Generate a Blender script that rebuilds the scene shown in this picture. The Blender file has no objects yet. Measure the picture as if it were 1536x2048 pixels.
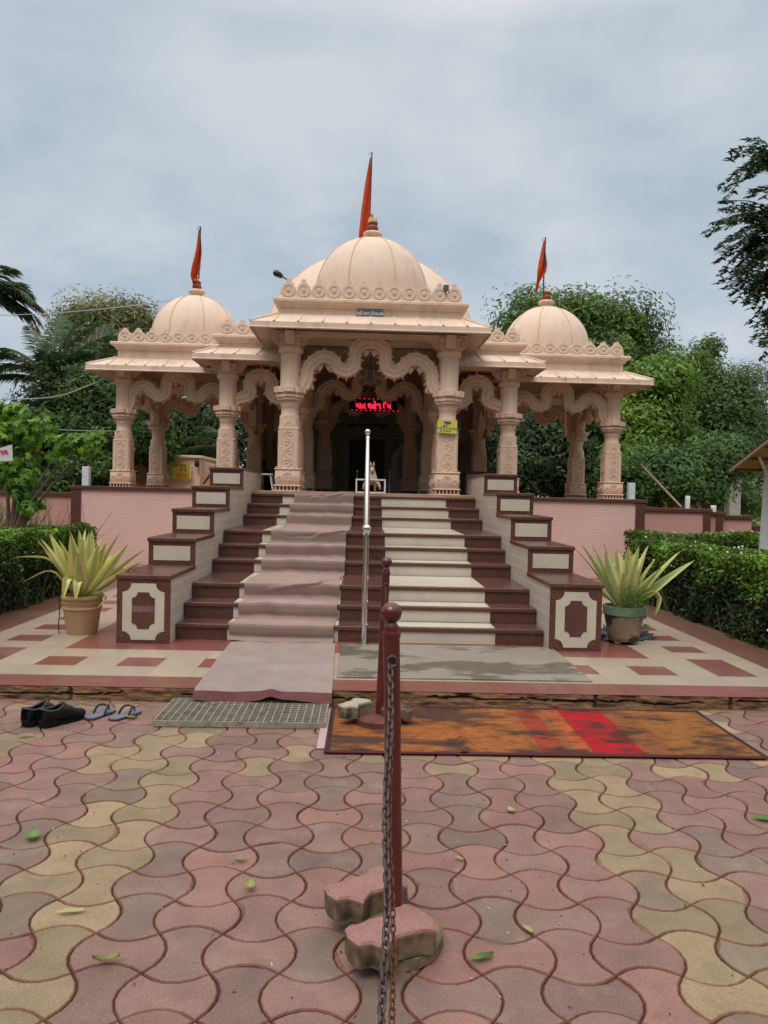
import bpy, bmesh, math, random
import numpy as np
from mathutils import Vector, Matrix, Euler
PI = math.pi
rad = math.radians
sc = bpy.context.scene
COL = sc.collection
random.seed(7)
RNG = np.random.default_rng(11)

# ------------------------------------------------------------------ camera
F = 1500.0                      # focal length in photo pixels (photo 1536 x 2048)
CH = 1.53                       # eye height
cam = bpy.data.cameras.new("camera")
cam.sensor_fit = 'VERTICAL'
cam.sensor_height = 24.0
cam.lens = F / 2048.0 * 24.0
cam.clip_start = 0.05
cam.clip_end = 2000.0
camo = bpy.data.objects.new("camera", cam)
COL.objects.link(camo)
ROLL = rad(1.35)
YAW = math.atan(40.8 / F)
PITCH = math.atan(35.0 / F)
camo.matrix_world = (Matrix.Translation((0, 0, CH)) @ Matrix.Rotation(-YAW, 4, 'Z')
                     @ Matrix.Rotation(PI / 2 - PITCH, 4, 'X') @ Matrix.Rotation(ROLL, 4, 'Z'))
sc.camera = camo

def P(px, py, d):
    """world point seen at photo pixel (px, py) at distance d along +Y"""
    R = camo.matrix_world.to_3x3()
    v = R @ Vector(((px - 768) / F, -(py - 1024) / F, -1.0))
    v *= d / v.y
    return Vector((v.x, v.y, v.z + CH))

# ------------------------------------------------------------------ sky and sun
SUN_EL, SUN_AZ = rad(58), rad(205)      # azimuth clockwise from +Y
w = bpy.data.worlds.new("World")
sc.world = w
w.use_nodes = True
nt = w.node_tree
for n in list(nt.nodes):
    nt.nodes.remove(n)
N = nt.nodes.new
L = nt.links.new
out = N('ShaderNodeOutputWorld')
bg = N('ShaderNodeBackground')
bg.inputs['Strength'].default_value = 0.1
sky = N('ShaderNodeTexSky')
sky.sky_type = 'NISHITA'
sky.sun_disc = False
sky.sun_elevation = SUN_EL
sky.sun_rotation = SUN_AZ
tc = N('ShaderNodeTexCoord')
sep = N('ShaderNodeSeparateXYZ')
L(tc.outputs['Generated'], sep.inputs[0])
zc = N('ShaderNodeMath'); zc.operation = 'MAXIMUM'; zc.inputs[1].default_value = 0.0
L(sep.outputs['Z'], zc.inputs[0])
zo = N('ShaderNodeMath'); zo.operation = 'ADD'; zo.inputs[1].default_value = 0.35
L(zc.outputs[0], zo.inputs[0])
dv = N('ShaderNodeVectorMath'); dv.operation = 'DIVIDE'
cz = N('ShaderNodeCombineXYZ')
for i in range(3):
    L(zo.outputs[0], cz.inputs[i])
L(tc.outputs['Generated'], dv.inputs[0]); L(cz.outputs[0], dv.inputs[1])
mp = N('ShaderNodeMapping'); mp.inputs['Scale'].default_value = (1.5, 1.7, 1.6)
mp.inputs['Location'].default_value = (0.35, 0.2, 0.1)
L(dv.outputs[0], mp.inputs[0])
n1 = N('ShaderNodeTexNoise'); n1.inputs['Scale'].default_value = 2.1; n1.inputs['Detail'].default_value = 9; n1.inputs['Roughness'].default_value = 0.52
n1.inputs['Distortion'].default_value = 0.15
L(mp.outputs[0], n1.inputs['Vector'])
cr = N('ShaderNodeValToRGB')
cr.color_ramp.elements[0].position = 0.36; cr.color_ramp.elements[0].color = (0.465, 0.555, 0.645, 1)
cr.color_ramp.elements[1].position = 0.66; cr.color_ramp.elements[1].color = (0.65, 0.715, 0.77, 1)
L(n1.outputs['Fac'], cr.inputs[0])
# an overcast sky is brightest overhead, paler and slightly warm near the horizon
zr = N('ShaderNodeValToRGB')
e = zr.color_ramp.elements
e[0].position = 0.0; e[0].color = (1.10, 1.03, 1.01, 1)
e[1].position = 1.0; e[1].color = (3.5, 2.85, 2.4, 1)
a = e.new(0.22); a.color = (0.99, 0.98, 0.99, 1)
a = e.new(0.52); a.color = (1.04, 1.02, 1.0, 1)
a = e.new(0.70); a.color = (2.7, 2.25, 1.95, 1)
L(zc.outputs[0], zr.inputs[0])
mul = N('ShaderNodeVectorMath'); mul.operation = 'MULTIPLY'
L(cr.outputs[0], mul.inputs[0]); L(zr.outputs[0], mul.inputs[1])
sc10 = N('ShaderNodeVectorMath'); sc10.operation = 'SCALE'; sc10.inputs['Scale'].default_value = 8.6
L(mul.outputs[0], sc10.inputs[0])
mx = N('ShaderNodeMix'); mx.data_type = 'RGBA'; mx.inputs['Factor'].default_value = 0.93
L(sky.outputs[0], mx.inputs['A']); L(sc10.outputs[0], mx.inputs['B'])
L(mx.outputs['Result'], bg.inputs['Color'])
L(bg.outputs[0], out.inputs[0])

sun = bpy.data.lights.new("sun", 'SUN')
sun.energy = 1.4
sun.angle = rad(28)
sun.color = (1.0, 0.955, 0.9)
suno = bpy.data.objects.new("sun", sun)
COL.objects.link(suno)
sd = Vector((math.sin(SUN_AZ) * math.cos(SUN_EL), math.cos(SUN_AZ) * math.cos(SUN_EL), math.sin(SUN_EL)))
suno.location = sd * 60
suno.rotation_euler = sd.to_track_quat('Z', 'Y').to_euler()

sc.view_settings.view_transform = 'Standard'
sc.view_settings.look = 'None'
sc.view_settings.exposure = 0.17
sc.view_settings.gamma = 1.0
sc.cycles.use_denoising = True
sc.cycles.max_bounces = 8
sc.cycles.diffuse_bounces = 5

# ------------------------------------------------------------------ helpers
def lin(r, g, b):
    f = lambda c: (c / 255 / 12.92) if c / 255 <= 0.04045 else ((c / 255 + 0.055) / 1.055) ** 2.4
    return (f(r), f(g), f(b))

def mat(name, col, rough=0.6, var=0.12, scale=6.0, fine=0.05, fscale=120.0, bump=0.0, bscale=60.0, metal=0.0,
        spec=0.4, dirt=None, attr=False, trans=0.0, emit=0.0, coat=0.0, brick=None, speckle=None, wave=None):
    m = bpy.data.materials.new(name)
    m.use_nodes = True
    t = m.node_tree
    b = t.nodes['Principled BSDF']
    N = t.nodes.new; L = t.links.new
    tc = N('ShaderNodeTexCoord')
    co = tc.outputs['Object']
    if attr:
        at = N('ShaderNodeAttribute'); at.attribute_name = 'col'
        c = at.outputs['Color']
    else:
        rgb = N('ShaderNodeRGB'); rgb.outputs[0].default_value = (*col, 1)
        c = rgb.outputs[0]
    if brick:
        bw, bh, mort, mcol, axis = brick
        sp = N('ShaderNodeSeparateXYZ'); L(co, sp.inputs[0])
        cb = N('ShaderNodeCombineXYZ')
        L(sp.outputs[axis], cb.inputs[0]); L(sp.outputs['Z'], cb.inputs[1])
        br = N('ShaderNodeTexBrick'); L(cb.outputs[0], br.inputs['Vector'])
        br.inputs['Color1'].default_value = (*col, 1)
        br.inputs['Color2'].default_value = (*[x * .93 for x in col], 1)
        br.inputs['Mortar'].default_value = (*mcol, 1)
        br.inputs['Scale'].default_value = 1.0
        br.inputs['Mortar Size'].default_value = mort
        br.inputs['Brick Width'].default_value = bw
        br.inputs['Row Height'].default_value = bh
        br.inputs['Bias'].default_value = 0.0
        c = br.outputs['Color']
    def mulnoise(c, sc_, amt, detail=3, rough_=0.55):
        n = N('ShaderNodeTexNoise'); n.inputs['Scale'].default_value = sc_; n.inputs['Detail'].default_value = detail
        n.inputs['Roughness'].default_value = rough_
        L(co, n.inputs['Vector'])
        mr = N('ShaderNodeMapRange'); mr.inputs['From Min'].default_value = 0.3; mr.inputs['From Max'].default_value = 0.7
        mr.inputs['To Min'].default_value = 1 - amt; mr.inputs['To Max'].default_value = 1 + amt
        L(n.outputs['Fac'], mr.inputs['Value'])
        vm = N('ShaderNodeVectorMath'); vm.operation = 'SCALE'
        L(c, vm.inputs[0]); L(mr.outputs[0], vm.inputs['Scale'])
        return vm.outputs[0]
    if var:
        c = mulnoise(c, scale, var)
    if fine:
        c = mulnoise(c, fscale, fine, 2)
    if speckle:
        scol, sscale, lo, hi = speckle
        n = N('ShaderNodeTexNoise'); n.inputs['Scale'].default_value = sscale; n.inputs['Detail'].default_value = 1
        L(co, n.inputs['Vector'])
        r = N('ShaderNodeMapRange'); r.inputs['From Min'].default_value = lo; r.inputs['From Max'].default_value = hi
        L(n.outputs['Fac'], r.inputs['Value'])
        x = N('ShaderNodeMix'); x.data_type = 'RGBA'
        L(r.outputs[0], x.inputs['Factor']); L(c, x.inputs['A']); x.inputs['B'].default_value = (*scol, 1)
        c = x.outputs['Result']
    for dd in (dirt or []):
        dcol, dscale, lo, hi, amt, sxyz = dd
        mpn = N('ShaderNodeMapping'); mpn.inputs['Scale'].default_value = sxyz; L(co, mpn.inputs[0])
        n = N('ShaderNodeTexNoise'); n.inputs['Scale'].default_value = dscale; n.inputs['Detail'].default_value = 7
        n.inputs['Roughness'].default_value = 0.65
        L(mpn.outputs[0], n.inputs['Vector'])
        r = N('ShaderNodeMapRange'); r.inputs['From Min'].default_value = lo; r.inputs['From Max'].default_value = hi
        r.inputs['To Max'].default_value = amt
        L(n.outputs['Fac'], r.inputs['Value'])
        x = N('ShaderNodeMix'); x.data_type = 'RGBA'
        L(r.outputs[0], x.inputs['Factor']); L(c, x.inputs['A']); x.inputs['B'].default_value = (*dcol, 1)
        c = x.outputs['Result']
    L(c, b.inputs['Base Color'])
    b.inputs['Roughness'].default_value = rough
    b.inputs['Metallic'].default_value = metal
    b.inputs['Specular IOR Level'].default_value = spec
    if coat:
        b.inputs['Coat Weight'].default_value = coat
        b.inputs['Coat Roughness'].default_value = 0.15
    if emit:
        L(c, b.inputs['Emission Color']); b.inputs['Emission Strength'].default_value = emit
    if bump:
        n = N('ShaderNodeTexNoise'); n.inputs['Scale'].default_value = bscale; n.inputs['Detail'].default_value = 5
        L(co, n.inputs['Vector'])
        bp = N('ShaderNodeBump'); bp.inputs['Strength'].default_value = 0.6; bp.inputs['Distance'].default_value = bump
        L(n.outputs['Fac'], bp.inputs['Height'])
        L(bp.outputs[0], b.inputs['Normal'])
    if trans:
        tr = N('ShaderNodeBsdfTranslucent'); L(c, tr.inputs['Color'])
        ms = N('ShaderNodeMixShader'); ms.inputs[0].default_value = trans
        o = t.nodes['Material Output']
        L(b.outputs[0], ms.inputs[1]); L(tr.outputs[0], ms.inputs[2]); L(ms.outputs[0], o.inputs['Surface'])
    return m

class MB:
    """collects shapes, then links them as one mesh object"""
    def __init__(self):
        self.v = []; self.f = []; self.m = []; self.s = []
    def add(self, vs, fs, mi=0, smooth=False):
        o = len(self.v)
        self.v.extend([tuple(p) for p in vs])
        for f in fs:
            self.f.append([i + o for i in f]); self.m.append(mi); self.s.append(smooth)
        return self
    def box(self, x0, x1, y0, y1, z0, z1, mi=0):
        return self.add([(x0, y0, z0), (x1, y0, z0), (x1, y1, z0), (x0, y1, z0), (x0, y0, z1), (x1, y0, z1), (x1, y1, z1), (x0, y1, z1)],
                        [(0, 3, 2, 1), (4, 5, 6, 7), (0, 1, 5, 4), (1, 2, 6, 5), (2, 3, 7, 6), (3, 0, 4, 7)], mi)
    def bbox(self, x0, x1, y0, y1, z0, z1, b=0.01, mi=0):
        """box with chamfered edges top and sides"""
        c = []
        for z, i in ((z0, b), (z0 + b, 0), (z1 - b, 0), (z1, b)):
            k = b
            X0, X1, Y0, Y1 = x0 + i, x1 - i, y0 + i, y1 - i
            c += [(X0 + k, Y0, z), (X1 - k, Y0, z), (X1, Y0 + k, z), (X1, Y1 - k, z), (X1 - k, Y1, z), (X0 + k, Y1, z), (X0, Y1 - k, z), (X0, Y0 + k, z)]
        fs = [tuple(range(7, -1, -1)), tuple(range(24, 32))]
        for r in range(3):
            for i in range(8):
                j = (i + 1) % 8
                fs.append((r * 8 + i, r * 8 + j, r * 8 + 8 + j, r * 8 + 8 + i))
        return self.add(c, fs, mi)
    def prism(self, poly, h0, h1, axis='z', mi=0, smooth=False):
        """poly in 2D; axis z: (x,y); axis y: (x,z) extruded along y; axis x: (y,z) extruded along x"""
        n = len(poly)
        def mk(p, h):
            return (p[0], p[1], h) if axis == 'z' else ((p[0], h, p[1]) if axis == 'y' else (h, p[0], p[1]))
        vs = [mk(p, h0) for p in poly] + [mk(p, h1) for p in poly]
        self.add(vs, [tuple(range(n - 1, -1, -1)), tuple(range(n, 2 * n))], mi)
        o = len(self.v) - 2 * n
        for i in range(n):
            j = (i + 1) % n
            self.f.append([o + i, o + j, o + n + j, o + n + i]); self.m.append(mi); self.s.append(smooth)
        return self
    def lathe(self, prof, c=(0, 0, 0), seg=24, mi=0, smooth=True, rot=0.0, lobes=None):
        vs = []
        for r, z in prof:
            for i in range(seg):
                a = rot + 2 * PI * i / seg
                rr = r * (lobes(i) if lobes else 1)
                vs.append((c[0] + rr * math.cos(a), c[1] + rr * math.sin(a), c[2] + z))
        fs = []
        for k in range(len(prof) - 1):
            for i in range(seg):
                j = (i + 1) % seg
                fs.append((k * seg + i, k * seg + j, (k + 1) * seg + j, (k + 1) * seg + i))
        fs.append(tuple(range(seg - 1, -1, -1)))
        fs.append(tuple((len(prof) - 1) * seg + i for i in range(seg)))
        return self.add(vs, fs, mi, smooth)
    def sphere(self, c, r, seg=16, rings=10, mi=0, sx=1, sy=1, sz=1):
        prof = []
        vs = []
        for k in range(rings + 1):
            t = PI * k / rings
            rr = max(1e-4, math.sin(t)) * r; z = -math.cos(t) * r
            for i in range(seg):
                a = 2 * PI * i / seg
                vs.append((c[0] + rr * math.cos(a) * sx, c[1] + rr * math.sin(a) * sy, c[2] + z * sz))
        fs = []
        for k in range(rings):
            for i in range(seg):
                j = (i + 1) % seg
                fs.append((k * seg + i, k * seg + j, (k + 1) * seg + j, (k + 1) * seg + i))
        return self.add(vs, fs, mi, True)
    def tube(self, pts, r, seg=8, mi=0, cap=True):
        pts = [Vector(p) for p in pts]
        n = len(pts)
        rs = r if isinstance(r, (list, tuple)) else [r] * n
        vs = []
        prev = None
        for i, p in enumerate(pts):
            t = (pts[min(i + 1, n - 1)] - pts[max(i - 1, 0)])
            t = t.normalized() if t.length > 1e-9 else Vector((0, 0, 1))
            if prev is None:
                a = Vector((0, 0, 1)) if abs(t.z) < 0.9 else Vector((1, 0, 0))
                u = t.cross(a).normalized()
            else:
                u = (prev - t * prev.dot(t))
                u = u.normalized() if u.length > 1e-6 else t.orthogonal().normalized()
            prev = u
            w_ = t.cross(u)
            for k in range(seg):
                an = 2 * PI * k / seg
                vs.append(p + (u * math.cos(an) + w_ * math.sin(an)) * rs[i])
        fs = []
        for i in range(n - 1):
            for k in range(seg):
                j = (k + 1) % seg
                fs.append((i * seg + k, i * seg + j, (i + 1) * seg + j, (i + 1) * seg + k))
        if cap:
            fs.append(tuple(range(seg - 1, -1, -1))); fs.append(tuple((n - 1) * seg + k for k in range(seg)))
        return self.add(vs, fs, mi, True)
    def quad(self, a, b, c, d, mi=0):
        return self.add([a, b, c, d], [(0, 1, 2, 3)], mi)
    def xform(self, M):
        self.v = [tuple(M @ Vector(p)) for p in self.v]
        return self
    def build(self, name, mats, parent=None, loc=None, rot=None):
        me = bpy.data.meshes.new(name)
        me.from_pydata(self.v, [], self.f)
        if not isinstance(mats, (list, tuple)):
            mats = [mats]
        for m in mats:
            me.materials.append(m)
        me.polygons.foreach_set('material_index', self.m)
        me.polygons.foreach_set('use_smooth', self.s)
        me.update()
        if any(self.s):
            me.set_sharp_from_angle(angle=rad(52))
        return link(name, me, parent, loc, rot)

def link(name, me, parent=None, loc=None, rot=None):
    o = bpy.data.objects.new(name, me)
    COL.objects.link(o)
    if parent is not None:
        o.parent = parent
    if loc is not None:
        o.location = loc
    if rot is not None:
        o.rotation_euler = rot
    return o

def tag(o, label=None, cat=None, group=None, kind=None):
    if label: o['label'] = label
    if cat: o['category'] = cat
    if group: o['group'] = group
    if kind: o['kind'] = kind
    return o

def empty(name, loc=(0, 0, 0), rz=0.0):
    o = bpy.data.objects.new(name, None)
    o.empty_display_size = 0.2
    COL.objects.link(o)
    o.location = loc
    o.rotation_euler = (0, 0, rz)
    return o

def copy_tree(o, parent=None):
    c = o.copy()
    COL.objects.link(c)
    c.parent = parent
    for ch in list(o.children):
        copy_tree(ch, c)
    return c

def colour_attr(me, cols):
    a = me.color_attributes.new('col', 'FLOAT_COLOR', 'POINT')
    arr = np.ones((len(me.vertices), 4), dtype=np.float32)
    arr[:, :3] = cols
    a.data.foreach_set('color', arr.ravel())

def catmull(pts, k=6):
    P_ = [pts[0]] + list(pts) + [pts[-1]]
    o = []
    for i in range(1, len(P_) - 2):
        a, b, c, d = [np.array(q, float) for q in P_[i - 1:i + 3]]
        for j in range(k):
            t = j / k
            o.append(tuple(0.5 * ((2 * b) + (-a + c) * t + (2 * a - 5 * b + 4 * c - d) * t * t + (-a + 3 * b - 3 * c + d) * t ** 3)))
    o.append(tuple(pts[-1]))
    return o

def text_part(name, s, size, m, parent, loc, rot, bold=0.0, ext=0.002, sx=1.0, mirror=False):
    cu = bpy.data.curves.new(name, 'FONT')
    cu.body = s; cu.size = size; cu.extrude = ext; cu.offset = bold
    cu.align_x = 'CENTER'; cu.align_y = 'CENTER'; cu.resolution_u = 3
    t = bpy.data.objects.new(name, cu)
    COL.objects.link(t)
    bpy.context.view_layer.update()
    me = bpy.data.meshes.new_from_object(t.evaluated_get(bpy.context.evaluated_depsgraph_get()))
    bpy.data.objects.remove(t)
    me.materials.clear(); me.materials.append(m)
    o = link(name, me, parent, loc, rot)
    o.scale = (-sx if mirror else sx, 1, 1)
    return o
# ------------------------------------------------------------------ materials
C_CREAM = (0.70, 0.54, 0.43)
M = {}
M['cream'] = mat('painted_stone', C_CREAM, 0.75, 0.05, 2.2, 0.03, 90, bump=0.004, bscale=30, spec=0.25,
                 dirt=[((0.42, 0.29, 0.21), 3.0, 0.52, 0.76, 0.55, (1, 1, 0.22)), ((0.26, 0.19, 0.14), 9.0, 0.60, 0.78, 0.5, (1, 1, 0.35)), ((0.42, 0.31, 0.235), 5.5, 0.52, 0.68, 0.40, (1, 1, 0.10))])
M['dome'] = mat('painted_dome', (0.70, 0.55, 0.44), 0.7, 0.035, 1.5, 0.02, 60, bump=0.003, bscale=12, spec=0.25,
                dirt=[((0.48, 0.34, 0.25), 2.2, 0.52, 0.78, 0.5, (1, 1, 0.3)), ((0.40, 0.30, 0.225), 4.5, 0.54, 0.72, 0.38, (1.4, 1.4, 0.12))])
M['stone'] = mat('carved_stone', (0.69, 0.50, 0.385), 0.8, 0.08, 3.0, 0.05, 70, bump=0.006, bscale=40, spec=0.2,
                 dirt=[((0.64, 0.38, 0.30), 2.4, 0.52, 0.74, 0.45, (1, 1, 0.6)), ((0.34, 0.24, 0.17), 5.0, 0.56, 0.70, 0.35, (1, 1, 0.12)), ((0.27, 0.18, 0.12), 14.0, 0.60, 0.80, 0.4, (1, 1, 0.7))])
M['darkrecess'] = mat('dark_recess_band', (0.05, 0.035, 0.03), 0.9, 0.1)  # near-black band behind the column base studs
M['granite'] = mat('red_granite', (0.088, 0.035, 0.028), 0.25, 0.14, 4.0, 0.16, 70, spec=0.5,
                   speckle=((0.18, 0.088, 0.073), 110.0, 0.54, 0.68), dirt=[((0.2, 0.12, 0.10), 5.0, 0.6, 0.8, 0.25, (1, 1, 1))])
M['cream_tile'] = mat('cream_marble', (0.56, 0.505, 0.415), 0.28, 0.05, 3.0, 0.02, 60, spec=0.45,
                      dirt=[((0.36, 0.30, 0.235), 4.0, 0.52, 0.78, 0.5, (1, 1, 0.6)), ((0.20, 0.15, 0.11), 11.0, 0.60, 0.78, 0.4, (1, 1, 1))])
M['side_tile'] = mat('wall_tile', (0.58, 0.50, 0.425), 0.3, 0.05, 3.0, 0.02, 60, spec=0.4, brick=(0.30, 0.108, 0.004, (0.75, 0.72, 0.68), 'Y'))
M['pink_wall'] = mat('pink_ribbed_render', (0.73, 0.475, 0.425), 0.8, 0.05, 1.2, 0.05, 60, bump=0.004, bscale=50, spec=0.2,
                     dirt=[((0.62, 0.40, 0.35), 2.0, 0.5, 0.8, 0.4, (1, 1, 0.5)), ((0.36, 0.18, 0.15), 5.0, 0.62, 0.85, 0.3, (1, 1, 0.3))])
M['steel'] = mat('polished_steel', (0.72, 0.73, 0.75), 0.10, 0.03, 4, 0.0, metal=1.0)
M['maroon'] = mat('maroon_enamel', (0.088, 0.012, 0.013), 0.28, 0.15, 20, 0.1, 150, spec=0.5, coat=0.3, bump=0.001, bscale=80,
                  dirt=[((0.05, 0.02, 0.015), 18.0, 0.60, 0.72, 0.8, (1, 1, 0.5))])
M['chain_dark'] = mat('dark_iron', (0.085, 0.065, 0.062), 0.5, 0.25, 60, 0.2, 300, metal=0.55,
                      dirt=[((0.16, 0.07, 0.03), 40.0, 0.56, 0.7, 0.7, (1, 1, 1))])
M['chain_rust'] = mat('rusty_iron', (0.13, 0.05, 0.018), 0.8, 0.35, 60, 0.3, 300, metal=0.1,
                      dirt=[((0.05, 0.03, 0.02), 50.0, 0.5, 0.65, 0.8, (1, 1, 1))])
M['white_paint'] = mat('white_paint', (0.72, 0.72, 0.72), 0.5, 0.06)
M['black'] = mat('black_leather', (0.007, 0.007, 0.008), 0.5, 0.2, 30, 0.1, spec=0.25, bump=0.0008, bscale=200)
M['soot'] = mat('dark_interior', (0.03, 0.03, 0.03), 0.8, 0.1)

# ------------------------------------------------------------------ ground
KERB = 5.42
ZP = 0.10          # walkway level
earth = MB()
earth.quad((-260, -60, -0.06), (260, -60, -0.06), (260, 420, -0.06), (-260, 420, -0.06))
M['earth'] = mat('dry_earth', (0.20, 0.15, 0.09), 0.95, 0.25, 0.6, 0.15, 30, dirt=[((0.07, 0.10, 0.03), 0.8, 0.45, 0.6, 0.9, (1, 1, 1))])
tag(earth.build('ground', M['earth']), kind='structure')

# ---- interlocking pavers (dumb-bell shape), one sheet of real bevelled stones
def pavers():
    px, py = 0.2165, 0.2125
    x0, y0 = 0.63, 2.57
    vs = []; fs = []; cols = []
    rng = random.Random(3)
    K = 5
    for i in range(-33, 30):
        for j in range(-22, 14):
            ax, ay = x0 + i * px, y0 + j * py
            if ay > KERB - 0.005:
                continue
            V = (i + j) % 2 == 1          # at i=0,j=-1: waisted left and right
            s = 0.046
            sv, sh = (s, -s) if V else (-s, s)
            pts = []
            for e in range(4):
                for k in range(K):
                    t = k / K
                    bul = 4 * t * (1 - t)
                    if e == 0: p = (t * px, -sv * bul)
                    elif e == 1: p = (px + sh * bul, t * py)
                    elif e == 2: p = (px - t * px, py + sv * bul)
                    else: p = (-sh * bul, py - t * py)
                    pts.append(p)
            n = len(pts)
            # inward normals for an even joint
            ctr = (px / 2, py / 2)
            jit = (rng.uniform(-.0015, .0015), rng.uniform(-.0015, .0015))
            tilt = (rng.uniform(-.006, .006), rng.uniform(-.006, .006))
            zoff = rng.uniform(-.0015, .0015)
            base = len(vs)
            chip = {}
            if rng.random() < .45:
                q0 = rng.randrange(n)
                for dq in range(rng.randint(1, 3)): chip[(q0 + dq) % n] = rng.uniform(.004, .011)
            # colours
            xc, yc = ax + px / 2, ay + py / 2
            band = (1.02 < xc < 1.50) or (-1.42 < xc < -0.93) or (3.2 < xc < 3.65) or (-3.6 < xc < -3.1)
            row = 4.02 < yc < 4.42 and rng.random() < .45
            edge = yc > 4.9 and rng.random() < .25
            far = xc < -1.9 and yc > 3.6 and rng.random() < .15
            u = rng.random()
            if (band and rng.random() < .88) or row or edge or far:
                if u < .55: c = np.array((0.228, 0.170, 0.104))
                elif u < .85: c = np.array((0.275, 0.205, 0.120))
                else: c = np.array((0.178, 0.132, 0.092))
            else:
                if u < .42: c = np.array((0.208, 0.121, 0.099))
                elif u < .72: c = np.array((0.186, 0.117, 0.096))
                elif u < .90: c = np.array((0.226, 0.119, 0.098))
                else: c = np.array((0.170, 0.114, 0.092))
            c = c * rng.uniform(.88, 1.12)
            side = c * np.array((.80, .55, .48))
            rings = ((0.0022, -0.03, 0), (0.0022, -0.006, 0), (0.0055, -0.0012, 0), (0.009, 0.0, 1))
            for off, z, kk in rings:
                for q in range(n):
                    a, b, d = pts[q - 1], pts[q], pts[(q + 1) % n]
                    tx, ty = d[0] - a[0], d[1] - a[1]
                    l = math.hypot(tx, ty)
                    nx, ny = -ty / l, tx / l
                    k2 = 1.35 if q % K == 0 else 1.0
                    x, y = b[0] + nx * off * k2, b[1] + ny * off * k2
                    if q in chip and kk == 0 and off > .003:
                        x += nx * chip[q]; y += ny * chip[q]
                    if q in chip and kk == 1:
                        x += nx * (chip[q] + .004); y += ny * (chip[q] + .004)
                    zz = z + zoff + (x - ctr[0]) * tilt[0] + (y - ctr[1]) * tilt[1]
                    vs.append((ax + x + jit[0], min(ay + y + jit[1], KERB + .02), zz))
                    cols.append(c if kk else side)
            for r in range(3):
                for q in range(n):
                    q2 = (q + 1) % n
                    fs.append((base + r * n + q, base + r * n + q2, base + (r + 1) * n + q2, base + (r + 1) * n + q))
            fs.append(tuple(base + 3 * n + q for q in range(n)))
    me = bpy.data.meshes.new('paved_courtyard')
    me.from_pydata(vs, [], fs)
    colour_attr(me, np.array(cols))
    me.update()
    me.materials.append(mat('concrete_paver', (0, 0, 0), 0.62, 0.13, 7.0, 0.20, 130, bump=0.0022, bscale=170, spec=0.4, attr=True,
                            dirt=[((0.33, 0.26, 0.20), 4.0, 0.54, 0.78, 0.45, (1, 1, 1)), ((0.085, 0.058, 0.045), 2.2, 0.52, 0.76, 0.50, (1, 1, 1)), ((0.10, 0.07, 0.05), 14.0, 0.58, 0.74, 0.40, (1, 1, 1)),
                                  ((0.30, 0.13, 0.10), 9.0, 0.60, 0.80, 0.35, (1, 1, 1)), ((0.05, 0.035, 0.028), 70.0, 0.64, 0.70, 0.7, (1, 1, 1)), ((0.40, 0.32, 0.25), 55.0, 0.66, 0.72, 0.5, (1, 1, 1))]))
    tag(link('paved_courtyard', me), kind='structure')
    bed = MB()
    bed.quad((-7, -2.4, -0.013), (7, -2.4, -0.013), (7, KERB + .02, -0.013), (-7, KERB + .02, -0.013))
    M['bed'] = mat('joint_sand', (0.085, 0.040, 0.030), 0.95, 0.4, 12, 0.4, 160, bump=0.004, bscale=150)
    tag(bed.build('joint_sand_bed', M['bed']), kind='structure')
pavers()

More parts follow.
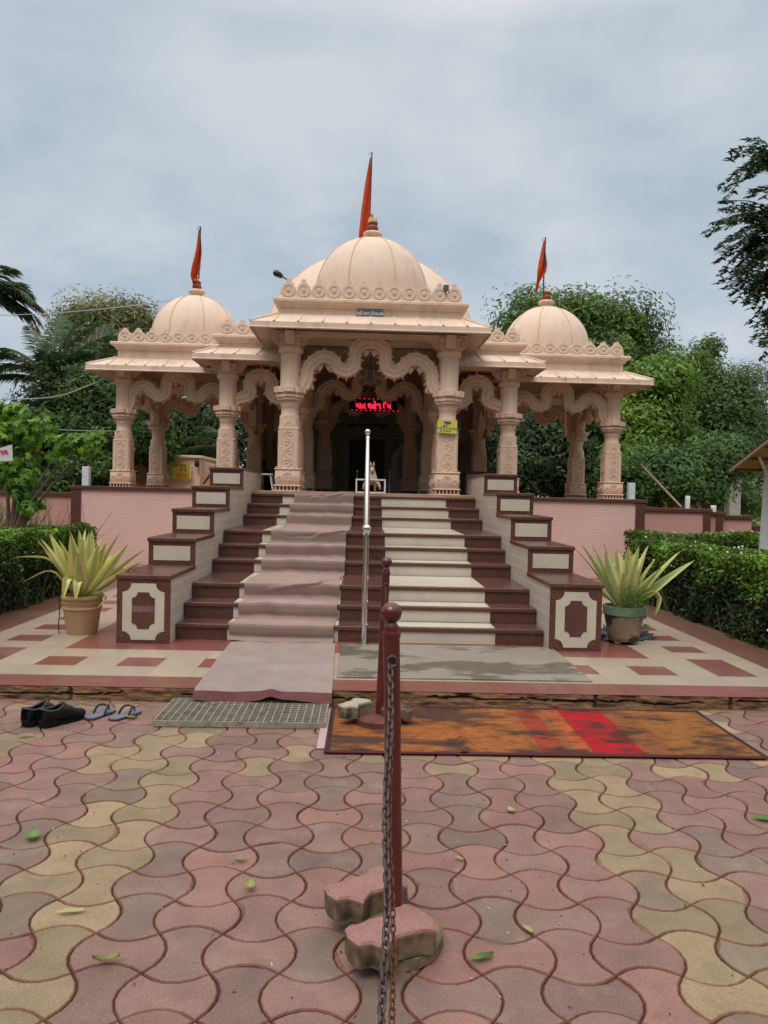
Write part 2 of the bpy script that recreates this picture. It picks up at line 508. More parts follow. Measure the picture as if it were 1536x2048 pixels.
# ---- tiled walkway in front of the steps
def walkway():
    cream = lin(168, 153, 135); red = lin(124, 77, 69); brown = lin(118, 84, 74)
    xs = [-7.6, -5.5, -3.9, -3.52, -3.28, -2.95, -2.6225, -2.295, -1.9675, -1.64]
    x = -1.64
    while x < 1.5:
        x += 0.328; xs.append(round(x, 4))
    xs = [v for v in xs if v < 1.6] + [1.64, 1.9675, 2.295, 2.6225, 2.95, 3.28, 3.52, 3.9, 5.5, 7.6]
    ys = [KERB, 5.74, 6.06, 6.38, 6.70]
    y = 6.70
    while y < 13.4:
        y += 0.29; ys.append(round(y, 3))
    vs = []; fs = []; cols = []
    for i in range(len(xs) - 1):
        for j in range(len(ys) - 1):
            xa, xb, ya, yb = xs[i], xs[i + 1], ys[j], ys[j + 1]
            xc = (xa + xb) / 2
            c = cream
            if j == 0: c = red
            elif abs(xc) > 3.9: c = lin(120, 100, 80)
            elif abs(xc) > 3.52: c = brown if j > 0 else red
            elif j == 2:
                k = round((abs(xc) - 1.80) / 0.3275)
                if abs(xc) > 1.64 and k % 2 == 0: c = red
                if abs(xc) < 1.64 and (i % 2 == 0): c = red
            elif j >= 3 and 2.95 < abs(xc) < 3.28:
                if j % 2 == 1: c = red
            elif j >= 4 and abs(xc) < 2.6225: c = red
            if c is cream: c = tuple(q * random.uniform(.94, 1.04) for q in c)
            elif c is red: c = tuple(q * random.uniform(.9, 1.1) for q in c)
            o = len(vs)
            vs += [(xa, ya, ZP), (xb, ya, ZP), (xb, yb, ZP), (xa, yb, ZP)]
            cols += [c] * 4
            fs.append((o, o + 1, o + 2, o + 3))
    me = bpy.data.meshes.new('tiled_walkway')
    me.from_pydata(vs, [], fs)
    colour_attr(me, np.array(cols))
    m = mat('glazed_floor_tile', (0, 0, 0), 0.30, 0.07, 3.0, 0.05, 70, bump=0.0006, bscale=120, spec=0.45, attr=True,
            dirt=[((0.30, 0.24, 0.19), 2.2, 0.54, 0.78, 0.40, (1, 1, 1)), ((0.14, 0.09, 0.07), 6.0, 0.62, 0.85, 0.40, (1, 1, 1))])
    # fine grout grid
    t = m.node_tree
    b = t.nodes['Principled BSDF']
    src = b.inputs['Base Color'].links[0].from_socket
    tc = t.nodes.new('ShaderNodeTexCoord')
    br = t.nodes.new('ShaderNodeTexBrick'); br.offset = 0.0
    br.inputs['Scale'].default_value = 1.0
    br.inputs['Brick Width'].default_value = 0.3275; br.inputs['Row Height'].default_value = 0.32
    br.inputs['Mortar Size'].default_value = 0.0022
    br.inputs['Color1'].default_value = (1, 1, 1, 1); br.inputs['Color2'].default_value = (.96, .96, .96, 1); br.inputs['Mortar'].default_value = (.62, .58, .54, 1)
    mp = t.nodes.new('ShaderNodeMapping'); mp.inputs['Location'].default_value = (1.64, -KERB, 0)
    t.links.new(tc.outputs['Object'], mp.inputs[0]); t.links.new(mp.outputs[0], br.inputs['Vector'])
    mu = t.nodes.new('ShaderNodeVectorMath'); mu.operation = 'MULTIPLY'
    t.links.new(src, mu.inputs[0]); t.links.new(br.outputs['Color'], mu.inputs[1])
    t.links.new(mu.outputs[0], b.inputs['Base Color'])
    me.materials.append(m)
    tag(link('tiled_walkway', me), kind='structure')
    # crumbling kerb face under the tiles
    nx, nz = 620, 12
    rng = np.random.default_rng(5)
    X = np.linspace(-7.6, 7.6, nx)
    def wob(f, n=5):
        o = np.zeros(nx)
        for k in range(n):
            o += np.sin(X * f * (1.7 ** k) + rng.uniform(0, 6.28)) / (1.5 ** k)
        return o
    vs = []; fs = []; cols = []
    top = ZP - 0.004 - 0.0
    crack = 0.62 + 0.08 * wob(3.1)
    depth = 0.006 * wob(2.3)
    chips = np.clip(wob(5.3) - 1.1, 0, 1.0)
    from mathutils import noise as mn
    joints = np.cumsum(rng.uniform(.35, 1.1, 30)) - 8
    for k in range(nz):
        t_ = k / (nz - 1)
        for i in range(nx):
            z = top * (1 - t_) - 0.02 * t_
            v3 = Vector((X[i] * 7.0, z * 22, 3.1))
            dd = depth[i] + 0.016 * mn.fractal(v3, 1.0, 2.0, 4) - 0.010 * t_
            fis = abs((1 - t_) - crack[i] - .06 * mn.noise(Vector((X[i] * 30, 0, 0)))) < .055 and mn.noise(Vector((X[i] * 1.7, 9, 2))) > -.15
            jn = np.min(np.abs(joints - X[i])) < .009
            if fis or jn: dd += 0.020
            if t_ < .4: dd += 0.028 * chips[i]
            if k == 0: dd = min(0.004, depth[i] * .3)
            vs.append((X[i], KERB + dd, z))
            c = np.array(lin(128, 96, 68)) * (0.8 + 0.5 * mn.noise(v3 * .6))
            if fis or jn: c = np.array((.030, .021, .015))
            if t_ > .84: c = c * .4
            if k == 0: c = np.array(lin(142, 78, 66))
            cols.append(np.clip(c, 0.01, 1))
    for k in range(nz - 1):
        for i in range(nx - 1):
            fs.append((k * nx + i, (k + 1) * nx + i, (k + 1) * nx + i + 1, k * nx + i + 1))
    me = bpy.data.meshes.new('kerb')
    me.from_pydata(vs, [], fs)
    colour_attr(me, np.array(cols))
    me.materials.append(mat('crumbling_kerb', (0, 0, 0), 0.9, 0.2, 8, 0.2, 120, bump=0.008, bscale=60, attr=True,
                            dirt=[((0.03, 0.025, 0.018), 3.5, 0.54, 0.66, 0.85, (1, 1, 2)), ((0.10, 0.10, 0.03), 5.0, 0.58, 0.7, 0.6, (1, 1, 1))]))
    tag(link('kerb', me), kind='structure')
walkway()

# ------------------------------------------------------------------ staircase
SD = [7.18, 7.50, 7.85, 8.88, 9.25, 9.55, 11.1, 11.45, 11.85]
RISE = 0.156
PLAT = 1.55
stair = empty('staircase', (0, 7.0, ZP))
tag(stair, 'wide red granite and cream staircase climbing to the temple porch', 'staircase')
def sbuild(mb, name, m, parent=None):
    """geometry given in world coordinates, parented to an empty that is not rotated"""
    par = parent if parent is not None else stair
    off = Vector((0, 0, 0)); q = par
    while q is not None:
        off += Vector(q.location); q = q.parent
    mb.v = [(x - off.x, y - off.y, z - off.z) for x, y, z in mb.v]
    return mb.build(name, m, par)

for k, d in enumerate(SD):
    z0 = ZP + RISE * k; z1 = z0 + RISE
    dn = SD[k + 1] + 0.02 if k < 8 else 12.0
    s = MB()
    s.box(-1.765, 1.765, d + .022, dn, z0 + .001, z1 - .042)
    s.bbox(-1.765, 1.765, d, dn - .001, z1 - .042, z1, 0.006)
    so = sbuild(s, 'step', M['granite'])
    p = MB()
    for xa, xb in ((-1.28, -0.22), (0.28, 1.30)):
        p.box(xa, xb, d + .018, d + .03, z0 + .002, z1 - .043)
        p.box(xa, xb, d + .045, dn - .04, z1 - .004, z1 + .003)
    sbuild(p, 'cream_inlay', M['cream_tile'], so)

TF = [6.97, 7.97, 8.94, 9.94, 11.04, 12.95]
TT = [0.737, 1.02, 1.308, 1.59, 1.872]
def concave_rect(hx, hz, r, cx, cz, n=7):
    pts = []
    for sx, sz, a0 in ((1, 1, PI), (-1, 1, 1.5 * PI), (-1, -1, 0), (1, -1, .5 * PI)):
        ccx, ccz = cx + sx * hx, cz + sz * hz
        arc = []
        for i in range(n + 1):
            a = a0 + (PI / 2) * i / n
            arc.append((ccx + r * math.cos(a), ccz + r * math.sin(a)))
        # order so the outline runs anticlockwise
        pts += arc[::-1]
    return pts
for sgn in (-1, 1):
    for k in range(5):
        f, b, zt = TF[k], TF[k + 1] + .012 if k < 4 else TF[5], TT[k]
        zb = ZP
        xa, xb = (1.77, 2.26) if sgn > 0 else (-2.26, -1.77)
        core = MB()
        core.box(xa + .004, xb - .004, f + .012, b, zb, zt - .04)
        ped = sbuild(core, 'stepped_parapet', M['side_tile'])
        g = MB(); g.box(xa, xb, f, f + .016, zb if k == 0 else TT[k - 1] + .002, zt - .042)
        fr = sbuild(g, 'granite_front', M['granite'], ped)
        t = MB(); t.bbox(xa - .012, xb + .012, f - .018, (TF[k + 1] - .001) if k < 4 else b + .02, zt - .042, zt, 0.006)
        sbuild(t, 'top_slab', M['granite'], ped)
        cx = (xa + xb) / 2
        if k == 0:
            cz = (ZP + zt - .04) / 2 - .004
            a = MB(); a.prism(concave_rect(.192, .262, .08, cx, cz), f - .003, f + .01, 'y')
            sbuild(a, 'cream_panel', M['cream_tile'], ped)
            a = MB(); a.prism(concave_rect(.105, .17, .052, cx, cz + .01), f - .006, f + .008, 'y')
            if sgn < 0:
                a.box(cx - .1, cx + .1, f - .0075, f - .005, cz - .005, cz + .055, 1)
            sbuild(a, 'granite_medallion', [M['granite'], mat('worn_granite', (0.17, 0.105, 0.10), 0.35, 0.3, 20)], ped)
        else:
            a = MB(); a.box(xa + .052, xb - .052, f - .003, f + .01, TT[k - 1] + .045, zt - .085)
            sbuild(a, 'cream_panel', M['cream_tile'], ped)

# handrail (runs up the middle of the stair)
hr = empty('handrail', (0.03, 7.1, ZP))
tag(hr, 'polished steel handrail with round finials rising up the middle of the stairs', 'handrail')
def hbuild(mb, name, m): return sbuild(mb, name, m, hr)
p = MB(); p.lathe([(.06, 0), (.06, .012), (.026, .016), (.026, 1.045)], (.03, 7.06, ZP), 20); hbuild(p, 'post', M['steel'])
p = MB(); p.lathe([(.026, 0), (.026, 1.06)], (.036, 10.75, 1.19), 16); hbuild(p, 'post', M['steel'])
p = MB(); p.lathe([(.026, 0), (.026, .80)], (.033, 8.95, .88), 16); hbuild(p, 'post', M['steel'])
p = MB(); p.tube([(.03, 7.06, 1.155), (.036, 10.72, 2.30), (.036, 10.75, 2.34)], .030, 16); hbuild(p, 'rail', M['steel'])
for y, z in ((7.06, 1.185), (10.75, 2.40)):
    p = MB(); p.sphere((.032, y, z + .02), .042, 20, 12); p.lathe([(.02, -.05), (.03, -.045), (.03, -.035), (.02, -.02)], (.032, y, z + .02), 16)
    hbuild(p, 'ball_finial', M['steel'])
p = MB()
for k in range(3):
    p.sphere((.055, 7.05, .30 + .22 * k), .008, 8, 6)
hbuild(p, 'bolt', M['steel'])
# ------------------------------------------------------------------ temple
TX = 0.05                         # axis of the temple
temple = empty('temple', (TX, 13.0, PLAT))
tag(temple, 'cream painted temple with domed roofs, scalloped arches and carved columns above the stairs', 'temple')
def tb(mb, name, m, parent=None):
    """geometry given with x relative to the temple axis, y and z in world"""
    mb.v = [(x, y - 13.0, z - PLAT) for x, y, z in mb.v]
    return mb.build(name, m, temple if parent is None else parent)

def scroll_curve(h, w):
    """S-shaped vine with curls, in (u, v): u across, v up"""
    out = []
    n = 4
    main = [(w * .42 * math.sin(v * PI * n / 1.0), v * h) for v in np.linspace(0, 1, 40)]
    out.append(main)
    for k in range(n):
        cu = (1 if k % 2 == 0 else -1) * w * -.12
        cv = h * (k + .5) / n
        sg = 1 if k % 2 == 0 else -1
        out.append([(cu + sg * (w * .34 * (1 - t)) * math.cos(t * 9), cv + (h / n * .33 * (1 - t)) * math.sin(t * 9)) for t in np.linspace(0, .85, 16)])
    return out

def add_relief(mb, curves, cx, cy, half, z0, r, faces='FLRB'):
    for fc in faces:
        for cv in curves:
            pts = []
            for u, v in cv:
                if fc == 'F': pts.append((cx + u, cy - half, z0 + v))
                elif fc == 'B': pts.append((cx + u, cy + half, z0 + v))
                elif fc == 'L': pts.append((cx - half, cy + u, z0 + v))
                else: pts.append((cx + half, cy + u, z0 + v))
            mb.tube(pts, r, 5, 0, False)

def octo(h, c):
    return [(-h + c, -h), (h - c, -h), (h, -h + c), (h, h - c), (h - c, h), (-h + c, h), (-h, h - c), (-h, -h + c)]

def column_parts(H, wsc):
    s = H / 2.57
    z = lambda a: a * s
    parts = {}
    b = MB()
    b.box(-.215 * wsc, .215 * wsc, -.215 * wsc, .215 * wsc, 0, z(.015))
    b.box(-.20 * wsc, .20 * wsc, -.20 * wsc, .20 * wsc, z(.015), z(.075), 1)
    for i in range(7):
        u = (-.18 + .06 * i) * wsc
        for sx, sy in ((0, -1), (0, 1), (-1, 0), (1, 0)):
            if sx == 0: b.box(u - .007, u + .007, sy * .205 * wsc - .006, sy * .205 * wsc + .006, z(.015), z(.075))
            else: b.box(sx * .205 * wsc - .006, sx * .205 * wsc + .006, u - .007, u + .007, z(.015), z(.075))
    b.bbox(-.22 * wsc, .22 * wsc, -.22 * wsc, .22 * wsc, z(.075), z(.10), .006)
    b.bbox(-.20 * wsc, .20 * wsc, -.20 * wsc, .20 * wsc, z(.10), z(.345), .008)
    b.bbox(-.215 * wsc, .215 * wsc, -.215 * wsc, .215 * wsc, z(.345), z(.37), .008)
    ring = [[(.07 * wsc * math.cos(a), z(.235) + .062 * s * math.sin(a)) for a in np.linspace(0, 2 * PI, 18)]]
    for sg in (-1, 1):
        ring.append([(sg * (.13 + .035 * math.cos(a) * (1 - a / 14)) * wsc, z(.20) + .05 * (1 - a / 14) * math.sin(a)) for a in np.linspace(0, 9, 22)])
        ring.append([(sg * .045 * wsc, z(.33)), (sg * .02 * wsc, z(.365)), (0, z(.40))])
    ring.append([(.028 * wsc * math.cos(a), z(.235) + .026 * s * math.sin(a)) for a in np.linspace(0, 2 * PI, 12)])
    add_relief(b, ring, 0, 0, .203 * wsc, 0, .009)
    parts['column_base'] = (b, [M['stone'], M['darkrecess']])
    c = MB()
    c.prism(octo(.163 * wsc, .018 * wsc), z(.37), z(1.05), 'z')
    for sx in (-1, 1):                      # flat border strips beside the scrollwork
        for fy in (-1, 1):
            c.box(sx * .118 * wsc - .018, sx * .118 * wsc + .018, fy * .163 * wsc - .008, fy * .163 * wsc + .008, z(.39), z(1.0))
            c.box(fy * .163 * wsc - .008, fy * .163 * wsc + .008, sx * .118 * wsc - .018, sx * .118 * wsc + .018, z(.39), z(1.0))
    add_relief(c, scroll_curve(z(.60), .17 * wsc), 0, 0, .164 * wsc, z(.40), .009)
    c.bbox(-.168 * wsc, .168 * wsc, -.168 * wsc, .168 * wsc, z(1.0), z(1.03), .006)
    leafc = [[(-.07 * wsc, z(1.03)), (-.05 * wsc, z(1.09)), (0, z(1.14)), (.05 * wsc, z(1.09)), (.07 * wsc, z(1.03))],
             [(-.03 * wsc, z(1.03)), (0, z(1.08)), (.03 * wsc, z(1.03))]]
    add_relief(c, leafc, 0, 0, .157 * wsc, 0, .009)
    c.prism(octo(.156 * wsc, .06 * wsc), z(1.05), z(1.21), 'z')
    c.prism(octo(.158 * wsc, .085 * wsc), z(1.21), z(1.235), 'z')
    parts['carved_shaft'] = (c, M['stone'])
    n = MB()
    n.lathe([(.148 * wsc, z(1.235)), (.142 * wsc, z(1.26)), (.142 * wsc, z(1.375)), (.152 * wsc, z(1.385)), (.152 * wsc, z(1.40))], seg=32)
    n.lathe([(.150 * wsc, z(1.40)), (.160 * wsc, z(1.44)), (.158 * wsc, z(1.49))], seg=64, lobes=lambda i: 1.0 if i % 2 else .96, smooth=False)
    parts['neck'] = (n, M['stone'])
    r = MB()
    for za, zb, h, hw in ((1.48, 1.525, .165, .20), (1.525, 1.575, .185, .225), (1.575, 1.60, .175, .212), (1.60, 1.70, .205, .262)):
        k = .0015 * za
        r.prism([(x, y) for x, y in octo(h * wsc, .06 * wsc)], z(za), z(zb) - .001, 'z')
        for ax in (0, 1):
            for s2 in (-1, 1):
                a0, a1 = (.10 * wsc, hw * wsc)
                t0, t1 = sorted((s2 * a0, s2 * a1)); q = .085 * wsc + k
                if ax == 0: r.bbox(t0, t1, -q, q, z(za) + .001, z(zb) + .001, .008)
                else: r.bbox(-q, q, t0, t1, z(za) + .002, z(zb) + .002, .008)
        for sx in (-1, 1):
            for sy in (-1, 1):
                e = h * .80 * wsc
                r.bbox(min(sx * e * .5, sx * e * 1.12), max(sx * e * .5, sx * e * 1.12), min(sy * e * .5, sy * e * 1.12), max(sy * e * .5, sy * e * 1.12), z(za) + .003, z(zb) - .004, .006)
    parts['bracket_ring'] = (r, M['stone'])
    f = MB()
    f.lathe([(.172 * wsc, z(1.70)), (.168 * wsc, z(1.72)), (.165 * wsc, z(2.245))], seg=48, smooth=False, lobes=lambda i: (1.0, .985, .945, .945, .985, 1.0)[i % 6])
    f.lathe([(.17 * wsc, z(2.24)), (.205 * wsc, z(2.27)), (.205 * wsc, z(2.325)), (.19 * wsc, z(2.335)), (.20 * wsc, z(2.35)), (.17 * wsc, z(2.36))], seg=36)
    parts['fluted_shaft'] = (f, M['stone'])
    k = MB()
    k.box(-.16 * wsc, .16 * wsc, -.16 * wsc, .16 * wsc, z(2.355), z(2.50))
    k.bbox(-.172 * wsc, .172 * wsc, -.172 * wsc, .172 * wsc, z(2.50), z(2.57), .006)
    # scrolled corbels on the four sides
    prof = [(0.14, 2.36), (.20, 2.375), (.25, 2.42), (.27, 2.47), (.32, 2.50), (.35, 2.568), (.14, 2.568)]
    for s2 in (-1, 1):
        pp = [(s2 * a * wsc, z(b_)) for a, b_ in prof]
        k.prism(pp if s2 < 0 else pp[::-1], -.075 * wsc, .075 * wsc, 'y')
        k.prism(pp[::-1] if s2 < 0 else pp, -.0745 * wsc, .0745 * wsc, 'x')
        for tt in (-.08, .08):
            k.tube([(s2 * (.23 + .045 * math.cos(a)) * wsc, tt * wsc, z(2.47) + .045 * math.sin(a)) for a in np.linspace(0, 2 * PI, 12)], .014, 6)
    parts['capital'] = (k, M['stone'])
    return parts

COLSETS = {}
def column(kind, x, y):
    if kind not in COLSETS:
        H, ws = {'tall': (2.57, 1.0), 'low': (2.20, .92)}[kind]
        o = None
        for nm, (mb, m) in column_parts(H, ws).items():
            if o is None:
                o = bpy.data.objects.new('column', None); COL.objects.link(o); o.empty_display_size = .1
                o.parent = temple
            mb.build(nm, m, o)
        COLSETS[kind] = o
        c = o
    else:
        c = copy_tree(COLSETS[kind], temple)
    c.location = (x, y - 13.0, 0)
    return c

for x in (-1.30, 1.30):
    column('tall', x, 12.42)
for x in (-1.27, 1.27):
    column('tall', x, 15.3)
for x in (-2.47, 2.47):
    column('low', x, 13.25); column('low', x, 16.55); column('low', x, 18.7)
for s in (-1, 1):
    for y in (14.2, 16.55):
        column('low', s * 4.64 if s > 0 else -4.57, y)
    column('low', s * 1.30, 13.35)
    column('tall', s * 1.02, 18.0)

# scalloped arches -------------------------------------------------------------
WIDE = [(-1.09, 0.0), (-1.03, .13), (-1.015, .30), (-.90, .455), (-.745, .52), (-.60, .455), (-.515, .335), (-.385, .29), (-.265, .37), (-.25, .515), (-.235, .655), (-.135, .745), (0, .775)]
NARROW = [(-.50, -.02), (-.465, .10), (-.37, .17), (-.255, .20), (-.175, .29), (-.20, .42), (-.185, .54), (-.10, .625), (0, .655)]
def pendant(mb, u, v, r, at):
    vs = MB()
    vs.lathe([(r * .3, .03), (r * 1.0, 0), (r * 1.05, -.012), (r * .8, -.016), (r * .85, -.03), (r * .45, -.06), (r * .18, -.075), (r * .02, -.105)], (0, 0, 0), 10)
    mb.add([at(u, v, w_) for u, w_, v in [(u + a, b_, v + c_) for a, b_, c_ in vs.v]], vs.f, 0, True)

def arch(half, span_pts, ref, z0, zs, cx, cy, axis='x', depth=.14, bw=.102, detail=True):
    """half: half clear span; span_pts given for reference half span ref"""
    k = half / ref
    pts = [(u * k, v * zs) for u, v in span_pts]
    pts = pts + [(-u, v) for u, v in pts[-2::-1]]
    cl = catmull(pts, 5)
    at = (lambda u, v, t: (cx + u, cy + t, z0 + v)) if axis == 'x' else (lambda u, v, t: (cx + t, cy + u, z0 + v))
    mb = MB()
    n = len(cl)
    b = bw
    h = depth * .5
    front = [(-b, -h), (-b * .86, -h - .020), (-b * .66, -h - .020), (-b * .58, -h - .004), (-b * .22, -h - .006), (-b * .10, -h - .022), (b * .30, -h - .022), (b * .42, -h - .006), (b * .66, -h - .004), (b * .74, -h - .018), (b * .92, -h - .018), (b, -h)]
    sec = front + [(q, -t) for q, t in front[::-1]]
    m = len(sec)
    vs = []
    for i, (u, v) in enumerate(cl):
        a = cl[max(i - 1, 0)]; c = cl[min(i + 1, n - 1)]
        tx, ty = c[0] - a[0], c[1] - a[1]
        l = math.hypot(tx, ty) or 1
        nx, ny = -ty / l, tx / l
        for q, t in sec:
            vs.append(at(u + nx * q, v + ny * q, t))
    fs = []
    for i in range(n - 1):
        for q in range(m):
            r = (q + 1) % m
            fs.append((i * m + q, i * m + r, (i + 1) * m + r, (i + 1) * m + q))
    fs.append(tuple(range(m - 1, -1, -1))); fs.append(tuple((n - 1) * m + q for q in range(m)))
    mb.add(vs, fs, 0, False)
    if detail:
        acc = 0.0                                  # row of carved buds along the upper rim
        for i in range(1, n):
            seg = math.hypot(cl[i][0] - cl[i - 1][0], cl[i][1] - cl[i - 1][1]); acc += seg
            if acc > .075:
                acc = 0
                a = cl[i - 1]; tx, ty = cl[i][0] - a[0], cl[i][1] - a[1]; l = math.hypot(tx, ty) or 1
                if i % 2 == 0 or True:                 # hanging leaf tips along the lower rim
                    nx, ny = ty / l, -tx / l
                    o_ = (cl[i][0] + nx * b * .95, cl[i][1] + ny * b * .95)
                    tipv = (o_[0] + nx * .055, o_[1] + ny * .055 - .012)
                    e_ = (tx / l * .026, ty / l * .026)
                    mb.add([at(o_[0] - e_[0], o_[1] - e_[1], -.05), at(o_[0] + e_[0], o_[1] + e_[1], -.05), at(tipv[0], tipv[1], -.02), at(o_[0], o_[1], -.085),
                            at(o_[0] - e_[0], o_[1] - e_[1], .05), at(o_[0] + e_[0], o_[1] + e_[1], .05), at(tipv[0], tipv[1], .02), at(o_[0], o_[1], .085)],
                           [(0, 3, 2), (3, 1, 2), (5, 7, 6), (7, 4, 6), (0, 2, 6, 4), (2, 1, 5, 6)])
                for sd_, rr_ in ((1, .030),):
                    nx, ny = -ty / l * sd_, tx / l * sd_
                    tmp = MB(); tmp.sphere((0, 0, 0), rr_, 6, 5)
                    mb.add([at(cl[i][0] + nx * (b + .006) + p_[0], cl[i][1] + ny * (b + .006) + p_[2], p_[1] * 2.4) for p_ in tmp.v], tmp.f, 0, True)
    if detail:
        pm = mb
        if span_pts is WIDE:
            us = [(-.83, .335), (-.67, .335), (-.385, .235), (-.07, .60), (.07, .60), (.385, .235), (.67, .335), (.83, .335)]
        else:
            us = [(-.25, .13), (0, .50), (.25, .13)]
        for u, v in us:
            pendant(pm, u * k, v * zs + .03, .062, at)
        om = mb
        tops = [(-.75, .52), (0, .80), (.75, .52), (-.385, .34), (.385, .34)] if span_pts is WIDE else [(0, .68), (-.27, .25), (.27, .25)]
        for u, v in tops:
            c = Vector((u * k, v * zs, 0))
            for du, dv, rr in ((0, .03, .052), (-.055, .0, .04), (.055, .0, .04), (-.035, .06, .03), (.035, .06, .03), (0, .10, .03), (0, .14, .018), (-.09, -.02, .025), (.09, -.02, .025)):
                tmp = MB(); tmp.sphere((0, 0, 0), rr, 8, 6)
                om.add([at(c.x + du + a, c.y + dv + c_, b_ * 2.1) for a, b_, c_ in tmp.v], tmp.f, 0, True)
        # bird-like scroll beside each springing
        for sg in (-1, 1):
            uu = sg * (half - .02)
            om.tube([at(uu + sg * -.03 * math.cos(t), .22 + .05 * t * .5 + .035 * math.sin(t), 0) for t in np.linspace(0, 5, 12)], .02, 6)
            om.tube([at(uu, .03, 0), at(uu - sg * .07, .05, 0), at(uu - sg * .13, .03, 0), at(uu - sg * .15, -.02, 0)], [.06, .05, .04, .02], 6)
    return tb(mb, 'scalloped_arch', M['stone'])

ZT = PLAT + 1.70
ZL = PLAT + 1.70 * 2.2 / 2.57
arch(1.10, WIDE, 1.10, ZT, 1.0, 0, 12.42)
arch(1.06, WIDE, 1.10, ZT, .92, 0, 15.3)
arch(0.86, WIDE, 1.10, ZT, .8, 0, 18.0)
for s in (-1, 1):
    arch(.50, NARROW, .50, ZL, .88, s * 1.90, 13.3)
    arch(.95, WIDE, 1.10, ZL + .02, .82, s * 3.56, 14.2)
    arch(.95, WIDE, 1.10, ZL + .02, .82, s * 3.56, 16.55)
    arch(.98, WIDE, 1.10, ZL + .02, .82, s * 4.64 if s > 0 else -4.57, 15.38, 'y')
    arch(1.47, WIDE, 1.10, ZL + .02, .82, s * 2.47, 14.9, 'y', detail=False)
    arch(1.25, WIDE, 1.10, ZT, .9, s * 1.285, 13.9, 'y', detail=False)

# eaves, wall bands, parapets ----------------------------------------------------
def eave(xa, xb, ya, yb, ix, z_out, z_in, th=.085, name='eave', step=.35, gap=None):
    """sloping stone eave round a rectangle: outer edge xa..xb, ya..yb; inner edge ix further in"""
    mb = MB()
    O = [(xa, ya), (xb, ya), (xb, yb), (xa, yb)]
    I = [(xa + ix, ya + ix), (xb - ix, ya + ix), (xb - ix, yb - ix), (xa + ix, yb - ix)]
    zb_in = z_out - th + .10
    vs = [(x, y, z_out) for x, y in O] + [(x, y, z_in) for x, y in I] + [(x, y, z_out - th) for x, y in O] + [(x, y, zb_in) for x, y in I]
    fs = []
    for i in range(4):
        if i == 0 and gap: continue
        j = (i + 1) % 4
        fs += [(i, j, 4 + j, 4 + i), (8 + i, 8 + j, j, i), (8 + j, 8 + i, 12 + i, 12 + j)]
    mb.add(vs, fs)
    edges = [(O[i], O[(i + 1) % 4]) for i in range(4)]
    if gap:
        edges = edges[1:]
        for (p, pi), gx in (((O[0], I[0]), gap[0]), ((O[1], I[1]), gap[1])):
            q = [(p[0], p[1], z_out), (gx, ya, z_out), (gx, ya + ix, z_in), (pi[0], pi[1], z_in),
                 (p[0], p[1], z_out - th), (gx, ya, z_out - th), (gx, ya + ix, zb_in), (pi[0], pi[1], zb_in)]
            mb.add(q, [(0, 1, 2, 3), (4, 5, 1, 0), (5, 4, 7, 6), (1, 5, 6, 2)])
            edges.append((p, (gx, ya)))
    for a, b in edges:                               # small moulding along the lower edge
        mb.tube([(a[0], a[1], z_out - th - .006), (b[0], b[1], z_out - th - .006)], .016, 6)
    rb = mb
    def rib(px, py, qx, qy):
        a = Vector((px, py, z_out + .002)); b = Vector((qx, qy, z_in + .002))
        rb.tube([a, a.lerp(b, .08), b], [.022, .016, .013], 8)
    if True:
        n = max(2, round((xb - xa - 2 * ix) / step))
        for i in range(-1, n + 2):
            u = xa + ix + (xb - xa - 2 * ix) * i / n
            lo = u + (u - (xa + xb) / 2) * .03
            if i in (-1, n + 1):
                s_ = 1 if i < 0 else -1
                e0 = xa if i < 0 else xb
                f = abs(u - e0) / ix
                if f < .35 or f > 1: continue
                rb.tube([(u, ya, z_out + .012), (u, ya + ix * f * .97, z_out + (z_in - z_out) * f * .97 + .01)], .022, 8)
                continue
            if gap and gap[0] < u < gap[1]: continue
            rib(lo, ya, u, ya + ix)
    m = max(2, round((yb - ya - 2 * ix) / step))
    for i in range(m + 1):
        v = ya + ix + (yb - ya - 2 * ix) * i / m
        rib(xa, v, xa + ix, v); rib(xb, v, xb - ix, v)
    hb = mb
    for i in range(4):
        hb.tube([(O[i][0], O[i][1], z_out + .008), (I[i][0], I[i][1], z_in + .006)], .018, 8)
    return tb(mb, name, M['cream'])

